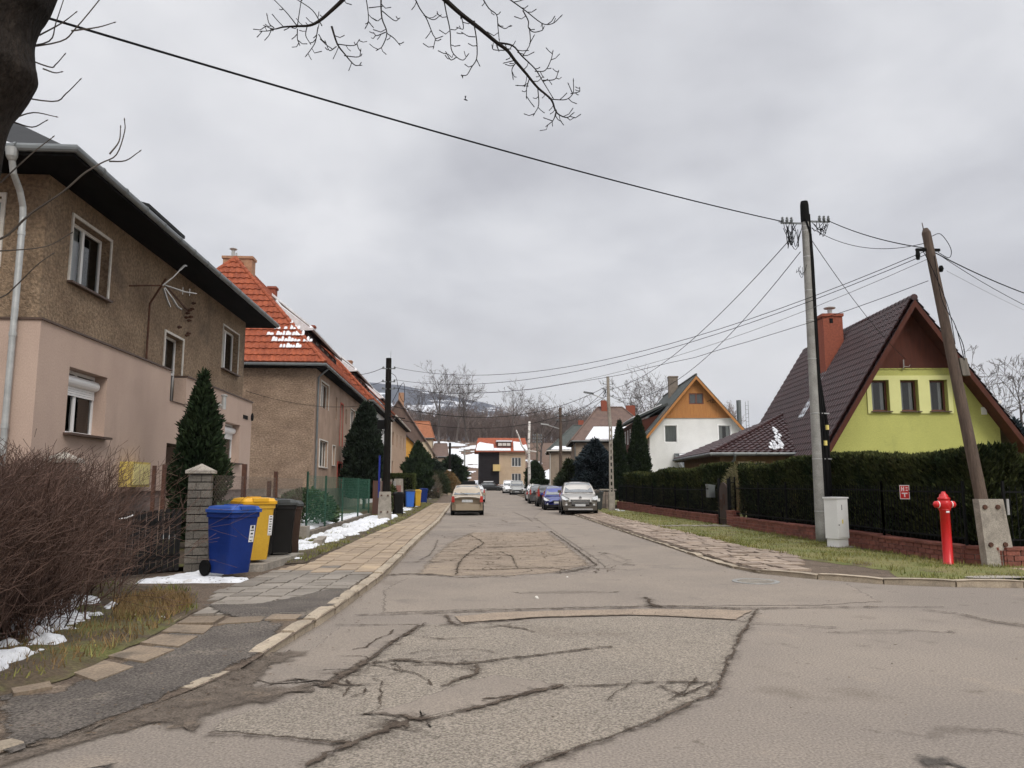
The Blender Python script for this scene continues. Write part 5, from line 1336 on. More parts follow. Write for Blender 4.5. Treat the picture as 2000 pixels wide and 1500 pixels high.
gutter(MB(), [(Pc[0] - .04, Pc[1], pz0 - .03), (Pa[0] - .04, Pa[1] - .04, pz0 - .03), (-.1, 2.45, pz0 - .03)], .07).tube([(-3.0, 2.45, pz0 - .1), (-3.0, 2.6, pz0 - .3), (-3.2, 2.8, pz0 - .55), (-3.2, 2.8, pz0 - 1.1)], .055, 10).build('gutter', W['gutter_grey'], pr)
mb = MB(); wall(mb, (0, 2.9, 0), (1, 0, 0), [(-3.55, -.3), (0, -.3), (0, pz0), (-3.55, pz0)], [(-2.75, -2.25, .9, 2.25), (-2.05, -1.55, .9, 2.25)], .1)
wall(mb, (-3.55, 0, 0), (0, -1, 0), [(-11, -.3), (-2.9, -.3), (-2.9, pz0), (-11, pz0)], [(-7.5 + i * 1.0, -6.7 + i * 1.0, .9, 2.25) for i in range(4)], .1)
pw = mb.build('porch_wall', W.setdefault('porch_wood', mat('brown timber porch', (.20, .12, .06), (.15, .09, .045), vs=3)), hy)
for r in [(-2.75, -2.25, .9, 2.25), (-2.05, -1.55, .9, 2.25)]: window(hy, (0, 2.9, 0), (1, 0, 0), r, .05, frame='cream', cols=1, world=False, plain=True)
for i in range(4): window(hy, (-3.55, 0, 0), (0, -1, 0), (-7.5 + i, -6.7 + i, .9, 2.25), .05, frame='cream', cols=1, world=False, plain=True)
mb = MB(); r9 = random.Random(8)
kF = (Ph[2] - pz0) / (Ph[1] - 2.5)
nF = Vector((0, -kF, 1)).normalized(); tF = Vector((0, 1, kF)).normalized()
for i in range(46):
    t = r9.random(); x = -1.1 + .95 * t + (r9.uniform(-.24, .24) if i % 3 else r9.uniform(-.34, .2)) * (1.1 - .7 * t); y = 2.8 + 3.0 * t ** 1.2
    p = Vector((x, y, pz0 + (y - 2.5) * kF)) + nF * .09
    mb.extr([p + Vector((a * .055, 0, 0)) + tF * b * .16 for a, b in ((-1, -.8), (.8, -1), (1, .7), (-.5, 1))], nF * .04)
mb.build('snow_patch', W['snow'], pr)
mb = MB().bx(6.35, 6.55, -.06, -.002, 4.05, 4.35)
mb.build('alarm_box', W['white_pvc'], hy)
mb = MB(); mb.tube([(3.3, -.03, 5.9), (3.3, -.14, 5.98), (3.3, -.16, 6.3)], .025, 8); mb.tube([(3.3, -.16, 6.02), (3.5, -.16, 6.0), (3.55, -.16, 6.08)], .012, 6)
mb.build('wall_bracket', W['metal_pale'], hy)
mb = MB(); mb.obox((7.0, -.1, 4.55), (1, 0, 0), (0, 1, 0), (0, 0, 1), .09, .1, .06); mb.build('wall_lamp', W['white_pvc'], hy)

# =============================================== white house with orange gable
hw = thing('gabled_house', 'white gabled house with orange timber gable and grey shingle roof', 'house', (15.45, 62.3, .8), AR)
WX = 7.75; PKw = 3.85; zE, zPk = 5.2, 9.75
sw = (zPk - zE) / PKw
holes = [(1.25, 2.25, 4.2, 5.6), (5.65, 6.65, 4.2, 5.6)]
mb = MB()
wall(mb, (0, 0, 0), (1, 0, 0), [(0, -.8), (WX, -.8), (WX, zE), (WX - .95, 6.28), (.95, 6.28), (0, zE)], holes, .14)
wall(mb, (0, 0, 0), (0, -1, 0), [(-15, -.8), (0, -.8), (0, zE), (-15, zE)])
wall(mb, (WX, 0, 0), (0, 1, 0), [(0, -.8), (15, -.8), (15, zE), (0, zE)])
mb.build('wall', W['white_wall'], hw)
window(hw, (0, 0, 0), (1, 0, 0), holes[0], .08, cols=1, world=False, trim=(.1, 'white_pvc'), curtain=[(1.3, 2.2)])
window(hw, (0, 0, 0), (1, 0, 0), holes[1], .08, cols=1, world=False, trim=(.1, 'white_pvc'), curtain=[(5.75, 6.0), (6.3, 6.55)])
t = (6.25 - zE) / (zPk - zE)
gh = [(3.75, 4.95, 7.75, 8.55)]
mb = MB(); wall(mb, (0, -.06, 0), (1, 0, 0), [(.85, 6.25), (WX - .85, 6.25), (PKw, zPk - .1)], [(3.3, 4.5, 7.35, 8.25)], .1)
mb.bx(.9, WX - .9, -.09, -.002, 6.2, 6.28)
mb.build('gable_boards', W['orange_wood'], hw)
window(hw, (0, -.06, 0), (1, 0, 0), (3.3, 4.5, 7.35, 8.25), .04, frame='brown_pvc', cols=2, world=False, plain=True, fw=.09)
mb = MB(); mb.tube([(4.75, -.14, 7.55), (5.1, -.14, 7.68), (5.6, -.14, 7.70)], .02, 6); mb.tube([(5.25, -.14, 7.9), (5.25, -.14, 7.45)], .02, 6); mb.tube([(5.0, -.14, 7.68), (5.08, -.14, 7.45), (5.4, -.14, 7.45), (5.45, -.14, 7.72), (5.7, -.14, 7.76)], .018, 6)
mb.build('gable_antenna', W['wire'], hw)
oW = .55
qL = [(-oW, 15.3, zE - oW * sw), (-oW, -oW, zE - oW * sw), (PKw, -oW, zPk), (PKw, 15.3, zPk)]
qR = [(WX + oW, -oW, zE - oW * sw), (WX + oW, 15.3, zE - oW * sw), (PKw, 15.3, zPk), (PKw, -oW, zPk)]
mb = MB(); slab(mb, qL, .16); slab(mb, qR, .16); mb.tube([(PKw, -oW, zPk), (PKw, 15.3, zPk)], .1, 8)
rw = mb.build('roof', W['shingle'], hw)
mb = MB()
for a, b in (((-oW, zE - oW * sw), (PKw, zPk)), ((WX + oW, zE - oW * sw), (PKw, zPk))):
    mb.extr([(a[0], -oW - .04, a[1] - .42), (b[0], -oW - .04, b[1] - .40), (b[0], -oW - .04, b[1] - .12), (a[0], -oW - .04, a[1] - .12)], (0, .05, 0))
mb.build('verge_boards', W['orange_wood'], hw)
mb = MB().bx(2.9, 3.7, 6.5, 7.2, 8.5, 10.5).bx(2.85, 3.75, 6.45, 7.25, 10.5, 10.62); mb.build('chimney', W['stone'], rw)
# street-side dormer with snow on its flat roof
mb = MB(); wall(mb, (-.9, 0, 0), (0, -1, 0), [(-12, 3.6), (-3.0, 3.6), (-3.0, 6.1), (-12, 6.1)], [(-11.5 + i * 1.8, -10.2 + i * 1.8, 4.4, 5.7) for i in range(5)], .1)
wall(mb, (0, 3.0, 0), (1, 0, 0), [(-.9, 3.6), (2.2, 3.6), (2.2, 7.0), (-.9, 6.1)], [(-.75, -.2, 4.5, 5.7)], .1)
dw = mb.build('dormer', W['red_wood'], hw)
for i in range(5): window(hw, (-.9, 0, 0), (0, -1, 0), (-11.5 + i * 1.8, -10.2 + i * 1.8, 4.4, 5.7), .05, cols=2, world=False, plain=True)
window(hw, (0, 3.0, 0), (1, 0, 0), (-.75, -.2, 4.5, 5.7), .05, cols=1, world=False, plain=True)
q = [(-1.5, 2.5, 6.02), (2.0, 2.5, 7.6), (2.0, 12.5, 7.6), (-1.5, 12.5, 6.02)]
MB().extr(q, (0, 0, .16)).build('dormer_roof', W['shingle'], hw)
r9 = random.Random(3); sp = MB()
sp.extr([(-1.1, 2.7, 6.41), (1.5, 2.6, 7.58), (1.7, 5, 7.66), (1.9, 9, 7.75), (-.2, 11, 6.8), (-1.2, 8, 6.36)], (0, 0, .08)); sp.build('snow_cover', W['snow'], dw)
MB().bx(-.35, 0, 1.0, 1.9, -.5, 3.5).build('bay', W['white_wall'], hw)
# snowy lean-to in front of it
lt = thing('lean_to_shed', 'low lean-to with a snow covered roof against the white house', 'shed', (17.3, 57.6, .5), AR)
mb = MB().bx(.2, .35, .2, .35, -.3, 2.0).bx(4.9, 5.05, .2, .35, -.3, 2.0).bx(.25, 5.0, 2.9, 3.0, -.3, 3.0); mb.build('posts', W['wood_grey'], lt)
mb = MB().extr([(-.3, -.2, 1.75), (5.6, -.2, 1.75), (5.6, 4.6, 3.3), (-.3, 4.6, 3.3)], (0, 0, .16)).extr([(-.32, -.24, 1.66), (-.26, -.24, 1.66), (-.26, 4.6, 3.25), (-.32, 4.6, 3.25)], (0, 0, .34)); mb.bx(-.3, 5.6, 4.5, 4.6, 3.2, 3.6); rl_ = mb.build('roof', W['gutter_grey'], lt)
MB().extr([(-.1, -.1, 1.96), (5.5, -.1, 1.96), (5.5, 4.45, 3.43), (.1, 4.45, 3.43)], (0, 0, .14)).build('snow_cover', W['snow'], rl_)

# =============================================== houses farther along the right
hJ, rJ = hip_house('hip_roof_house', 'brown hip roofed house with a broad band of snow over beige walls', 0, 8.2, 0, 9, -.5, 5.3, 9.1, 'grey_beige', 'tile_old', loc=(11.4, 76, .6), rz=AR, rxy=((2.6, 4.6), (5.2, 4.6)), holes=[(1.0, 2.2, 3.1, 4.5), (4.2, 5.4, 3.1, 4.5)], sideholes=[(-7.5, -6.3, 3.1, 4.6), (-4.6, -3.4, 3.1, 4.6), (-2, -.9, 3.1, 4.6)], wkw=dict(cols=2),
    snow=[[(.9, -.42, 5.36), (8.55, -.42, 5.36), (7.0, 1.45, 6.73), (1.9, 1.45, 6.73)]])
for (cx, cy, zt) in ((3.4, 4.4, 9.8), (6.1, 4.9, 9.3)): MB().bx(cx - .45, cx + .45, cy - .4, cy + .4, 7.5, zt).build('chimney', W['chim_brick'], rJ)
hK, rK = hip_house('hip_roof_house', 'smaller house with grey roof farther up the right side', 0, 7, 0, 9, -.5, 5.0, 8.4, 'grey_beige', 'shingle', loc=(11.0, 94, .75), rz=AR, rxy=((3.0, 4.5), (4.2, 4.5)), sideholes=[(-6.5, -5.3, 2.8, 4.3), (-3, -1.8, 2.8, 4.3)], wkw=dict(cols=2), gutm='white_paint',
    snow=[[(.0, -.4, 5.06), (3.0, -.4, 5.06), (2.4, .2, 5.45), (.5, .2, 5.45)]])
hL, rL = hip_house('hip_roof_house', 'distant house with a rusty red roof behind the grey one', 0, 9, 0, 8, -.5, 6.0, 9.2, 'grey_beige', 'tile_rust' if 'tile_rust' in W else W.setdefault('tile_rust', mat('rusty old roof', (.22, .09, .055), (.17, .08, .05), vs=1)) and 'tile_rust', loc=(15.5, 112, .9), rz=AR, rxy=((3, 4), (6, 4)))
MB().bx(1.9, 2.7, 3.6, 4.3, 8.0, 10.4).build('chimney', W['chim_brick'], rL)
# tall flue behind the white house
fl = MB().lathe([(.22, 0), (.22, 9.4), (.19, 9.4)], (25.9, 70, 0), 10)
for s in (-.35, .35): fl.beam((26.6, 69.8 + s, 3), (26.6, 69.8 + s, 9.3), .03, .03)
for i in range(16): fl.beam((26.6, 69.45, 3.2 + i * .38), (26.6, 70.15, 3.2 + i * .38), .02, .02)
tag(fl.build('boiler_chimney', W['gutter_grey'], origin=(25.9, 70, 0)), 'tall dark boiler flue with a side ladder behind the white house', 'chimney')
# ------------------------------------------------------------------- plants
def sprays(P, D, l, w, rng_):
    """one narrow four-sided leaf spray per point P along direction D"""
    n = len(P)
    D = D / np.linalg.norm(D, axis=1, keepdims=True)
    A = rng_.normal(size=(n, 3)); S = np.cross(D, A); S /= np.linalg.norm(S, axis=1, keepdims=True) + 1e-9
    l = l * rng_.uniform(.6, 1.4, (n, 1)); w = w * rng_.uniform(.6, 1.3, (n, 1))
    V = np.stack([P, P + D * l * .55 + S * w, P + D * l, P + D * l * .55 - S * w], 1).reshape(-1, 3)
    return V, np.arange(4 * n).reshape(n, 4)


def cone_foliage(n, prof, l, w, seed, lump=.16, up=.9, out=.6, inner=.62, squash=1.):
    """sprays over the crown whose outline is prof = [(height, radius)...]"""
    g = np.random.default_rng(seed)
    zs = np.array([p[0] for p in prof]); rs = np.array([p[1] for p in prof])
    fine = np.linspace(zs[0], zs[-1], 200); rf = np.interp(fine, zs, rs); cdf = np.cumsum(rf + .02); cdf /= cdf[-1]
    z = np.interp(g.random(n), cdf, fine); a = g.uniform(0, 2 * np.pi, n)
    lum = np.array([noise.noise(Vector((math.cos(t) * 1.6 + seed, math.sin(t) * 1.6, h * 1.5))) + .6 * noise.noise(Vector((math.cos(t) * 4 + seed, math.sin(t) * 4, h * 3.6))) for t, h in zip(a, z)])
    rr = np.interp(z, zs, rs) * (1 + lump * lum * 1.6)
    d = 1 - (1 - inner) * g.random(n) ** 1.8
    d = np.where(g.random(n) < .06, d * 1.07, d)
    P = np.stack([rr * d * np.cos(a), rr * d * np.sin(a) * squash, z], 1)
    D = np.stack([np.cos(a) * out, np.sin(a) * out, np.full(n, up)], 1) + g.normal(size=(n, 3)) * .38
    return sprays(P, D, l, w, g)


def conifer(name, label, cat, loc, prof, n, l, w, m, seed, trunk_r=.08, group=None, **kw):
    t = thing(name, label, cat, loc, 0, group)
    V, F = cone_foliage(n, prof, l, w, seed, **kw)
    c = np_mesh('crown', V, F, m, t)
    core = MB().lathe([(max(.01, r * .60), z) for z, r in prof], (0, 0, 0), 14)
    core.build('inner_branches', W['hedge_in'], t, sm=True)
    MB().lathe([(trunk_r, -.3), (trunk_r * .8, prof[0][0] + .5)], (0, 0, 0), 8).build('trunk', W['bark'], t)
    return t


conifer('thuja', 'slim dark thuja standing against the pink house front', 'tree', (-5.68, 17.2, .15), [(.15, .34), (.7, .48), (1.4, .51), (2.1, .44), (2.8, .32), (3.2, .20), (3.5, .09), (3.8, .03)], 15000, .13, .024, W['thuja'], 1, lump=.24)
conifer('cypress', 'big round grey green cypress in front of the row house facade', 'tree', (-5.55, 45, .15), [(.6, .85), (1.2, 1.08), (2.2, 1.12), (3.2, 1.02), (4.2, .86), (5.0, .62), (5.7, .34), (6.1, .08)], 26000, .20, .045, W['cypress'], 2, lump=.18, inner=.66)
conifer('yew', 'broad dark yew with several spiky tops behind the clipped hedge', 'tree', (-3.65, 66, .2), [(.5, .7), (1.2, 1.05), (2.2, 1.15), (3.2, .95), (3.9, .65), (4.5, .30), (4.9, .05)], 14000, .26, .05, W['thuja'], 3, lump=.34, up=1.3, out=.3)
conifer('columnar_thuja', 'single narrow thuja column left of the double one by the white house', 'tree', (10.40, 50, .35), [(.2, .42), (1.2, .50), (2.4, .47), (3.4, .36), (4.3, .24), (5.0, .10), (5.4, .02)], 14000, .16, .034, W['thuja'], 4, lump=.14, inner=.7)
conifer('columnar_thuja', 'wide double-tipped thuja column beside the white gabled house', 'tree', (11.72, 50.4, .35), [(.2, .68), (1.2, .74), (2.4, .68), (3.4, .58), (4.3, .44), (5.0, .30), (5.45, .16), (5.75, .03)], 20000, .14, .034, W['thuja'], 5, lump=.16, inner=.72)
conifer('blue_spruce', 'round blue grey spruce by the stone garden wall', 'tree', (9.45, 54, .3), [(.45, .8), (1.0, 1.20), (1.9, 1.22), (2.7, 1.10), (3.4, .82), (3.9, .48), (4.25, .15), (4.45, .02)], 16000, .24, .040, W['spruce'], 6, lump=.24, up=.25, out=1.)
conifer('mountain_pine', 'olive green bushy pine sprawling beside the blue spruce', 'tree', (8.0, 57, .2), [(.2, .7), (.8, .85), (1.5, .72), (2.2, .50), (2.8, .28), (3.2, .04)], 9000, .26, .035, W['pine'], 7, lump=.45, up=.6, out=1.)
conifer('spruce', 'dark spreading conifer in front of the snowy slope up the street', 'tree', (-1.2, 112, .6), [(.6, 1.0), (1.6, 1.7), (3.0, 1.6), (4.0, 1.2), (4.9, .5), (5.3, .05)], 9000, .45, .08, W['thuja'], 8, lump=.4, up=.2, out=1.)
conifer('spruce', 'second dark conifer up the street, nearer the yellow and brown houses', 'tree', (-4.0, 106, .6), [(.4, .9), (1.6, 1.7), (2.8, 1.4), (3.8, .8), (4.5, .1)], 7000, .4, .08, W['cypress'], 9, lump=.4, up=.3, out=1.)
conifer('round_shrub', 'tan rounded shrub beside the road near the top of the street', 'shrub', (-1.6, 100, .4), [(.1, .9), (.9, 1.25), (1.8, 1.1), (2.5, .5), (2.8, .05)], 5000, .3, .05, W['grass_dry'], 10, lump=.2)
conifer('dark_evergreen', 'dense dark evergreen behind the white posts on the right', 'tree', (8.6, 90, .4), [(.0, .9), (1.0, 1.1), (2.4, 1.0), (3.2, .7), (3.9, .15)], 7000, .26, .05, W['thuja'], 11, lump=.2)
conifer('garden_conifer', 'pale green conifer behind the right eave of the lime green house', 'tree', (36.5, 52, .3), [(.5, 1.6), (2.2, 1.9), (4.2, 1.4), (5.6, .7), (6.6, .1)], 9000, .36, .07, W['pine'], 12, lump=.35)
conifer('garden_conifer', 'bluish conifer at the far right edge behind the tall hedge', 'tree', (33.0, 44, .3), [(.4, 1.3), (1.8, 1.6), (3.2, 1.1), (4.4, .5), (5.0, .1)], 8000, .34, .07, W['spruce'], 13, lump=.35)


def hedge(name, label, x0, x1, y0, y1, zf, z0, seed, n, m, l=.11, w=.022, faces='all', tuft=.12):
    """clipped row: sprays on its long sides, ends and ragged top, with bare dark inside"""
    g = np.random.default_rng(seed)
    t = thing(name, label, 'hedge', ((x0 + x1) / 2, y0, z0))
    P = []; D = []
    pts = []; tips = []
    for i in range(n):
        a = g.random()
        y = y0 + (y1 - y0) * (g.random() ** 1.35 if y1 - y0 > 5 else g.random())
        x = g.uniform(x0, x1)
        zt = zf(x, y)
        lmp = noise.noise(Vector((x * 2.2, y * 2.2, seed))) * .7 + noise.noise(Vector((x * 5, y * 5, seed + 2))) * .4
        if a < .34:
            k = g.random(); z = zt - .02 + tuft * (lmp + .5) - .20 * k * k
            o = (0, 0)
        else:
            # sides thin out towards the ground
            z = z0 + (zt - z0) * (1 - g.random() ** 1.5 * .98)
            s = g.random()
            bul = .10 * noise.noise(Vector((y * 1.9 + x * 1.9, z * 1.6, seed + 5))) + .05 * noise.noise(Vector((y * 5 + x * 5, z * 4, seed)))
            if s < .62: x = x0 - bul - .02 + .16 * g.random() ** 2; o = (-1, 0)
            elif s < .80: y = y0 - bul - .02 + .16 * g.random() ** 2; o = (0, -1)
            elif s < .92: x = x1 + bul - .16 * g.random() ** 2; o = (1, 0)
            else: y = y1 + bul - .16 * g.random() ** 2; o = (0, 1)
            if g.random() > .35 + .65 * smooth(.15, .8, (z - z0) / (zt - z0)): continue
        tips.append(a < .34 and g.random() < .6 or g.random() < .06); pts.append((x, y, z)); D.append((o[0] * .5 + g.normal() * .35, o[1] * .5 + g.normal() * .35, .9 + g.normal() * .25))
    V, F = sprays(np.array(pts), np.array(D), l, w, g)
    V = V - np.array(t.location, dtype=float)
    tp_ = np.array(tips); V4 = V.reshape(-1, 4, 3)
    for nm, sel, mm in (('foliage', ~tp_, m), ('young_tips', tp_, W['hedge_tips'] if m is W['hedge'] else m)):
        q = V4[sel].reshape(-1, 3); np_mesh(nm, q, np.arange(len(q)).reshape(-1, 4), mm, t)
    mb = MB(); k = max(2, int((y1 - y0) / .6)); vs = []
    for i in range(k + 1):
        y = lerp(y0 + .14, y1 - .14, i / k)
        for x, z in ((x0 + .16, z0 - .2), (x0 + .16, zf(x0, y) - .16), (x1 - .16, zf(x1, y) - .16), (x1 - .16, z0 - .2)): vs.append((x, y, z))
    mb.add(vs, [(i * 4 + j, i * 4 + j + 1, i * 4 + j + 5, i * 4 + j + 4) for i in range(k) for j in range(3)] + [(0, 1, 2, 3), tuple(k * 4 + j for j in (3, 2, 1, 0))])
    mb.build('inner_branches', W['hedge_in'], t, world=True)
    st = MB()
    r_ = random.Random(seed)
    for i in range(int((y1 - y0) / .28)):
        y = y0 + .2 + i * .28; x = x0 + r_.uniform(.02, .14)
        st.tube([(x, y, z0 - .1), (x + r_.uniform(-.05, .1), y + r_.uniform(-.08, .08), z0 + 1.3)], [.02, .008], 4)
    if y1 - y0 > 3: st.build('stems', W['twig'], t, world=True)
    return t


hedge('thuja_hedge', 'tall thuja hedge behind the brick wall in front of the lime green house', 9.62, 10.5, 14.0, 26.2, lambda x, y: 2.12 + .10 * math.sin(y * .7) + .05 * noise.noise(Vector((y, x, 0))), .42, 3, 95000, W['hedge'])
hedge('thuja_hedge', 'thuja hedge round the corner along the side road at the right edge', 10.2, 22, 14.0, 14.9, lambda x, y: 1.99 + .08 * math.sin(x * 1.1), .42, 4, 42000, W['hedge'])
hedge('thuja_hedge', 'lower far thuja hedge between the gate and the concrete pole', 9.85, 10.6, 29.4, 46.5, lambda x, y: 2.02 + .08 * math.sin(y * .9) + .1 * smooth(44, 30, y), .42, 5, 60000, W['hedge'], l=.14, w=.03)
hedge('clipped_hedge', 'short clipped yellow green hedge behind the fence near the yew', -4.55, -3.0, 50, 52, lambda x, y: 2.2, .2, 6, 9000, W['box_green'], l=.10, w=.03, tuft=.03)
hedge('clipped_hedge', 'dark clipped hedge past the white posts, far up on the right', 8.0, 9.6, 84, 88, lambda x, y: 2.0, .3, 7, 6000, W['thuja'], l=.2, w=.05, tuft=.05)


# ------------------------------------------------------------ bare branches
def seg_mesh(name, segs, m, parent=None, n=3, origin=None):
    A = np.array([s[0] for s in segs]); B = np.array([s[1] for s in segs]); ra = np.array([s[2] for s in segs]); rb = np.array([s[3] for s in segs])
    d = B - A; d /= np.linalg.norm(d, axis=1, keepdims=True) + 1e-9
    h = np.where(np.abs(d[:, 2:3]) > .9, np.array([[1., 0, 0]]), np.array([[0, 0, 1.]]))
    u = np.cross(d, h); u /= np.linalg.norm(u, axis=1, keepdims=True); v = np.cross(d, u)
    R_ = []
    for base, r in ((A, ra), (B, rb)):
        for k in range(n):
            a = 2 * math.pi * k / n
            R_.append(base + (u * math.cos(a) + v * math.sin(a)) * r[:, None])
    V = np.stack(R_, 1).reshape(-1, 3)
    S = len(segs); b = (np.arange(S) * 2 * n)[:, None]
    F = np.concatenate([b + np.array([[k, (k + 1) % n, n + (k + 1) % n, n + k]]) for k in range(n)], 0)
    return np_mesh(name, V, F, m, parent, origin=origin)


def rot_about(v, axis, a):
    return Matrix.Rotation(a, 3, axis) @ v


def grow(segs, p, d, length, r, depth, r_, up=.12, spread=.6, nseg=4, kids=(2, 4), shrink=.62, wob=.16, minr=.004, lenf=.68):
    pts = [p]; dirs = []
    for i in range(nseg):
        d = (d + Vector((r_.gauss(0, wob), r_.gauss(0, wob), r_.gauss(0, wob) + up * .5))).normalized()
        q = p + d * (length / nseg)
        ra, rb = r * (1 - .5 * i / nseg), r * (1 - .5 * (i + 1) / nseg)
        segs.append((tuple(p), tuple(q), max(ra, minr), max(rb, minr)))
        p = q; pts.append(p); dirs.append(d)
    if depth == 0: return
    for k in range(r_.randint(*kids)):
        i = r_.randint(1, nseg)
        ax = dirs[i - 1].orthogonal().normalized()
        ax = rot_about(ax, dirs[i - 1], r_.uniform(0, 6.28))
        nd = rot_about(dirs[i - 1], ax, r_.uniform(.5, 1.25) * spread)
        grow(segs, pts[i], nd, length * lenf * r_.uniform(.7, 1.15), r * shrink * (1 - .35 * i / nseg), depth - 1, r_, up, spread, max(2, nseg - 1), kids, shrink, wob, minr, lenf)


def bare_tree(seed, h, depth=5, minr=.012, trunk=.30, clear=.35, spread=.75, kids=(2, 3), limbs=6):
    """trunk that splits into rising limbs with a broad fan of fine twigs"""
    r_ = random.Random(seed); segs = []
    p = Vector((0, 0, -.5)); d = Vector((0, 0, 1)); n = 9
    for i in range(n):
        d = (d + Vector((r_.gauss(0, .06), r_.gauss(0, .06), .3))).normalized()
        q = p + d * (h * .62 / n)
        segs.append((tuple(p), tuple(q), trunk * (1 - .7 * i / n), trunk * (1 - .7 * (i + 1) / n)))
        p = q
        f = (i + 1) / n
        if f > clear:
            for k in range(2 if f < .99 else 3):
                a = r_.uniform(0, 6.28); e = r_.uniform(.55, .95) * (1.15 - .5 * f)
                dd = Vector((math.cos(a) * math.sin(e), math.sin(a) * math.sin(e), math.cos(e)))
                grow(segs, p, dd, h * .27 * r_.uniform(.8, 1.2) * (1.15 - .35 * f), trunk * .34 * (1.2 - .7 * f), depth - 1, r_, .16, spread, 3, kids, .62, .13, minr, .66)
    return segs


protos = []
for i, (seed, h) in enumerate(((1, 19), (2, 19), (5, 19))):
    segs = bare_tree(seed, h, depth=5, minr=.024, trunk=.34, clear=.28 if i != 1 else .42, kids=(2, 3))
    protos.append(segs)
BIG = [('big bare tree with a tall crown between the row houses and the end house', -5.3, 186, 21, 0), ('broad bare tree just right of the tallest one on the slope', -1.3, 188, 19.5, 1), ('lower bare tree right of the twin tall ones on the wooded slope', 1.6, 192, 16, 2),
       ('bare tree with a fan crown above the end house roof', 12.6, 196, 17, 1), ('bare tree left of the fan crowned one, half hidden by the ridge of woods', 6.5, 215, 13, 0), ('slim bare tree left of the tallest one', -9.5, 198, 16, 2)]
first = {}
for label, x, y, h, k in BIG:
    if k not in first:
        t = thing('bare_tree', label, 'tree', (x, y, hz(x, y) - .3), rnd.uniform(0, 6), 'bare trees on the slope')
        seg_mesh('crown', [s for s in protos[k] if s[2] <= .10], W['twig_grey'], t); seg_mesh('trunk', [s for s in protos[k] if s[2] > .10], W['twig_grey'], t, n=6)
        first[k] = t; t.scale = (h / 19,) * 3
    else:
        copy_tree(first[k], (x, y, hz(x, y) - .3), rnd.uniform(0, 6), label, scale=h / 19)
for label, x, y, h, k in (('bare tree rising behind the brown hip roof, left of its chimney', 24, 135, 17, 0), ('bare tree behind the brown hip roof, nearest its right chimney', 33, 150, 21, 2), ('bare tree behind the grey dormer of the white house', 40.5, 165, 21, 1),
                          ('bare tree left of the lamp pole above the grey roof', 20, 150, 16, 1), ('big bare tree behind the right slope of the lime green house, left of two', 58, 85, 17.5, 0), ('big bare tree at the right picture edge behind the lime green house', 63.5, 84, 18, 1),
                          ('thin bare tree above the far rusty roof', 16.5, 160, 15, 2)):
    copy_tree(first[k], (x, y, hz(x, y) - .2), rnd.uniform(0, 6), label, 'bare trees behind the right-hand houses', scale=h / 19)

# the wooded hill reads as one mass of grey brown twigs
rw_ = random.Random(21)
mini = []
for s in (31, 32, 33, 34):
    mini.append(bare_tree(s, 12, depth=3, minr=.032, trunk=.16, clear=.22, kids=(2, 4), spread=.7))
allseg = []
for i in range(620):
    if i < 400:
        x = rw_.uniform(-75, 75); y = rw_.uniform(196, 330)
    else:
        x = rw_.uniform(-75, 75); y = rw_.uniform(200, 250)
    if -16 < x < 40 and y < 190: continue
    s = mini[i % 4]; sc_ = rw_.uniform(.55, 1.05); a = rw_.uniform(0, 6.28); ca, sa = math.cos(a) * sc_, math.sin(a) * sc_
    z = hz(x, y) - .3
    f = lambda p: (x + ca * p[0] - sa * p[1], y + sa * p[0] + ca * p[1], z + p[2] * sc_)
    allseg += [(f(p), f(q), ra * (1. if y < 240 else 1.3), rb * (1. if y < 240 else 1.3)) for p, q, ra, rb in s]
tag(seg_mesh('woods', allseg, W['wood_mass']), kind='stuff')

def smoothed(P, k=4):
    P = [Vector(p) for p in P]
    if len(P) < 3: return P
    Q = [P[0] * 2 - P[1]] + P + [P[-1] * 2 - P[-2]]; out = []
    for i in range(1, len(Q) - 2):
        for j in range(k):
            t = j / k
            a, b, c, d = Q[i - 1], Q[i], Q[i + 1], Q[i + 2]
            out.append(.5 * ((2 * b) + (c - a) * t + (2 * a - 5 * b + 4 * c - d) * t * t + (3 * b - a - 3 * c + d) * t ** 3))
    return out + [P[-1]]


# the near tree on the left: leaning trunk with a burl, shoots, and boughs hanging over the street
nt_ = thing('roadside_tree', 'leaning tree with a knobbly trunk at the left and bare boughs over the street', 'tree', (-3.16, 4.62, .05))
ctr = [(a - .09, b, c, d) for a, b, c, d in [(-3.16, 4.62, -.3, .36), (-3.16, 4.62, .3, .34), (-3.15, 4.62, 1.2, .31), (-3.12, 4.61, 2.2, .30), (-3.07, 4.60, 3.0, .305), (-3.04, 4.6, 3.35, .305), (-3.02, 4.6, 3.6, .30), (-2.99, 4.6, 3.76, .305), (-2.95, 4.6, 3.88, .33), (-2.91, 4.6, 4.0, .345), (-2.92, 4.6, 4.12, .33), (-2.92, 4.6, 4.26, .315), (-2.90, 4.6, 4.40, .33), (-2.87, 4.6, 4.52, .35), (-2.80, 4.62, 4.9, .34), (-2.65, 4.7, 5.6, .27), (-2.4, 4.85, 6.4, .2), (-2.05, 5.1, 7.1, .14)]]
mb = MB(); vs = []; nn = 26
fine = [(p.x, interp([(c[2], c[1]) for c in ctr], p.z), p.z, p.y) for p in smoothed([(c[0], c[3], c[2]) for c in ctr], 5)]
for x, y, z, r in fine:
    for k in range(nn):
        a = 2 * math.pi * k / nn
        rr_ = r * (1 + .07 * noise.noise(Vector((math.cos(a) * 2, math.sin(a) * 2, z * 1.6))) + .045 * noise.noise(Vector((math.cos(a) * 7, math.sin(a) * 7, z * 3))))
        vs.append((x + rr_ * math.cos(a), y + rr_ * math.sin(a), z))
mb.add(vs, [(i * nn + k, i * nn + (k + 1) % nn, (i + 1) * nn + (k + 1) % nn, (i + 1) * nn + k) for i in range(len(fine) - 1) for k in range(nn)])
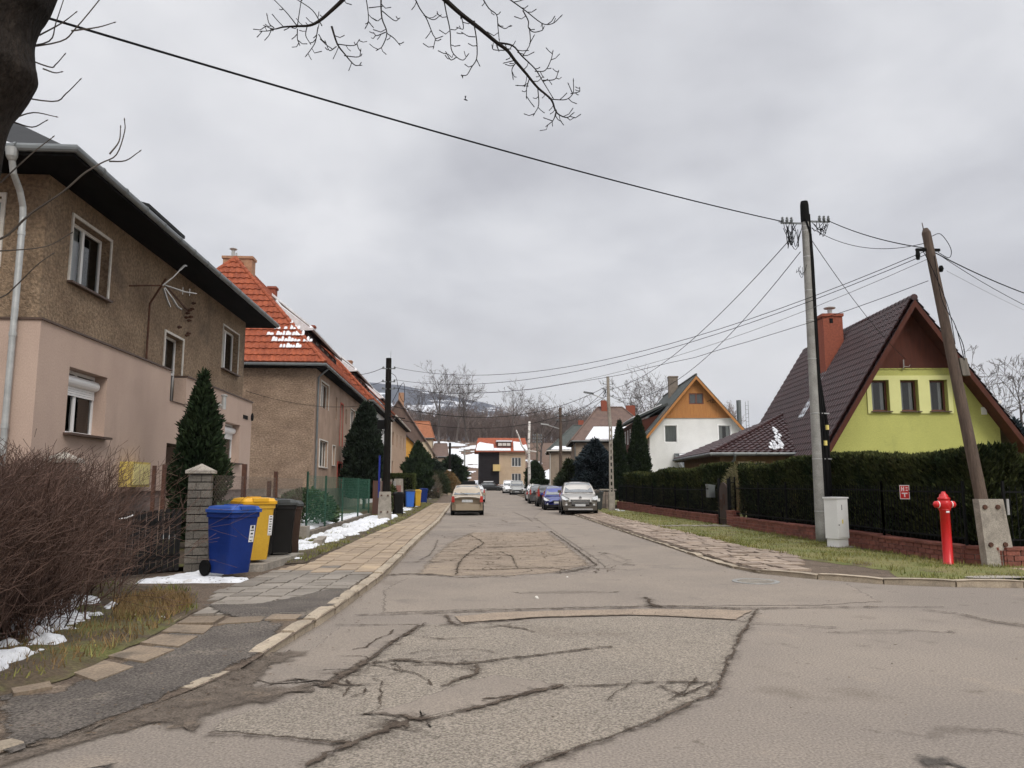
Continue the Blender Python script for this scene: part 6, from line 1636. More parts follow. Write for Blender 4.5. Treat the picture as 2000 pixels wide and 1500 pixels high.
mb.build('trunk', W['bark_near'], nt_, sm=True, world=True)


mb = MB()
limb = smoothed([(-2.05, 5.1, 7.1), (-1.6, 5.3, 7.2), (-1.1, 5.4, 6.9), (-.7, 5.4, 6.4), (-.45, 5.4, 5.8), (-.26, 5.4, 5.24)], 6)
mb.tube(limb, [lerp(.14, .022, i / (len(limb) - 1)) for i in range(len(limb))], 8)
limb = smoothed([(-1.6, 5.3, 7.2), (-1.2, 5.38, 6.6), (-.9, 5.4, 5.9), (-.84, 5.4, 5.21)], 6)
mb.tube(limb, [lerp(.07, .02, i / (len(limb) - 1)) for i in range(len(limb))], 8)
for key, tgt in (('b3', (-.7, 5.4, 6.4)), ('b4', (-.9, 5.4, 5.9)), ('b5', None), ('b7', (-.45, 5.4, 5.8)), ('b8', (-.3, 5.4, 5.9)), ('b9', (-.1, 5.4, 5.8)), ('b1h', (-.9, 5.4, 5.9)), ('b1i', (-.88, 5.4, 5.7)), ('b1g', (-.95, 5.4, 5.9))):
    if tgt:
        a = OVER[key][0] if key not in ('b1h', 'b1i', 'b1g') else OVER[key][-1]
        l_ = smoothed([tgt, ((tgt[0] + a[0]) / 2 + .05, 5.4, (tgt[2] + a[2]) / 2), a], 4); mb.tube(l_, .007, 5)
mb.tube([(-.45, 5.4, 5.8), (-.3, 5.4, 5.9), (-.1, 5.4, 5.8), (.2, 5.4, 5.5), (.32, 5.4, 5.18)], [.02, .016, .014, .01, .008], 6)
r9 = random.Random(17)
for key, P in OVER.items():
    Q = smoothed(P, 4)
    r0 = {'b1': .019, 'b2': .022, 'b2b': .0085, 'b3': .0075, 'b1b': .0085}.get(key, .0052 if len(P) > 4 else .0042)
    re = .0030
    mb.tube(Q, [lerp(r0, re, (i / (len(Q) - 1)) ** .8) for i in range(len(Q))], 5)
    mb.tube([Q[-1], Q[-1] + (Q[-1] - Q[-2]).normalized() * .022], [.0046, .002], 5)
    k = len(Q)
    for i in range(2, k, 2 if key in ('b1', 'b2', 'b2b') else 3):   # short curled spurs with buds
        if r9.random() < .70:
            d = (Q[i] - Q[i - 1]).normalized()
            s = r9.choice((-1, 1)); ang = r9.uniform(.6, 1.3) * s
            dd = Matrix.Rotation(ang, 3, 'Y') @ d + Vector((0, r9.uniform(-.5, .5), 0))
            l = r9.uniform(.03, .10); up_ = Vector((0, 0, 1))
            a = Q[i]; b = a + dd * l * .5; c = b + (dd + up_ * r9.uniform(.1, 1.1)).normalized() * l * .6
            mb.tube([a, b, c], [.0034, .003, .0036], 4)
mb.build('overhanging_boughs', W['twig'], nt_, world=True)
mb = MB()
for P in TWIGS:
    P = [Vector(p) + Vector((0, .03 * math.sin(i * 1.3) - .02, 0)) for i, p in enumerate(P)]
    P[0] = P[0] + Vector((-.10 if len(P) > 3 else -.02, -.1 if len(P) > 3 else 0, -.03))
    Q = smoothed(P, 4); L_ = len(P)
    mb.tube(Q, [lerp(.0085 if L_ > 6 else .0058, .0028, i / (len(Q) - 1)) for i in range(len(Q))], 5)
    mb.tube([Q[-1], Q[-1] + (Q[-1] - Q[-2]).normalized() * .016], [.0050, .002], 5)
mb.build('shoots', W['twig_pale'], nt_, world=True)

# brown twiggy bush on the left bank
bs = thing('bare_hedge_bush', 'large leafless red brown bush on the snowy bank at the left', 'bush', (-4.8, 8.4, .1))
r9 = random.Random(29); segs = []
for i in range(1250):
    t = r9.random()
    bx_ = lerp(-4.52, -5.35, t) + r9.gauss(0, .34); by = lerp(6.2, 10.5, t) + r9.gauss(0, .3)
    a = r9.uniform(0, 6.28); e = abs(r9.gauss(0, .42))
    d = Vector((math.cos(a) * math.sin(e), math.sin(a) * math.sin(e), math.cos(e)))
    L_ = r9.uniform(.70, 1.10)
    grow(segs, Vector((bx_, by, .05)), d, L_, r9.choice((.006, .0085, .013)), 3, r9, up=.10, spread=.62, nseg=4, kids=(2, 3), shrink=.62, wob=.13, minr=.0021, lenf=.72)
for i in range(300):
    a = r9.uniform(0, 6.28); e = abs(r9.gauss(0, .45))
    grow(segs, Vector((-4.2 + r9.gauss(0, .22), r9.uniform(6.0, 8.9), .05)), Vector((math.cos(a) * math.sin(e), math.sin(a) * math.sin(e), math.cos(e))), r9.uniform(.35, .7), r9.choice((.005, .008)), 2, r9, up=.1, spread=.62, nseg=4, kids=(2, 3), wob=.13, minr=.0021, lenf=.72)
segs = [s for s in segs if s[1][2] < 1.90 + .22 * noise.noise(Vector((s[1][0] * 2, s[1][1] * 2, 0))) and s[1][2] > .02]
seg_mesh('twigs', segs, W['bush'], bs, origin=(-4.8, 8.4, .1))
print('bush segs', len(segs), 'woods', len(allseg))

# smaller plants
def leafy(name, label, loc, rad, h, n, m, seed, l=.09, w=.03, flat=.8):
    g = np.random.default_rng(seed)
    t = thing(name, label, 'shrub', loc)
    a = g.uniform(0, 6.28, n); e = np.arccos(g.uniform(-.1, 1, n)); r = g.uniform(.5, 1, n) ** .5
    P = np.stack([rad * r * np.sin(e) * np.cos(a), rad * r * np.sin(e) * np.sin(a) * 1.2, h * .15 + h * .85 * r * np.cos(e) * flat], 1)
    D = np.stack([np.cos(a) * .8, np.sin(a) * .8, np.full(n, .5)], 1) + g.normal(size=(n, 3)) * .5
    V, F = sprays(P, D, l, w, g)
    np_mesh('foliage', V, F, m, t)
    mb = MB(); r_ = random.Random(seed)
    for i in range(14):
        b = r_.uniform(0, 6.28); mb.tube([(0, 0, -.05), (rad * .3 * math.cos(b), rad * .3 * math.sin(b), h * .4), (rad * .7 * math.cos(b), rad * .7 * math.sin(b), h * .75)], [.014, .01, .005], 4)
    mb.build('stems', W['twig'], t)
    return t


leafy('evergreen_shrub', 'light green shrub behind the green netting fence', (-5.2, 26.5, .15), 1.1, 1.5, 4200, W['ivy'], 3, .13, .035)
leafy('evergreen_shrub', 'low glossy shrub behind the chain link fence near the pots', (-4.75, 16.6, .15), .6, 1.25, 2600, W['ivy'], 4, .08, .028)
leafy('ornamental_shrub', 'straw coloured twiggy shrub between the two hedges by the gate', (10.4, 28.0, .35), .75, 2.0, 3600, mat('straw twigs', (.16, .14, .065), (.11, .10, .05), vs=2, isl=.4), 5, .26, .010, .95)
leafy('garden_shrub', 'yellow green bush beside the tarred pole', (-3.7, 40.5, .15), .5, 1.75, 1600, W['box_green'], 6, .12, .03)
leafy('trailing_shrub', 'arching brown shrub beside the grey pickets up the street', (-3.1, 74, .2), 1.1, 2.7, 3000, mat('drooping brown twigs', (.13, .11, .07), (.085, .07, .05), vs=2, isl=.4), 8, .5, .014, .9)
leafy('trailing_shrub', 'mossy arching shrub behind the parked white car', (-2.6, 88, .3), 1.3, 3.0, 3000, W['pine'], 9, .45, .03, .9)
# -------------------------------------------------------------- street items
# brick wall with fence along the right, stepped with the garden
W['brick_red'] = mat('red clinker brick', (.235, .085, .062), (.155, .058, .044), vs=4, speck=.15, ss=30, isl=.22, bump=.3, bs=40)
W['mortar'] = mat('grey red mortar', (.24, .16, .135), rough=.95)


def brick_wall(name, label, path, tops, z0=.02, thick=.24):
    t = thing(name, label, 'wall', (*path[0], z0))
    core = MB(); br = MB(); cap = MB(); r_ = random.Random(len(path))
    for (a, b), top in zip(zip(path, path[1:]), tops):
        a = Vector((*a, 0)); b = Vector((*b, 0)); d = (b - a).normalized(); nn = Vector((-d.y, d.x, 0)); L_ = (b - a).length
        core.obox(((a + b) / 2) + Vector((0, 0, (z0 - .15 + top - .04) / 2)), d, nn, Z, L_ / 2 - .01, thick / 2 - .012, (top - .04 - z0 + .15) / 2)
        h = .078; rows = max(1, int((top - .04 - z0) / h)); h = (top - .04 - z0) / rows
        for r in range(rows):
            s = -(.13 if r % 2 else 0)
            while s < L_ - .02:
                e = min(s + .255, L_); s0 = max(s, 0)
                if e - s0 > .04:
                    for side in (1, -1):
                        c = a + d * ((s0 + e) / 2) + nn * side * (thick / 2 - .02 + r_.uniform(-.002, .003))
                        br.obox(c + Vector((0, 0, z0 + h * (r + .5))), d, nn, Z, (e - s0) / 2 - .006, .03, h / 2 - .006)
                s += .267
        for e_, o in ((a, -.012), (b, .012)):
            for r in range(rows):
                br.obox(e_ + d * o + Vector((0, 0, z0 + h * (r + .5))), d, nn, Z, .02, thick / 2 - .004, h / 2 - .006)
        k = max(1, int(L_ / .26))
        for i in range(k):
            c = a.lerp(b, (i + .5) / k)
            cap.obox(c + Vector((0, 0, top - .016)), d, nn, Z, L_ / k / 2 - .004, thick / 2 + .03, .024)
    core.build('wall_core', W['mortar'], t, world=True); br.build('bricks', W['brick_red'], t, world=True); cap.build('coping', W['brick_red'], t, world=True)
    return t


brick_wall('brick_wall', 'low red brick garden wall from the gate to the road corner', [(9.52, 27.0), (9.50, 26.3), (9.40, 19.8), (9.30, 16.6), (9.28, 13.75), (9.62, 13.35), (24, 13.35)], [.62, .42, .42, .40, .40, .40], z0=.08)
brick_wall('brick_wall', 'stepped red brick garden wall beyond the gate', [(9.62, 46.8), (9.62, 42.6), (9.60, 38.4), (9.58, 34.2), (9.56, 28.2)], [.52, .47, .42, .40], z0=.08)


def bar_fence(name, label, path, z0s, h, posts):
    t = thing(name, label, 'fence', (*path[0], z0s[0]))
    bars = MB()
    for (a, b), z0 in zip(zip(path, path[1:]), z0s):
        a = Vector((*a, 0)); b = Vector((*b, 0)); L_ = (b - a).length; n = int(L_ / .12)
        for i in range(n + 1):
            p = a.lerp(b, i / n); bars.bx(p.x - .006, p.x + .006, p.y - .006, p.y + .006, z0 + .04, z0 + h + .03)
        for z in (z0 + .12, z0 + h - .08): bars.beam((a.x, a.y, z), (b.x, b.y, z), .03, .03)
        k = max(1, int(L_ / posts))
        for i in range(k + 1):
            p = a.lerp(b, i / k)
            MB().bx(p.x - .02, p.x + .02, p.y - .02, p.y + .02, z0 - .02, z0 + h + .12).build('post', W['black_metal'], t, world=True)
    bars.build('bars', W['black_metal'], t, world=True)
    return t


bar_fence('metal_fence', 'thin black bar fence standing on the near brick wall', [(9.52, 26.9), (9.50, 26.35), (9.40, 19.8), (9.30, 16.6), (9.28, 13.78)], [.63, .43, .43, .41], 1.05, 2.1)
bar_fence('metal_fence', 'thin black bar fence on the stepped brick wall past the gate', [(9.62, 46.7), (9.62, 42.6), (9.60, 38.4), (9.58, 34.2), (9.56, 28.3)], [.53, .48, .43, .41], 1.0, 1.9)
bar_fence('metal_fence', 'thin black bar fence on the brick wall along the side road', [(9.75, 13.36), (23.5, 13.36)], [.41], 1.05, 2.1)
g = thing('garden_gate', 'narrow dark arched wooden gate between the two brick walls', 'gate', (9.53, 27.6, .1))
mb = MB()
ar = [(9.5, 27.18, .12), (9.5, 28.02, .12), (9.5, 28.02, 1.25)] + [(9.5, 27.6 + .42 * math.cos(a), 1.25 + .36 * math.sin(a)) for a in [math.pi * i / 8 for i in range(1, 8)]] + [(9.5, 27.18, 1.25)]
mb.extr(ar, (.05, 0, 0))
mb.build('gate_leaf', W['wood_brown'] if 'wood_brown' in W else W.setdefault('wood_brown', mat('dark stained boards', (.062, .040, .032), (.042, .028, .024), vs=4, stretch=(1, 6, .4))), g, world=True)
MB().bx(9.49, 9.58, 27.05, 27.14, .05, 1.75).build('post', W['black_metal'], g, world=True); MB().bx(9.49, 9.58, 28.06, 28.15, .05, 1.75).build('post', W['black_metal'], g, world=True)
mb = MB(); mb.tube([(9.47, 27.45 + .1 * math.cos(a), 1.0 + .2 * math.sin(a)) for a in [6.28 * i / 12 for i in range(13)]], .012, 5); mb.tube([(9.47, 27.75 + .1 * math.cos(a), .8 + .2 * math.sin(a)) for a in [6.28 * i / 12 for i in range(13)]], .012, 5)
mb.build('scrollwork', W['rust'], g, world=True)
mbx = thing('mailbox', 'grey metal letter box on the fence beside the arched gate', 'mailbox', (9.42, 28.75, 1.05))
MB().bx(-.12, .12, -.16, .16, 0, .42).extr([(-.14, -.17, .42), (.14, -.17, .42), (.14, -.17, .46), (-.14, -.17, .50)], (0, .34, 0)).build('box', W['gutter_grey'], mbx)
MB().bx(-.127, -.12, -.12, .12, .30, .34).build('slot', W['black'], mbx)

# main concrete pole with its conduits
mp_ = thing('utility_pole', 'tall round concrete pole carrying black conduits beside the white cabinet', 'pole', (8.97, 18.9, .1))
MB().lathe([(.138, -.1), (.135, .3), (.125, 2), (.105, 5), (.095, 8.35), (.095, 8.4)], (0, 0, 0), 24).build('shaft', W['concrete'], mp_, sm=True)
MB().lathe([(.108, 8.25), (.112, 8.5), (.108, 8.72), (.09, 8.82), (.02, 8.84)], (0, 0, 0), 20).build('cap', W['black'], mp_)
mb = MB()
mb.tube([(.205, -.03, -.1), (.205, -.03, 2.55)], .05, 12).tube([(.205, -.03, 2.55), (.13, -.06, 4), (.12, -.06, 7.2), (.09, -.08, 7.9), (-.04, -.115, 8.3)], [.045, .034, .032, .03, .026], 8)
mb.tube([(.31, .04, -.1), (.31, .04, 2.95)], .045, 12).tube([(.31, .04, 2.95), (.17, .03, 4.2), (.14, .02, 6.5), (.13, .0, 7.6), (.08, -.08, 8.45)], [.042, .03, .03, .028, .026], 8)
mb.tube([(.115, -.10, .4), (.095, -.09, 4), (.08, -.085, 7.9)], .030, 8)
mb.build('conduit', W['black'], mp_)
MB().lathe([(.053, 2.40), (.053, 2.52)], (.205, -.03, 0), 12).lathe([(.048, 2.80), (.048, 2.92)], (.31, .04, 0), 12).build('yellow_band', W['yellow_band'], mp_)
mb = MB()
for z in (.75, 2.05, 3.2, 4.6, 5.6, 6.4, 7.3, 8.0, 8.12):
    rr_ = .135 - .0052 * z
    mb.lathe([(rr_, z), (rr_ + .006, z + .002), (rr_ + .006, z + .025), (rr_, z + .027)], (0, 0, 0), 20)
    if z < 3.3: mb.beam((.12, -.09, z + .012), (.37, .0, z + .012), .012, .03)
mb.build('strap', W['metal_pale'], mp_)


def loops(t, c, n, r_, seed, ext=(.22, .16, .3)):
    q = random.Random(seed)
    for i in range(n):
        a = Vector(c) + Vector((q.uniform(-ext[0], ext[0]), q.uniform(-ext[1], ext[1]), q.uniform(-.06, .1)))
        b = Vector(c) + Vector((q.uniform(-ext[0], ext[0]), q.uniform(-ext[1], ext[1]), q.uniform(-.1, .1)))
        m = (a + b) / 2 + Vector((q.uniform(-.08, .08), q.uniform(-.08, .08), -q.uniform(.12, ext[2])))
        MB().tube(smoothed([a, (a * .6 + m * .4) + Vector((q.uniform(-.06, .06), 0, -.05)), m, (b * .6 + m * .4), b], 4), r_, 5).build('wire_loop', W['wire'], t, world=t.name.startswith('utility_pole.002'))


mb = MB()
for s, zc, k in ((-1, 8.22, 1), (1, 8.28, 2)):
    mb.beam((s * .1, 0, zc), (s * .66, 0, zc + .0), .04, .04)
    for x in (.38, .5, .62):
        mb.lathe([(.018, -.02), (.035, .0), (.045, .05), (.02, .07), (.036, .1), (.012, .13)], (s * x, -.02, zc + .03), 8)
        mb.beam((s * x, -.08, zc - .02), (s * x + s * .07, .06, zc + .05), .03, .02)
mb.build('insulator_bracket', W['gutter_grey'], mp_)
loops(mp_, (-.38, 0, 8.1), 13, .0085, 4, (.24, .16, .62)); loops(mp_, (.36, 0, 8.2), 9, .0085, 5, (.22, .16, .36)); loops(mp_, (-.18, 0, 7.0), 4, .006, 7, (.12, .1, .3))

# leaning timber pole on a concrete stub
lp = thing('utility_pole', 'leaning brown timber pole bolted to a wide concrete stub near the hydrant', 'pole', (9.55, 13.4, .1))
base, top = Vector((9.47, 13.42, .55)), Vector((9.10, 14.05, 6.52))
MB().tube([base, base.lerp(top, .3), base.lerp(top, .6), base.lerp(top, .985), top], [.110, .104, .094, .082, .045], 16).tube([top + Vector((-.03, 0, -.08)), top + Vector((-.06, 0, .12))], [.012, .008], 5).build('shaft', W['wood_pole'], lp, sm=False, world=True)
ax_ = Vector((-.055, .06, 1)).normalized()
mb = MB(); cst = Vector((9.56, 13.25, -.1))
prof = [(-.27, 0), (.27, 0), (.235, 1.36), (-.225, 1.36)]
mb.extr([cst + Vector((x, 0, 0)) + ax_ * z for x, z in prof], (0, .17, .0))
mb.build('concrete_stub', W['concrete_old'], lp, world=True)
mb = MB()
for x, z in ((-.14, 1.22), (.1, 1.22), (-.15, .56), (.12, .56)):
    p = cst + Vector((x, -.02, 0)) + ax_ * z
    mb.lathe([(.042, -.01), (.042, .02), (.02, .025), (.02, .06)], (p.x, p.y, p.z), 8, 'y'); mb.v = mb.v
mb.build('bolts', W['rust'], lp, world=True)
MB().bx(9.70, 9.74, 13.215, 13.235, .98, 1.26).build('small_plate', W['metal_pale'], lp, world=True)
at = lambda t: base.lerp(top, t)
mb = MB(); q = at(.53) + Vector((.16, -.02, 0)); mb.obox(q, (1, 0, 0), (0, 1, 0), (top - base), .075, .06, .17); mb.build('junction_box', W['wood_grey'], lp, world=True)
mb = MB(); q = at(.925); mb.beam(q + Vector((-.28, 0, 0)), q + Vector((.2, 0, 0)), .05, .05); mb.lathe([(.03, -.2), (.045, -.12), (.03, 0)], (q.x - .25, q.y, q.z), 8); mb.lathe([(.03, -.06), (.05, 0), (.03, .06)], (at(.86).x + .15, at(.86).y, at(.86).z), 8); mb.build('insulator_bracket', W['black'], lp, world=True)
mb = MB()
mb.tube(smoothed([at(.92) + Vector((-.18, -.05, 0)), at(.85) + Vector((-.12, -.14, 0)), at(.72) + Vector((.02, -.16, 0)), at(.6) + Vector((.02, -.14, 0))], 6), .007, 5)
mb.tube(smoothed([at(.9) + Vector((.0, -.1, 0)), at(.75) + Vector((-.06, -.14, 0)), at(.66) + Vector((.1, -.14, 0)), at(.53) + Vector((.16, -.08, .12))], 6), .007, 5)
mb.tube(smoothed([at(.97) + Vector((.05, -.05, 0)), at(.97) + Vector((.25, -.05, .05)), at(.93) + Vector((.40, -.05, 0)), at(.90) + Vector((.33, -.05, -.02)), at(.915) + Vector((.12, -.05, 0))], 6), .007, 5)
mb.tube(smoothed([at(.53) + Vector((.2, -.05, .1)), at(.6) + Vector((.2, -.1, 0)), at(.66) + Vector((.12, -.1, 0))], 5), .008, 5)
mb.build('hanging_cable', W['wire'], lp, world=True)

# tarred pole on the left
tp = thing('utility_pole', 'black tarred timber pole on a concrete stub by the left pavement', 'pole', (-3.05, 31.6, .1))
MB().tube([(-3.02, 31.75, .9), (-3.02, 31.8, 3), (-3.04, 31.85, 6.75)], [.155, .14, .115], 12).tube([(-2.96, 31.8, 6.7), (-2.95, 31.8, 7.05)], .006, 4).build('shaft', W['wood_black'], tp, world=True)
MB().extr([(-3.33, 31.5, -.1), (-2.76, 31.5, -.1), (-2.82, 31.5, 1.25), (-3.28, 31.5, 1.25)], (0, .16, 0)).build('concrete_stub', W['concrete_old'], tp, world=True)
mb = MB()
for x in (-3.18, -2.92):
    for z in (.45, 1.1): mb.lathe([(.035, 0), (.035, .03), (.015, .05)], (x, 31.44, z), 8, 'y')
mb.build('bolts', W['rust'], tp, world=True)
mb = MB(); mb.bx(-3.42, -3.14, 31.55, 31.72, 3.78, 4.15); mb.beam((-3.05, 31.7, 4.3), (-2.3, 31.65, 4.22), .04, .04); mb.beam((-3.6, 31.7, 4.0), (-2.9, 31.7, 4.25), .03, .03)
mb.build('junction_box', W['black'], tp, world=True)
loops(tp, (-3.35, 31.6, 3.8), 5, .012, 3, (.25, .1, .35)); mb = MB().tube(smoothed([(-2.9, 31.7, 6.1), (-2.7, 31.65, 5.9), (-2.55, 31.6, 5.2), (-2.35, 31.5, 4.9), (-2.4, 31.6, 5.7), (-2.85, 31.7, 4.9)], 5), .012, 4); mb.build('wire_loop', W['wire'], tp, world=True)
MB().tube([(-3.30, 31.6, 1.0), (-3.30, 31.62, 2.7)], .04, 8).build('blue_conduit', mat('blue plastic pipe', (.012, .022, .19), rough=.6), tp, world=True)
for y, z in ((31.75, 6.3), (31.75, 5.75), (31.75, 5.45)): MB().beam((-3.3, y, z), (-2.75, y, z), .035, .035).lathe([(.02, 0), (.045, .04), (.02, .09)], (-3.25, y, z), 8).lathe([(.02, 0), (.045, .04), (.02, .09)], (-2.78, y, z), 8).build('insulator_arm', W['gutter_grey'], tp, world=True)

# slotted concrete pole with the lamp
op = thing('lamp_pole', 'slotted concrete pole with a street lamp arm beside the grey bin', 'pole', (8.55, 43.6, .1))
mb = MB()
for s in (-1, 1):
    mb.add([(s * .10 + a * (.035 if z < 1 else .03), b * .1, z) if z < 1 else ((s * (.10 - .009 * z)) + a * .026, b * .08, z) for z in (-.1, 4.9) for a, b in ((-1, -1), (1, -1), (1, 1), (-1, 1))], [(0, 3, 2, 1), (4, 5, 6, 7), (0, 1, 5, 4), (1, 2, 6, 5), (2, 3, 7, 6), (3, 0, 4, 7)])
mb.bx(-.17, .17, -.12, .12, -.1, 1.05)
for i in range(11): mb.bx(-.09 + .006 * i * .6, .09 - .006 * i * .6, -.07, .07, 1.25 + i * .36, 1.40 + i * .36)
mb.tube([(-.02, 0, 4.8), (-.09, 0, 6.2), (-.10, 0, 7.65)], [.10, .095, .085], 12)
mb.build('shaft', W['concrete_old'], op)
mb = MB(); mb.tube([(-.08, 0, 6.15), (-.5, -.1, 6.40), (-1.05, -.2, 6.58)], .028, 8); mb.build('lamp_arm', W['metal_pale'], op)
mb = MB().obox((-1.28, -.24, 6.66), (-1, -.2, .12), (0, 1, 0), (0, 0, 1), .30, .09, .045); mb.build('lamp_head', W['gutter_grey'], op)
mb = MB()
for z in (7.2, 6.9, 6.5):
    MB().beam((-.38, 0, z), (.18, 0, z), .03, .03).lathe([(.02, 0), (.045, .05), (.02, .1)], (-.38, 0, z), 8).lathe([(.02, 0), (.045, .05), (.02, .1)], (.18, 0, z), 8).build('insulator_arm', W['gutter_grey'], op)
loops(op, (-.32, 0, 6.9), 4, .012, 8, (.1, .1, .5))

p5 = thing('utility_pole', 'thin brown timber pole in front of the grey roofed house', 'pole', (7.92, 61, .1))
MB().tube([(0, 0, -.1), (0, .05, 7.6)], [.15, .12], 10).build('shaft', W['wood_pole'], p5); MB().beam((-.1, 0, 5.9), (-1.0, -.2, 6.15), .05, .05).obox((-1.3, -.25, 6.22), (-1, -.15, .1), (0, 1, 0), (0, 0, 1), .32, .1, .05).build('lamp_arm', W['metal_pale'], p5)
MB().beam((-.5, 0, 7.0), (.5, 0, 7.0), .06, .06).beam((-.4, 0, 6.6), (.4, 0, 6.6), .06, .06).build('cross_arm', W['gutter_grey'], p5)
p6 = thing('utility_pole', 'farthest grey pole with clustered insulators on the right side', 'pole', (9.4, 95, .3))
MB().tube([(0, 0, -.1), (0, 0, 7.6)], [.16, .12], 8).build('shaft', W['wood_grey'], p6)
mb = MB()
for z in (7.3, 6.9, 6.5):
    mb.beam((-.55, 0, z), (.55, 0, z), .06, .06)
    for x in (-.5, -.2, .2, .5): mb.lathe([(.05, 0), (.09, .08), (.05, .18)], (x, 0, z), 6)
mb.build('cross_arm', W['gutter_grey'], p6)
p7 = thing('utility_pole', 'black timber pole far up the left side before the snowy slope', 'pole', (-1.55, 104, .4))
MB().tube([(0, 0, -.1), (.05, 0, 6.8)], [.2, .15], 8).build('shaft', W['wood_black'], p7)
MB().bx(-.22, .22, -.26, -.14, 2.2, 3.2).build('notice', W['white_sticker'], p7)
MB().bx(-.35, .35, -.32, -.12, -.1, 1.5).build('concrete_stub', W['concrete_old'], p7)
p8 = thing('street_sign_post', 'pale thin post with short arms far up the left side', 'pole', (.55, 118, .55))
MB().tube([(0, 0, -.1), (0, 0, 6.4)], [.15, .10], 8).beam((-.9, 0, 6.1), (.9, 0, 6.1), .12, .12).build('shaft', W['concrete'], p8)

# topped birch on the right
bi = thing('birch_tree', 'white barked birch with a lopped top and one stub branch', 'tree', (7.75, 88, .2))
W['birch'] = mat('white birch bark', (.62, .59, .55), (.10, .085, .075), vs=2.2, stretch=(1, 1, 2.2), lo=.52, hi=.66)
MB().tube([(0, 0, -.1), (.05, 0, 2.5), (-.02, 0, 5.5), (.08, 0, 8.6)], [.19, .17, .15, .13], 12).tube([(0, 0, 4.7), (-.8, 0, 5.8), (-1.2, 0, 7.0), (-1.45, 0, 7.6)], [.11, .09, .08, .07], 8).tube([(.05, 0, 5.2), (.6, 0, 5.15), (.9, 0, 5.1)], [.10, .08, .06], 6).build('trunk', W['birch'], bi, sm=True)


# ------------------------------------------------------------------- cables
def cable(label, a, b, sag, r=.009, m='wire', n=26, name='overhead_cable', wob=0.):
    a = Vector(a); b = Vector(b); pts = []
    q = random.Random(int(abs(a.x * 100 + b.y * 7)))
    for i in range(n + 1):
        t = i / n; p = a.lerp(b, t); p.z -= 4 * sag * t * (1 - t)
        if wob: p.z += q.uniform(-wob, wob)
        pts.append(p - a)
    o = MB().tube(pts, r, 5).build(name, W[m]); o.location = a
    return tag(o, label, 'cable', 'overhead cables')


LB, RB = (8.36, 18.9, 8.36), (9.58, 18.9, 8.42)
T = (9.02, 14.0, 6.04)
far = Vector((-4.53, 7.15, 6.28)); dirc = (far - Vector(LB)); end = Vector(LB) + dirc * 1.35
cable('thick black cable crossing the sky from the concrete pole over the left trunk', LB, end, .22, .0135, n=40)
cable('upper thick cable from the concrete pole to the leaning pole', RB, (9.10, 14.0, 6.10), .10, .011)
cable('thin slack cable under the thick one between concrete and leaning poles', (9.1, 18.9, 8.22), (9.05, 14.05, 6.22), .30, .007)
cable('thick cable leaving the leaning pole to the right', (9.2, 13.95, 6.0), (20.5, 18.5, 6.1), .75, .011)
cable('thin line crossing below the thick cable right of the leaning pole', (9.25, 13.95, 5.98), (20.5, 19.5, 5.4), .7, .006)
cable('faint thin line falling to the right from the leaning pole', (9.3, 13.8, 5.6), (21, 20, 4.6), .3, .003, 'wire_thin')
cable('topmost long line from the leaning pole to the tarred pole', T, (-2.80, 31.75, 6.36), 1.15, .0075)
cable('second long line from the leaning pole to the tarred pole', (9.05, 14.0, 5.98), (-2.80, 31.75, 5.84), 1.05, .0075)
cable('third faint line just below the two long ones', (9.1, 14.0, 5.90), (-2.80, 31.75, 5.52), 1.15, .0055, 'wire_thin')
cable('knotted thin line from the leaning pole towards the tarred pole', (9.05, 14.0, 5.45), (-2.80, 31.75, 5.50), .95, .0065, 'wire', wob=.02)
cable('cable from the concrete pole down to the top of the lamp pole', (8.60, 18.9, 7.95), (8.7, 43.6, 7.05), .75, .011, n=34)
cable('lower cable from the concrete pole to the lamp pole', (8.8, 18.9, 7.55), (8.75, 43.6, 6.6), 1.35, .010, n=34)
cable('service line from the concrete pole to the lime green gable', (9.1, 18.9, 7.9), (18.1, 29.85, 6.6), .25, .009)
cable('upper dark line from the tarred pole to the lamp pole', (-2.9, 31.75, 4.75), (8.2, 43.6, 7.1), 1.0, .014)
cable('lower dark line from the tarred pole to the lamp pole', (-2.9, 31.75, 4.25), (8.2, 43.6, 6.55), 1.0, .012)
cable('line continuing from the lamp pole to the thin brown pole', (8.3, 43.6, 7.0), (7.6, 61, 7.0), .5, .014)
cable('second line from the lamp pole to the thin brown pole', (8.3, 43.6, 6.6), (7.6, 61, 6.6), .5, .012)
cable('line from the thin brown pole to the farthest pole', (7.9, 61, 7.0), (9.3, 95, 7.2), .7, .016)
cable('line from the lamp pole towards the white house', (8.6, 43.6, 6.6), (17.5, 62.2, 8.2), .5, .012)
cable('line from the row house eaves to the tarred pole top', (-6.4, 42, 7.6), (-3.2, 31.75, 6.36), .2, .012)
cable('lower line from the row house eaves to the tarred pole', (-6.4, 44, 7.3), (-3.2, 31.75, 5.8), .2, .010)
cable('thin line across the bare end wall from the pink house to the tarred pole', (-7.0, 25.3, 4.55), (-3.2, 31.7, 4.9), .35, .008)
# bird
bd = thing('flying_bird', 'small dark bird gliding high over the street', 'bird', (.04, 18, 10.98))
MB().tube([(-.05, 0, .02), (-.02, 0, .008), (.02, 0, -.005), (.05, 0, -.02)], [.004, .018, .016, .004], 8).extr([(-.01, 0, .0), (.015, .10, .05), (-.03, .09, .045)], (0, 0, .006)).extr([(-.01, 0, .0), (.015, -.10, .05), (-.03, -.09, .045)], (0, 0, .006)).build('body', W['black'], bd)

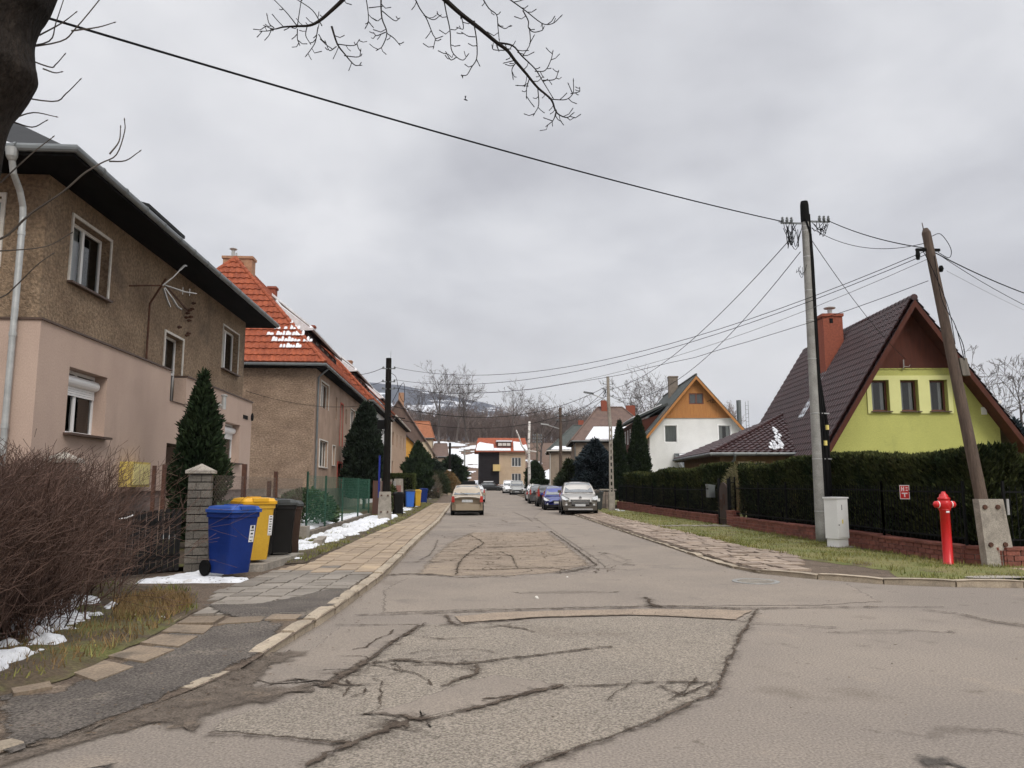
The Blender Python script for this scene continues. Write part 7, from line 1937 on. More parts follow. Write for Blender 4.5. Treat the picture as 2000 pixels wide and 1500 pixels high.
# --------------------------------------------------------------- small works
cb = thing('utility_cabinet', 'white two-doored utility cabinet on the verge against the concrete pole', 'cabinet', (8.62, 17.35, .08), R(-38))
MB().bx(-.22, .22, -.15, .17, .22, 1.12).bx(-.20, .20, -.13, .15, -.05, .22).build('body', W['cabinet'], cb)
MB().extr([(-.24, -.17, 1.12), (.24, -.17, 1.12), (.24, .19, 1.12), (-.24, .19, 1.12)], (0, 0, .035)).build('lid', W['cabinet'], cb)
MB().bx(-.205, .205, -.158, -.1505, .25, 1.10).build('door', W['cabinet'], cb)
MB().bx(-.05, -.035, -.163, -.158, .86, .98).bx(-.2, -.17, -.168, -.158, .52, .54).build('handle', W['black'], cb)
MB().bx(-.06, -.01, -.162, -.158, .56, .65).build('sticker', W['yellow_band'], cb)
MB().bx(-.26, .30, -.22, .20, -.06, .04).build('base_slab', W['slab_grey'], cb)
# rotate the cabinet so that a narrow and a wide face show
cb.rotation_euler = (0, 0, R(32)); ROOTM['utility_cabinet'] = Matrix.Translation(cb.location) @ Matrix.Rotation(R(32), 4, 'Z')

hd = thing('fire_hydrant', 'glossy red fire hydrant with a domed head and side caps on the verge', 'hydrant', (8.72, 13.5, .09))
MB().lathe([(.10, -.05), (.095, .02), (.083, .03), (.083, .95), (.095, .96), (.10, .99)], (0, 0, 0), 20).build('column', W['paint_red'], hd, sm=True)
MB().lathe([(.085, .96), (.108, 1.0), (.120, 1.07), (.116, 1.12), (.092, 1.15), (.104, 1.16), (.104, 1.185), (.078, 1.20), (.07, 1.24), (.038, 1.27), (.034, 1.295), (.005, 1.30)], (0, 0, 0), 20).build('head', W['paint_red'], hd, sm=True)
for s in (-1, 1):
    c_ = MB().lathe([(.05, 0), (.055, .02), (.06, .025), (.06, .09), (.045, .105), (.02, .125), (.005, .126)] if s > 0 else [(.05, 0), (.055, -.02), (.06, -.025), (.06, -.09), (.045, -.105), (.02, -.125), (.005, -.126)], (s * .085, -.01, 1.07), 14, 'x').build('outlet_cap', W['paint_red'], hd)
    MB().lathe([(.052, 0), (.063, s * .005), (.063, s * .018), (.052, s * .022)], (s * .110, -.01, 1.07), 14, 'x').build('pale_ring', W['white_pvc'], c_)
MB().bx(-.03, .03, -.092, -.084, .925, .955).build('small_plate', W['white_sticker'], hd)


sg = thing('hydrant_sign', 'small red sign with white border and letters on the dark hedge fence', 'sign', (9.24, 15.6, 1.36), R(-60))
MB().bx(-.105, .105, -.006, 0, -.145, .145).build('plate', W['white_sticker'], sg)
MB().bx(-.092, .092, -.0095, -.0062, -.13, .13).build('red_field', W['paint_red'], sg)
mb = MB(); mb.bx(-.06, .06, -.012, -.0096, -.035, -.012).bx(-.012, .012, -.012, -.0096, -.10, -.012); mb.build('marking', W['white_sticker'], sg)
MB().bx(-.065, -.048, -.012, -.0096, .02, .115).bx(-.022, -.005, -.012, -.0096, .02, .115).bx(-.048, -.022, -.012, -.0096, .058, .076).build('letter', W['white_sticker'], sg); MB().bx(.03, .07, -.012, -.0096, .03, .05).bx(.03, .07, -.012, -.0096, .08, .10).build('marking', W['white_sticker'], sg)


def wheelie(name, label, loc, rz, body, lid, sticker=None, w=.58, d=.70, h=1.06, lidtilt=0., parts=True):
    t = thing(name, label, 'bin', loc, rz, 'wheelie bins')
    hw, hd_ = w / 2, d / 2
    lay = [(.05, .74, .72, .03), (.10, .76, .74, .03), (.5, .84, .86, .02), (h - .16, .93, .97, 0), (h - .15, 1.0, 1.02, 0), (h - .08, 1.0, 1.03, 0)]
    n = 24
    mb = MB(); vs = []
    for z, a, b, o in lay:
        for k in range(n):
            t_ = 2 * math.pi * k / n; c_, s_ = math.cos(t_), math.sin(t_)
            e = .22
            x = hw * a * math.copysign(abs(c_) ** e, c_); y = hd_ * b * math.copysign(abs(s_) ** e, s_) + o * 1.2
            vs.append((x, y, z))
    mb.add(vs, [(i * n + k, i * n + (k + 1) % n, (i + 1) * n + (k + 1) % n, (i + 1) * n + k) for i in range(len(lay) - 1) for k in range(n)] + [tuple(range(n - 1, -1, -1)), tuple((len(lay) - 1) * n + k for k in range(n))])
    mb.build('body', body, t)
    m2 = MB(); vs = []
    for z, a, b in ((h - .078, 1.06, 1.08), (h - .03, 1.07, 1.09), (h - .022, .99, 1.02), (h + .015, .92, .95), (h + .03, .62, .7)):
        for k in range(n):
            t_ = 2 * math.pi * k / n; c_, s_ = math.cos(t_), math.sin(t_); e = .2
            vs.append((hw * a * math.copysign(abs(c_) ** e, c_), hd_ * b * math.copysign(abs(s_) ** e, s_) - .01, z))
    m2.add(vs, [(i * n + k, i * n + (k + 1) % n, (i + 1) * n + (k + 1) % n, (i + 1) * n + k) for i in range(4) for k in range(n)] + [tuple(4 * n + k for k in range(n)), tuple(range(n - 1, -1, -1))])
    m2.bx(-hw * .45, hw * .45, -hd_ * 1.16, -hd_ * .7, h - .035, h + .02); m2.bx(-.09, .09, -.12, .12, h + .03, h + .045)
    m2.build('lid', lid, t)
    if parts:
        MB().tube([(-hw * .7, hd_ * 1.12, h - .10), (hw * .7, hd_ * 1.12, h - .10)], .016, 8).bx(-hw * .7, -hw * .62, hd_ * .95, hd_ * 1.13, h - .13, h - .08).bx(hw * .62, hw * .7, hd_ * .95, hd_ * 1.13, h - .13, h - .08).build('handle', lid, t)
    for s in (-1, 1):
        wv = MB().lathe([(.02, -.03), (.115, -.03), (.125, -.02), (.125, .02), (.115, .03), (.02, .03)], (s * (hw * .86), hd_ * .95, .125), 20, 'x')
        wv.build('wheel', W['black'], t)
    if sticker:
        x0, z0, sw_, sh, txt = sticker
        q = MB(); y = -hd_ * .93 - .0
        yy = lambda z: -hd_ * np.interp(z, [.1, .5, h - .16], [.74, .86, .97]) + np.interp(z, [.1, .5, h - .16], [.036, .024, 0]) - .006
        q.add([(x0, yy(z0), z0), (x0 + sw_, yy(z0), z0), (x0 + sw_, yy(z0 + sh), z0 + sh), (x0, yy(z0 + sh), z0 + sh)], [(0, 1, 2, 3)])
        st = q.build('sticker', W['white_sticker'], t)
        mk = MB()
        for i, ch in enumerate(txt):
            z = z0 + sh * (1 - (i + .5) / len(txt)); hh = sh / len(txt) * .5 * ch; x = x0 + sw_ / 2; ww = sw_ * (.22 + .12 * (i % 2))
            mk.obox((x, yy(z) - .001, z), (1, 0, 0), (0, 1, 0), (0, 0, 1), ww, .002, hh)
        if txt: mk.build('marking', W['ink'], st)
    return t


blue = mat('blue bin plastic', (.005, .026, .165), (.004, .022, .14), rough=.5, spec=.3, vs=2, speck=.06, ss=30, stain=(((.03, .05, .12), 4, .64, .82),)); blue2 = mat('lighter blue lid', (.018, .075, .33), (.015, .065, .29), rough=.40, spec=.45, vs=3)
yel = mat('yellow bin plastic', (.60, .36, .035), (.53, .31, .03), rough=.5, spec=.35, vs=2, speck=.05, ss=30, stain=(((.40, .25, .05), 4, .62, .82),)); yel2 = mat('orange yellow lid', (.68, .36, .012), (.62, .32, .012), rough=.4, spec=.45)
blk = mat('black bin plastic', (.007, .007, .007), (.011, .011, .011), rough=.5, spec=.2, vs=3); gry = mat('dark grey bin plastic', (.055, .060, .060), (.045, .05, .05), rough=.5)
brn = mat('brown bin plastic', (.050, .030, .022), (.04, .024, .018), rough=.5, spec=.2)
wheelie('wheelie_bin', 'blue wheelie bin standing in snow nearest the brick pillar', (-3.58, 12.55, .10), R(52), blue, blue2, (.10, .52, .09, .26, (.9, .3, .45, .2, .2)), w=.56, d=.66, h=1.06)
sl_ = MB().extr([(-4.05, 13.32, .04), (-3.28, 13.36, .04), (-3.06, 15.6, .04), (-3.85, 15.7, .04)], (0, 0, .15))
tag(sl_.build('concrete_slab', W['concrete_old'], origin=(-3.4, 14.6, .04)), 'cracked concrete slab the yellow and black bins stand on', 'slab')
wheelie('wheelie_bin', 'bright yellow wheelie bin between the blue and the black bins', (-3.60, 13.80, .19), R(32), yel, yel2, (.17, .46, .07, .34, (.3, .4, .3, .3, .4, .3, .3, .2)), w=.58, d=.72, h=1.07)
wheelie('wheelie_bin', 'black wheelie bin with a white label right behind the yellow one', (-3.72, 14.80, .19), R(18), blk, gry, (.12, .50, .07, .34, (.8, .3, .9, .8, .3)), w=.55, d=.66, h=1.06)
wheelie('wheelie_bin', 'black wheelie bin at the end of the group beside the brown one', (-3.44, 15.2, .19), R(20), blk, gry, None, w=.52, d=.58, h=1.02)
wheelie('wheelie_bin', 'brown wheelie bin mostly hidden behind the last black one', (-3.46, 15.95, .12), R(20), brn, gry, None, w=.50, d=.56, h=1.05)
wheelie('wheelie_bin', 'small black bin standing alone in the snow past the tarred pole', (-2.92, 36.9, .14), R(10), blk, blk, None, w=.50, d=.56, h=1.02)
wheelie('wheelie_bin', 'light blue bin with a dark lid by the far fence', (-3.12, 48.0, .15), R(10), mat('bright blue bin', (.045, .16, .60), rough=.45), gry, None, w=.60, d=.6, h=1.06)
wheelie('wheelie_bin', 'yellow bin peeking out behind the light blue bin', (-2.72, 49.6, .15), R(10), yel, yel, None, w=.42, d=.5, h=1.05)
wheelie('wheelie_bin', 'dark blue bin behind the grey pickets up the street', (-2.78, 58.5, .2), R(10), blue, blue, None, w=.6, d=.6, h=1.05)
gb = wheelie('wheelie_bin', 'round grey bin with a white label beside the lamp pole', (7.78, 44.0, .10), R(8), gry, gry, (-.12, .50, .22, .16, ()), w=.62, d=.62, h=1.06)

# fence line on the left
pk = thing('picket_gate', 'dark wooden picket gate between the bush and the block pillar', 'gate', (-5.0, 12.3, .1))
r9 = random.Random(2); a, b = Vector((-5.75, 11.55, 0)), Vector((-4.62, 13.25, 0)); n = 19; d = (b - a).normalized(); nn = Vector((d.y, -d.x, 0))
slats = MB()
for i in range(n):
    p = a.lerp(b, (i + .5) / n); h = 1.10 + r9.uniform(-.012, .012) - .0 * i; hwid = .040
    q = [p + d * x + nn * .02 + Vector((0, 0, z)) for x, z in ((-hwid, .12), (hwid, .12), (hwid, h - .03), (hwid * .5, h + .005), (-hwid * .5, h + .005), (-hwid, h - .03))]
    slats.extr(q, -nn * .022)
slats.build('slats', W['wood_dark'], pk, world=True)
MB().beam(a + Vector((0, 0, .35)), b + Vector((0, 0, .35)), .04, .07).beam(a + Vector((0, 0, .9)), b + Vector((0, 0, .9)), .04, .07).build('rails', W['wood_dark'], pk, world=True)
MB().tube(smoothed([a.lerp(b, .45) + nn * .03 + Vector((0, 0, .99)), a.lerp(b, .50) + nn * .06 + Vector((0, 0, 1.0)), a.lerp(b, .55) + nn * .06 + Vector((0, 0, 1.04))], 3), .012, 6).build('handle', W['white_pvc'], pk, world=True)
W['block'] = mat('grey split blocks', (.150, .135, .115), (.100, .090, .077), vs=3, speck=.22, ss=40, bump=.7, bs=30, isl=.18)


def pillar(label, x, y, h, rz=0., w=.36):
    t = thing('block_pillar', label, 'pillar', (x, y, .08), rz)
    mb = MB(); rows = int(h / .135)
    for i in range(rows):
        z0, z1 = i * .135, i * .135 + .118; s = w / 2
        if i % 2: mb.bx(-s, .02, -s, s, z0, z1).bx(.028, s, -s, s, z0, z1)
        else: mb.bx(-s, -.06, -s, s, z0, z1).bx(-.052, s, -s, s, z0, z1)
    mb.build('blocks', W['block'], t)
    MB().bx(-w / 2 + .02, w / 2 - .02, -w / 2 + .02, w / 2 - .02, -.1, rows * .135).build('core', W['mortar_dark'] if 'mortar_dark' in W else W.setdefault('mortar_dark', mat('dark mortar', (.018, .016, .014))), t)
    z = rows * .135; e = w / 2 + .05
    MB().add([(-e, -e, z), (e, -e, z), (e, e, z), (-e, e, z), (-e, -e, z + .05), (e, -e, z + .05), (e, e, z + .05), (-e, e, z + .05), (0, 0, z + .17)], [(0, 3, 2, 1), (0, 1, 5, 4), (1, 2, 6, 5), (2, 3, 7, 6), (3, 0, 4, 7), (4, 5, 8), (5, 6, 8), (6, 7, 8), (7, 4, 8)]).build('cap', W['concrete_old'], t)
    return t


pillar('grey block pillar with a pyramid cap beside the blue bin', -4.43, 13.55, 1.66, R(12))
pillar('matching block pillar whose cap shows above the bare bush', -5.95, 12.0, 1.85, R(12))
for k, (x, y, top) in enumerate(((-5.62, 14.6, 1.86), (-5.46, 14.65, 1.88))):
    o = MB().bx(-.03, .03, -.03, .03, 0, top - .1).build('steel_post', W['rust']); o.location = (x, y, .1)
    tag(o, ('left' if k == 0 else 'right') + ' one of two rusty square posts behind the picket gate', 'post', 'rusty posts behind the gate')
cf = thing('chain_link_fence', 'rusty chain link fence between the block pillar and the green netting', 'fence', (-4.3, 13.8, .1))
mb = MB()
y0, y1, z0, z1 = 13.8, 21.4, .18, 1.68
s = .085; H_ = z1 - z0
k = -int(H_ / s) - 1
while y0 + k * s < y1:
    for sgn in (1, -1):
        ya = y0 + k * s; pa = (ya, z0 if sgn > 0 else z1); pb = (ya + H_, z1 if sgn > 0 else z0)
        t0 = max(0, (y0 - ya) / H_); t1 = min(1, (y1 - ya) / H_)
        if t1 > t0:
            mb.tube([(-4.29 + .004 * sgn, lerp(pa[0], pb[0], t0), lerp(pa[1], pb[1], t0)), (-4.29 + .004 * sgn, lerp(pa[0], pb[0], t1), lerp(pa[1], pb[1], t1))], .0024, 3, False)
    k += 1
mb.build('mesh', W['chainlink'], cf, world=True)
for y, top in ((15.7, 1.92), (18.35, 1.82)):
    MB().bx(-4.34, -4.26, y - .045, y + .045, .0, top).build('post', W['rust'], cf, world=True)
mb = MB(); mb.bx(-4.5, -4.42, 18.35, 18.45, 0, 1.6); mb.build('post', W['rust'], cf, world=True)
nf = thing('green_net_fence', 'green plastic netting on thin green posts above a snowy verge', 'fence', (-4.2, 21.5, .1))
mb = MB(); y0, y1 = 21.5, 36.0
for i in range(23): mb.tube([(-4.17, y0, .40 + i * .062), (-4.12, y1, .40 + i * .062)], .0028, 3, False)
yy_ = y0
while yy_ < y1:
    mb.tube([(-4.165, yy_, .40), (-4.165, yy_, 1.77)], .0022, 3, False); yy_ += .075
mb.build('netting', W['green_wire'], nf, world=True)
for y, top in ((21.6, 1.88), (24.5, 1.80), (28.0, 1.78), (32.2, 1.80), (35.9, 1.80)):
    MB().tube([(-4.2, y, 0), (-4.2, y, top)], .032, 8).build('post', W['green_post'], nf, world=True)
MB().bx(-4.27, -4.12, 21.3, 36.1, .0, .24).build('plinth', W['stone'], nf, world=True)
MB().bx(-4.35, -4.05, 20.9, 21.35, .0, .42).build('plinth_block', W['concrete_old'], nf, world=True)
bf = thing('sheet_fence', 'brown sheet metal fence panels on both sides of the tarred pole', 'fence', (-4.05, 36.2, .1))
for y0, y1 in ((36.2, 39.3), (39.5, 42.4), (42.6, 45.5)):
    mb = MB(); n = int((y1 - y0) / .22)
    for i in range(n): mb.bx(-4.06 - .015 * (i % 2), -4.02, y0 + i * (y1 - y0) / n, y0 + (i + 1) * (y1 - y0) / n - .004, .12, 1.72)
    mb.build('panel', W['brown_sheet'], bf, world=True)
    MB().bx(-4.1, -4.0, y1 + .02, y1 + .12, 0, 1.85).build('post', W['concrete_old'], bf, world=True)
gf = thing('picket_fence', 'weathered grey picket fence with pale posts up the left side', 'fence', (-3.95, 46, .1))
mb = MB(); r9 = random.Random(6)
y = 46.
while y < 92:
    mb.bx(-3.95, -3.91, y, y + .09, .15, 1.45 + r9.uniform(-.15, .15)); y += .19 if y < 66 else .26
mb.build('pickets', W['wood_grey'], gf, world=True)
for y in (46.2, 50, 54, 58, 62, 66, 71, 76, 82, 88): MB().bx(-3.98, -3.84, y - .08, y + .08, 0, 1.75).build('post', W['concrete'], gf, world=True)
cgt = thing('concrete_gate_post', 'pale concrete gate post with a red plate beside the brown fence', 'post', (-3.75, 47.0, .1))
MB().extr([(-.32, 0, 0), (.32, 0, 0), (.26, 0, 1.8), (-.26, 0, 1.8)], (0, .2, 0)).build('slab', W['concrete_old'], cgt); MB().bx(-.16, .16, -.02, -.002, .5, 1.4).build('plate', W['brown_red'] if 'brown_red' in W else W.setdefault('brown_red', mat('faded red plate', (.26, .12, .10))), cgt)
for k, (x, y) in enumerate(((-4.85, 17.4), (-4.62, 17.1))):
    o = MB().lathe([(.13, 0), (.14, .02), (.16, 1.05), (.175, 1.06), (.175, 1.13), (.15, 1.13), (.14, .9)], (0, 0, 0), 16).build('planter_pot', W['concrete']); o.location = (x, y, .12)
    tag(o, 'pale tall pot behind the chain link fence, ' + ('nearer the house' if k == 0 else 'nearer the pavement'), 'pot', 'pots behind the fence')
# wooden planks in the verge snow
for k, (x, y, a_, l) in enumerate(((-3.35, 19.0, .1, 1.5), (-3.75, 17.4, .25, 1.1))):
    o = MB().bx(-.10, .10, -l / 2, l / 2, 0, .13).build('timber_edging', W['concrete_old']); o.location = (x, y, .12); o.rotation_euler = (0, 0, a_)
    tag(o, ('long' if k == 0 else 'short') + ' stone edging block lying in the snowy verge', 'block', 'edging blocks in the verge')
# stones and litter on the road
for k, (x, y, s) in enumerate(((1.02, 10.45, .028), (1.75, 12.8, .018))):
    bm = bmesh.new(); bmesh.ops.create_icosphere(bm, subdivisions=2, radius=s)
    for v in bm.verts: v.co *= 1 + .35 * noise.noise(v.co * 40)
    me = bpy.data.meshes.new('pebble'); bm.to_mesh(me); bm.free(); me.materials.append(W['white_paint'])
    o = bpy.data.objects.new('pebble', me); COL.objects.link(o); o.location = (x, y, s * .6)
    tag(o, 'pale pebble on the smooth asphalt, ' + ('the larger one nearer the seam' if k == 0 else 'the tiny one farther up the road'), 'stone')
mh = thing('manhole_cover', 'round iron manhole cover set in the road by the right kerb', 'manhole', (4.62, 12.05, .004))
MB().lathe([(.36, 0), (.36, .012), (.31, .012), (.31, .008)], (0, 0, 0), 36).build('frame', W['concrete'], mh)
mb = MB()
for i in range(-7, 8):
    for j in range(-7, 8):
        if (i * i + j * j) * .04 ** 2 < .28 ** 2: mb.bx(i * .04 - .013, i * .04 + .013, j * .04 - .013, j * .04 + .013, .006, .014)
mb.lathe([(.305, 0), (.305, .007)], (0, 0, 0), 30); mb.build('cover', W['concrete_old'], mh)
tag(sheet([(.48 * math.cos(t) + 8.15, .17 * math.sin(t) + 11.48) for t in [6.28 * i / 24 for i in range(24)]], .118).build('drain_cover', W['concrete_old'], origin=(8.15, 11.48, .118)), 'sunken stone drain cover beside the corner kerb', 'drain')
# stone wall and white posts on the right
sw_ = thing('stone_wall', 'rough stone garden wall with flat coping behind the silver car', 'wall', (8.2, 47, .1))
mb = MB(); r9 = random.Random(4)
for i in range(7):
    for j in range(4):
        mb.bx(7.4 + i * .29 + r9.uniform(0, .02), 7.4 + (i + 1) * .29 - .02, 47 - r9.uniform(0, .04), 47.35, .1 + j * .26, .1 + (j + 1) * .26 - .02)
mb.build('stones', mat('mixed garden stones', (.27, .22, .18), (.17, .14, .12), vs=3, isl=.3, bump=.5), sw_, world=True)
MB().bx(7.3, 8.35, 46.9, 47.45, 1.16, 1.24).bx(8.5, 9.5, 46.9, 47.4, 1.2, 1.28).build('coping', W['concrete_old'], sw_, world=True)
for k in range(2):
    o = MB().bx(-.06, .06, -.06, .06, 0, 1.5).build('white_post', W['white_paint']); o.location = (7.35 + .28 * k, 82, .2)
    tag(o, 'white post by the dark clipped hedge, ' + ('the one nearer the road' if k == 0 else 'the one against the hedge'), 'post', 'white posts')
rf_ = thing('red_fence', 'low dark red board fence in front of the end house', 'fence', (4.5, 127.5, .6))
mb = MB()
for i in range(60):
    x = 3.0 + i * .11; h = 1.2 + (.5 * max(0, 1 - ((x - 8.1) / 1.0) ** 2) if x > 7 else 0)
    mb.bx(x, x + .09, 127.5, 127.54, .5, .5 + h)
mb.build('boards', mat('dark red boards', (.13, .035, .025), (.10, .028, .02), vs=3), rf_, world=True)
for x in (3.2, 5.2, 7.2, 9.2): MB().bx(x - .08, x + .08, 127.45, 127.6, .4, 1.7).build('post', W['stone'], rf_, world=True)
# --------------------------------------------------------------------- cars
W['tyre'] = mat('tyre rubber', (.008, .008, .008), rough=.9, spec=.1)
W['car_black'] = mat('black car plastic', (.009, .009, .009), rough=.6, spec=.25)
W['car_glass'] = mat('car window', (.030, .036, .040), (.10, .11, .115), rough=.06, spec=.9, vs=1.6, coat=.5)
W['lamp_glass'] = mat('headlamp glass', (.62, .63, .62), (.38, .39, .39), rough=.12, spec=.7, vs=9, coat=.6)
W['lamp_red'] = mat('red lamp glass', (.42, .022, .020), (.52, .10, .08), rough=.15, spec=.6, vs=9, coat=.6)
W['plate'] = mat('number plate', (.52, .53, .53), (.38, .39, .39), rough=.5, vs=14)


def paint(name, c, c2=None, metal=.35):
    return mat(name, c, c2 or tuple(x * .88 for x in c), rough=.28, spec=.5, metal=metal, coat=.7, vs=.8)


def car(label, loc, rz, col, dims, prof, cab, front, rear, rails=None, plastics=None, box=None, snow=False, name='parked_car'):
    """dims: length, width, height. prof: (y, bottom, shoulder height, half width) stations from nose (-y) to tail.
    cab: (y windscreen foot, y roof front, y roof rear, y rear screen foot, belt z, half width at belt, half width at roof)"""
    L_, Wd, H = dims
    t = thing(name, label, 'car', loc, rz, 'parked cars')
    vs = []; n = 14
    for y, zb, zs, w in prof:
        zm = zb + (zs - zb) * .52
        ring = [(0, zb), (w * .80, zb), (w * .95, zb + .06), (w * .99, zb + (zs - zb) * .3), (w, zm), (w * .975, zs - .10), (w * .90, zs - .02), (w * .55, zs + .025), (0, zs + .04)]
        vs += [(x, y, z) for x, z in ring] + [(-x, y, z) for x, z in ring[-2:0:-1]]
    m = 16
    mb = MB().add(vs, [(i * m + k, i * m + (k + 1) % m, (i + 1) * m + (k + 1) % m, (i + 1) * m + k) for i in range(len(prof) - 1) for k in range(m)] + [tuple(range(m)), tuple((len(prof) - 1) * m + k for k in range(m - 1, -1, -1))])
    body = mb.build('body', col, t, sm=True)
    md = body.modifiers.new('subd', 'SUBSURF'); md.levels = 1; md.render_levels = 1
    MB().bx(-Wd * .40, Wd * .40, -L_ * .44, L_ * .44, .13, .40).build('underbody', W['car_black'], t)  # plain black underbody box, added to deepen the contact shadow beneath the car
    y0, y1, y2, y3, zb, wb, wr = cab
    # cabin: pillars and roof as one shell, crowned
    lay = []
    rows = [(y0, zb - .06, wb), ((y0 * .35 + y1 * .65), lerp(zb, H, .68), lerp(wb, wr, .62)), (y1, H - .045, wr), ((y1 * .65 + y2 * .35), H, wr * 1.01), (y2, H - .035, wr * .98), ((y2 * .5 + y3 * .5), lerp(zb, H, .62), lerp(wb, wr, .55) * .98), (y3, zb - .02, wb * .97)]
    vs = []
    for y, z, w in rows: vs += [(-w, y, z - .02), (-w * .6, y, z + .022), (0, y, z + .03), (w * .6, y, z + .022), (w, y, z - .02)]
    mb = MB().add(vs, [(i * 5 + k, i * 5 + k + 1, (i + 1) * 5 + k + 1, (i + 1) * 5 + k) for i in range(6) for k in range(4)])
    # closed sides
    for s, k in ((-1, 0), (1, 4)):
        idx = [i * 5 + k for i in range(7)]
        b = len(mb.v); mb.v += [(s * wb, y0, zb - .1), (s * wb, y3, zb - .1)]
        mb.f.append(tuple(idx + [b + 1, b]) if s > 0 else tuple([b, b + 1] + idx[::-1]))
    mb.build('roof', col, t, sm=False)
    def screen(ya, za, wa, yb, zb_, wb_, out, nm, u0=.10, u1=.90):
        P = lambda u, s, e: Vector((s * lerp(wa, wb_, u) * e, lerp(ya, yb, u), lerp(za, zb_, u) + .026)) + Vector((0, out, .012))
        m2 = MB()
        a = [P(u, s, .90) for u, s in ((u0, -1), (u0, 1), (u1, 1), (u1, -1))]
        mid = [P(u0, 0, 1) + Vector((0, out * .4, .012)), P(u1, 0, 1) + Vector((0, out * .4, .012))]
        m2.add([a[0], mid[0], a[1], a[2], mid[1], a[3]], [(0, 1, 4, 5), (1, 2, 3, 4)])
        return m2.build(nm, W['car_glass'], t, sm=True)
    screen(y0, zb - .06, wb, y1, H - .045, wr, -.02, 'windscreen', .10, .93)
    screen(y3, zb - .02, wb * .97, y2, H - .035, wr * .98, .02, 'rear_window', .12, .90)
    hgt = H - .10
    for s in (-1, 1):
        xb, xr_ = s * (wb + .008), s * (wr + .012)
        ym = (y1 + y2) / 2 + .05
        for ya0, ya1, yb0, yb1 in ((y0 + .32, y1 + .12, ym - .06, ym - .06), (ym + .04, ym + .04, y3 - .22, y2 - .08)):
            lo_, hi_ = zb + .02, H - .12
            q = [(xb, ya0, lo_), (xb, yb0, lo_), (lerp(xb, xr_, .86), yb1, hi_), (lerp(xb, xr_, .86), ya1, hi_)]
            q = [Vector(p) + Vector((s * .008, 0, 0)) for p in q]
            MB().add(q, [(0, 1, 2, 3) if s > 0 else (3, 2, 1, 0)]).build('side_window', W['car_glass'], t)
    tr = .31 if H < 1.6 else .335
    wy0, wy1 = prof[0][0] + L_ * .20, prof[0][0] + L_ * .80
    for y in (wy0, wy1):
        for s in (-1, 1):
            w_ = Wd / 2
            tp_ = [(.17, -.1), (tr - .02, -.1), (tr, -.085), (tr, .085), (tr - .02, .1), (.17, .1)]
            wh = MB().lathe([(r_, x) for r_, x in tp_], (s * (w_ - .085), y, tr), 24, 'x').build('wheel', W['tyre'], t)
            r2 = MB().lathe([(.20, -.02), (.205, s * .1), (.19, s * .105), (.15, s * .07), (.04, s * .10), (.005, s * .102)], (s * (w_ - .085), y, tr), 18, 'x'); r2.build('rim', W['metal_pale'], wh)
            MB().lathe([(tr + .055, -.02), (tr + .055, s * .003)], (s * (w_ - .002), y, tr + .01), 24, 'x').build('wheel_arch', W['car_black'], t)
    for s in (-1, 1):
        MB().obox((s * (wb + .13), y0 + .38, zb + .08), (1, 0, 0), (0, 1, .2), (0, 0, 1), .09, .06, .065).beam((s * (wb - .02), y0 + .36, zb + .02), (s * (wb + .08), y0 + .37, zb + .05), .04, .03).build('mirror', plastics or col, t)
    nose = prof[0][0]; tail = prof[-1][0]
    pl = plastics or W['car_black']
    wn = Wd / 2
    # nose
    zl = front.get('lamp', .68); gw, gz0, gz1 = front.get('grille', (.42, .42, .60)); 
    yn = nose - .012
    MB().extr([(-gw, yn, gz0), (gw, yn, gz0), (gw * front.get('gt', 1.15), yn + .02, gz1), (-gw * front.get('gt', 1.15), yn + .02, gz1)], (0, .12, 0)).build('grille', W['car_black'], t)
    if front.get('bars'):
        m2 = MB()
        for i in range(front['bars']): z = lerp(gz0 + .1, gz1 - .03, i / max(1, front['bars'] - 1)); m2.bx(-gw * 1.02, gw * 1.02, yn - .014, yn + .03, z - .012, z + .012)
        m2.build('grille_bars', W['chrome'], t)
    for s in (-1, 1):
        m2 = MB().add([(s * wn * .98, nose + .62, zl + .13), (s * wn * .62, nose + .015, zl + .02), (s * wn * .56, nose + .0, zl - .06), (s * wn * .80, nose + .02, zl - .10), (s * wn * .96, nose + .20, zl - .06), (s * wn * .99, nose + .40, zl + .02)], [(0, 1, 2, 3, 4, 5) if s > 0 else (5, 4, 3, 2, 1, 0)])
        m2.v = [(x * 1.012, y - .035, z + .005) for x, y, z in m2.v]
        m2.build('headlight', W['lamp_glass'], t)
        MB().lathe([(.055, 0), (.055, -.01), (.02, -.02)], (s * wn * .76, nose + .02, front.get('fog', .38)), 12, 'y').build('fog_light', W['lamp_glass'], t)
    MB().extr([(-wn * .93, nose + .10, .22), (-wn * .6, nose - .028, .22), (wn * .6, nose - .028, .22), (wn * .93, nose + .10, .22), (wn * .93, nose + .3, .22), (-wn * .93, nose + .3, .22)], (0, 0, front.get('bump', .14))).build('front_bumper', pl, t)
    MB().bx(-.26, .26, nose - .045, nose - .028, front.get('plate', .40), front.get('plate', .40) + .11).build('number_plate', W['plate'], t)
    if front.get('badge'):
        q = front['badge']; m2 = MB().lathe([(.085, 0), (.085, -.012), (.07, -.016)], (0, nose - .02, q), 16, 'y'); b_ = m2.build('badge', W['chrome'], t)
        MB().obox((-.014, nose - .042, q), (.5, 0, 1), (0, 1, 0), (1, 0, -.5), .045, .004, .012).obox((.022, nose - .042, q - .006), (-.4, 0, 1), (0, 1, 0), (1, 0, .4), .036, .004, .011).obox((0, nose - .042, q + .038), (1, 0, 0), (0, 1, 0), (0, 0, 1), .024, .004, .014).build('badge_mark', W['car_black'], b_)
    # tail
    rz_ = rear.get('lamp', .82)
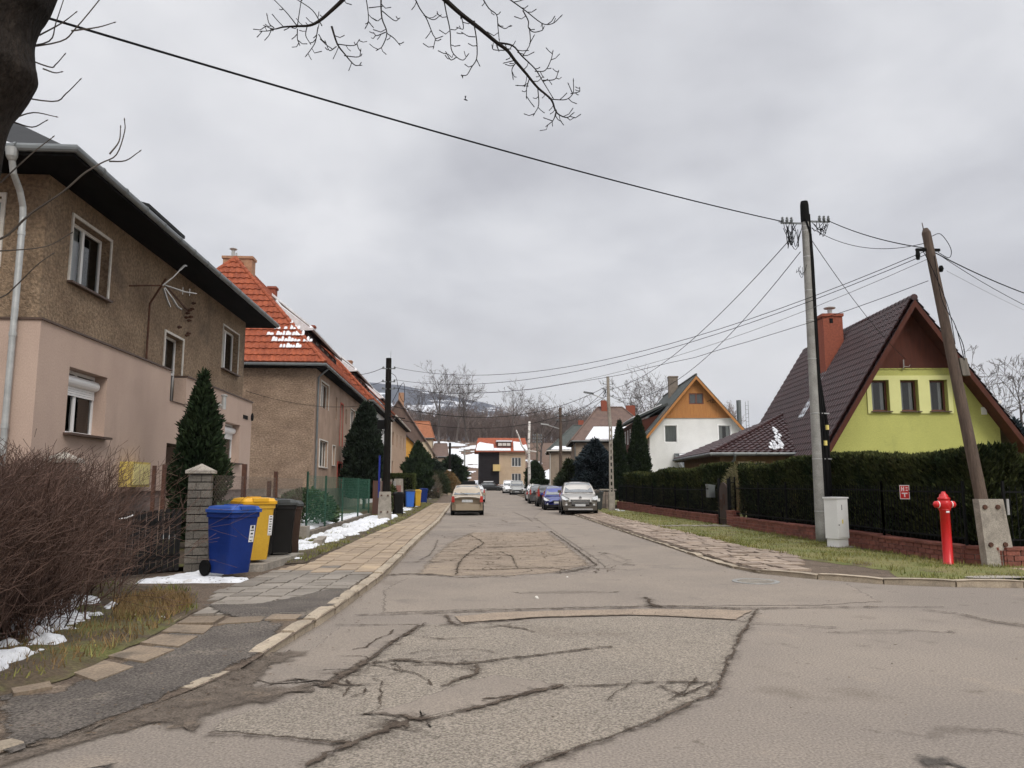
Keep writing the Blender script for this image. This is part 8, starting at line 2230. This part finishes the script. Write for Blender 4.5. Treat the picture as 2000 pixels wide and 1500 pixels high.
    for s in (-1, 1):
        h0, h1, w0 = rear.get('size', (.20, .20, .13))
        m2 = MB().extr([(s * wn * .965, tail - .10, rz_ - h0), (s * (wn * .965 - w0), tail + .012, rz_ - h0), (s * (wn * .965 - w0 * .9), tail + .012, rz_ + h1), (s * wn * .95, tail - .12, rz_ + h1)], (0, .03, 0)).build('taillight', W['lamp_red'], t)
    MB().bx(-.27, .27, tail + .002, tail + .03, rear.get('plate', .72), rear.get('plate', .72) + .125).build('number_plate', W['plate'], t)
    MB().extr([(-wn * .95, tail - .10, .26), (-wn * .7, tail + .05, .26), (wn * .7, tail + .05, .26), (wn * .95, tail - .10, .26), (wn * .9, tail - .3, .26), (-wn * .9, tail - .3, .26)], (0, 0, rear.get('bump', .30))).build('rear_bumper', rear.get('bm', col), t)
    MB().beam((-.02, y3 - .0, zb + .06), (.34, y3 - .10, zb + .20), .02, .015).build('wiper', W['car_black'], t)
    if box: MB().extr([(-.38, y1 + .1, H + .08), (.38, y1 + .1, H + .08), (.42, y2, H + .08), (-.42, y2, H + .08)], (0, 0, .18)).bx(-.55, .55, y1 + .3, y1 + .36, H + .02, H + .08).bx(-.55, .55, y2 - .4, y2 - .34, H + .02, H + .08).build('roof_box', W['car_black'], t)
    if snow: MB().extr([(-wr * .95, y1 - .1, H + .02), (wr * .95, y1 - .1, H + .02), (wr * .95, y2 + .1, H + .01), (-wr * .95, y2 + .1, H + .01)], (0, 0, .12)).extr([(-wn * .8, prof[1][0], prof[2][2] + .05), (wn * .8, prof[1][0], prof[2][2] + .05), (wn * .8, y0 - .1, zb + .03), (-wn * .8, y0 - .1, zb + .03)], (0, 0, .10)).build('snow_cover', W['snow'], t)
    return t


def station(L_, W_, hood, belt, tailz, nose_z=.62):
    w = W_ / 2; h = L_ / 2
    return [(-h, .26, nose_z - .06, w * .70), (-h + .10, .20, nose_z, w * .88), (-h + .45, .19, lerp(nose_z, hood, .62), w * .965), (-h + 1.0, .19, hood, w), (-h + 1.45, .19, belt - .03, w), (0, .19, belt, w), (h - .7, .20, belt + .01, w), (h - .25, .22, tailz, w * .965), (h - .05, .26, tailz - .04, w * .90), (h, .30, tailz - .10, w * .82)]


gold = paint('champagne paint', (.37, .30, .215)); silver = paint('beige silver paint', (.40, .375, .335), metal=.5); taupe = mat('taupe bumper', (.075, .065, .055), rough=.5, spec=.3)
navy = paint('blue paint', (.018, .030, .20)); anth = paint('anthracite paint', (.018, .019, .021)); whitec = paint('white car paint', (.70, .70, .69), metal=0.); greyc = paint('grey green van paint', (.26, .26, .24)); lightc = paint('light silver paint', (.55, .56, .56))
# left side, seen from behind
car('beige gold small hatchback parked with its tail to us on the left', (.33, 40.9, 0), R(180), gold, (3.70, 1.64, 1.52), [(y, a, b, c) for y, a, b, c in station(3.70, 1.64, .86, .95, .98, .60)], (-1.05, -.20, .95, 1.62, .95, .80, .58), dict(grille=(.3, .4, .5)), dict(lamp=.83, size=(.17, .13, .16), plate=.66, bump=.30, bm=gold))
car('white estate with a black roof box behind the gold hatchback', (.60, 56.5, 0), R(180), whitec, (4.4, 1.74, 1.55), station(4.4, 1.74, .88, .95, 1.0), (-1.2, -.3, 1.7, 2.1, .96, .84, .64), dict(), dict(lamp=.95, size=(.2, .25, .14)), box=True)
car('silver car farther up on the left behind the one with the roof box', (1.15, 66, .1), R(180), lightc, (4.2, 1.72, 1.45), station(4.2, 1.72, .86, .93, .98), (-1.1, -.3, 1.0, 1.75, .94, .82, .62), dict(), dict(lamp=.86))
# right side
pg = car('beige silver crossover facing us half on the right pavement', (6.22, 41.1, .03), R(-5), silver, (4.36, 1.84, 1.63), [(-2.18, .30, .66, .62), (-2.06, .24, .80, .82), (-1.75, .22, .92, .90), (-1.25, .21, 1.02, .92), (-.85, .21, 1.07, .92), (0, .21, 1.08, .92), (1.4, .22, 1.10, .92), (1.95, .24, 1.08, .88), (2.12, .28, 1.0, .83), (2.18, .32, .92, .76)], (-1.12, -.05, 1.35, 1.95, 1.08, .86, .66), dict(lamp=.82, grille=(.44, .44, .76), gt=1.12, bars=3, fog=.50, plate=.42, bump=.22, badge=.86), dict(lamp=1.0), plastics=taupe)
MB().bx(-.62, .62, -2.235, -2.10, .24, .31).build('skid_plate', W['metal_pale'], pg)
car('deep blue compact car facing us behind the crossover', (6.02, 48.7, .0), R(-4), navy, (4.25, 1.70, 1.42), station(4.25, 1.70, .83, .90, .95, .58), (-1.1, -.25, 1.0, 1.75, .90, .80, .60), dict(lamp=.66, grille=(.3, .52, .60), plate=.42), dict())
car('dark hatchback showing its red tail lamps behind the blue car', (6.35, 56.5, .0), R(177), anth, (4.1, 1.72, 1.50), station(4.1, 1.72, .86, .95, 1.0), (-1.1, -.25, 1.2, 1.75, .95, .82, .62), dict(), dict(lamp=.98, size=(.25, .28, .14)))
car('grey estate with light roof behind the dark hatchback on the right', (6.5, 64.5, .02), R(177), paint('grey paint', (.12, .12, .125)), (4.4, 1.74, 1.50), station(4.4, 1.74, .86, .95, 1.0), (-1.1, -.25, 1.5, 2.0, .95, .83, .63), dict(), dict(lamp=.95))
car('small white car at the back of the right-hand row', (6.9, 72.5, .05), R(177), whitec, (3.9, 1.68, 1.52), station(3.9, 1.68, .86, .95, 1.0), (-1.1, -.25, 1.1, 1.65, .95, .80, .60), dict(), dict())
van_st = [(-2.1, .26, .62, .62), (-2.0, .20, .78, .80), (-1.7, .19, .96, .87), (-1.25, .19, 1.08, .88), (-.9, .19, 1.12, .88), (0, .19, 1.13, .88), (1.6, .2, 1.13, .88), (2.0, .24, 1.13, .86), (2.1, .28, 1.1, .82)]
car('grey green van facing us far up the right side', (7.0, 97, .28), R(-3), greyc, (4.2, 1.78, 1.82), van_st, (-1.3, -.55, 1.8, 2.08, 1.12, .84, .72), dict(lamp=.84, grille=(.4, .5, .66), plate=.38), dict(), name='parked_van')
car('white van half hidden behind the grey green van', (6.55, 105, .35), R(-3), whitec, (4.4, 1.8, 1.85), [(y * 1.05, a, b, c) for y, a, b, c in van_st], (-1.4, -.55, 1.9, 2.15, 1.12, .84, .72), dict(lamp=.84), dict(), name='parked_van')
car('dark snow covered car before the end house, the left one', (4.7, 122.5, .58), R(85), anth, (4.2, 1.72, 1.45), station(4.2, 1.72, .86, .93, .98), (-1.1, -.3, 1.0, 1.75, .94, .82, .62), dict(), dict(), snow=True)
car('dark snow covered car before the end house, the right one', (9.0, 122.0, .58), R(95), anth, (4.2, 1.72, 1.45), station(4.2, 1.72, .86, .93, .98), (-1.1, -.3, 1.0, 1.75, .94, .82, .62), dict(), dict(), snow=True)
car('black car under snow in a yard on the left behind the pickets', (-3.0, 79, .25), R(180), anth, (4.1, 1.7, 1.45), station(4.1, 1.7, .86, .93, .98), (-1.1, -.3, 1.0, 1.75, .94, .82, .62), dict(), dict(), snow=True)
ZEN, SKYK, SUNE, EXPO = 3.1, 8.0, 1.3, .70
# ------------------------------------------------- sky, sun, camera, render
w = bpy.data.worlds.new('World'); sc.world = w; w.use_nodes = True
nt = w.node_tree; N = nt.nodes; L = nt.links
bg = N['Background']
SUN_EL, SUN_AZ = R(42), R(-158)     # soft sun behind the clouds, over the right shoulder
sky = N.new('ShaderNodeTexSky'); sky.sky_type = 'NISHITA'; sky.sun_disc = False; sky.sun_elevation = SUN_EL; sky.sun_rotation = SUN_AZ
sky.air_density = 1.; sky.dust_density = 3.
tc = N.new('ShaderNodeTexCoord')
sp = N.new('ShaderNodeSeparateXYZ'); L.new(tc.outputs['Generated'], sp.inputs[0])
# cloud deck: project the direction on a flat layer so that clouds flatten towards the horizon
mx = N.new('ShaderNodeMath'); mx.operation = 'MAXIMUM'; mx.inputs[1].default_value = 0.0; L.new(sp.outputs['Z'], mx.inputs[0])
ad = N.new('ShaderNodeMath'); ad.operation = 'ADD'; ad.inputs[1].default_value = .30; L.new(mx.outputs[0], ad.inputs[0])
dv = N.new('ShaderNodeVectorMath'); dv.operation = 'DIVIDE'; L.new(tc.outputs['Generated'], dv.inputs[0])
cb_ = N.new('ShaderNodeCombineXYZ')
for i in range(3): L.new(ad.outputs[0], cb_.inputs[i])
L.new(cb_.outputs[0], dv.inputs[1])


def cl(scale, detail, seed, rough=.5, dist=.4):
    m = N.new('ShaderNodeMapping'); m.inputs['Location'].default_value = (seed, seed * .7, 0); m.inputs['Scale'].default_value = (1, 1, .8); L.new(dv.outputs[0], m.inputs['Vector'])
    n = N.new('ShaderNodeTexNoise'); n.inputs['Scale'].default_value = scale; n.inputs['Detail'].default_value = detail; n.inputs['Roughness'].default_value = rough; n.inputs['Distortion'].default_value = dist
    L.new(m.outputs[0], n.inputs['Vector']); return n.outputs['Fac']


a = cl(1.5, 7, 3.1); b = cl(4.2, 6, 8.2)
mm = N.new('ShaderNodeMix'); mm.data_type = 'FLOAT'; mm.inputs[0].default_value = .30; L.new(a, mm.inputs[2]); L.new(b, mm.inputs[3])
rp = N.new('ShaderNodeValToRGB'); L.new(mm.outputs[0], rp.inputs['Fac'])
rp.color_ramp.elements[0].position = .36; rp.color_ramp.elements[0].color = (.40, .402, .43, 1)
rp.color_ramp.elements[1].position = .64; rp.color_ramp.elements[1].color = (.66, .66, .675, 1)
e = rp.color_ramp.elements.new(.5); e.color = (.53, .535, .558, 1)
# brighter overhead, and a pale band low down, as under a real overcast
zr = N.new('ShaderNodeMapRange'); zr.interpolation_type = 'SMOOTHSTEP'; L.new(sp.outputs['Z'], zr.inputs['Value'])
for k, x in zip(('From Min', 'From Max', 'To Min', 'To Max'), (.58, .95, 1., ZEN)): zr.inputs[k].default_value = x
hr = N.new('ShaderNodeMapRange'); hr.interpolation_type = 'SMOOTHSTEP'; L.new(sp.outputs['Z'], hr.inputs['Value'])
for k, x in zip(('From Min', 'From Max', 'To Min', 'To Max'), (.0, .30, .75, 0.)): hr.inputs[k].default_value = x
hm = N.new('ShaderNodeMix'); hm.data_type = 'RGBA'; L.new(hr.outputs[0], hm.inputs[0]); L.new(rp.outputs[0], hm.inputs[6]); hm.inputs[7].default_value = (.74, .725, .70, 1)
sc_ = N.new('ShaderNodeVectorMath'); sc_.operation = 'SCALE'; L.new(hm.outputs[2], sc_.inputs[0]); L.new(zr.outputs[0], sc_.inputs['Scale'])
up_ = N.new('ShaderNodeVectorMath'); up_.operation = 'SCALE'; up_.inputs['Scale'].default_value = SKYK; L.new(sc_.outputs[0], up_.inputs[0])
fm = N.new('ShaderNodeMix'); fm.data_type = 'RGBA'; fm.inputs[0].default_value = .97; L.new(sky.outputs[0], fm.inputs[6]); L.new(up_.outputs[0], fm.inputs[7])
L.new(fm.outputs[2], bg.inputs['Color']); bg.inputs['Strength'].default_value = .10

sl_ = bpy.data.lights.new('sun', 'SUN'); sl_.energy = SUNE; sl_.angle = R(25); sl_.color = (1., .95, .88)
so = bpy.data.objects.new('sun', sl_); COL.objects.link(so)
dirv = Vector((math.sin(-SUN_AZ) * 0 + math.cos(SUN_EL) * .37, -math.cos(SUN_EL) * .93, math.sin(SUN_EL)))
so.rotation_euler = dirv.to_track_quat('Z', 'Y').to_euler(); so.location = (20, -30, 40)

cam = bpy.data.cameras.new('camera'); co = bpy.data.objects.new('camera', cam); COL.objects.link(co)
cam.sensor_fit = 'HORIZONTAL'; cam.sensor_width = 36; cam.lens = 27; cam.clip_end = 30000; cam.clip_start = .05
co.location = (0, 0, 1.5); co.rotation_euler = (R(90) + math.atan(198 / 1500), 0, R(-3.78))
sc.camera = co
sc.view_settings.view_transform = 'Standard'; sc.view_settings.look = 'None'; sc.view_settings.exposure = EXPO; sc.view_settings.gamma = 1
sc.render.engine = 'CYCLES'
cy = sc.cycles
cy.use_denoising = True; cy.max_bounces = 6; cy.diffuse_bounces = 3; cy.glossy_bounces = 3; cy.transparent_max_bounces = 8; cy.volume_bounces = 0; cy.use_adaptive_sampling = True; cy.adaptive_threshold = .02
try: cy.denoising_input_passes = 'RGB_ALBEDO_NORMAL'
except Exception: pass
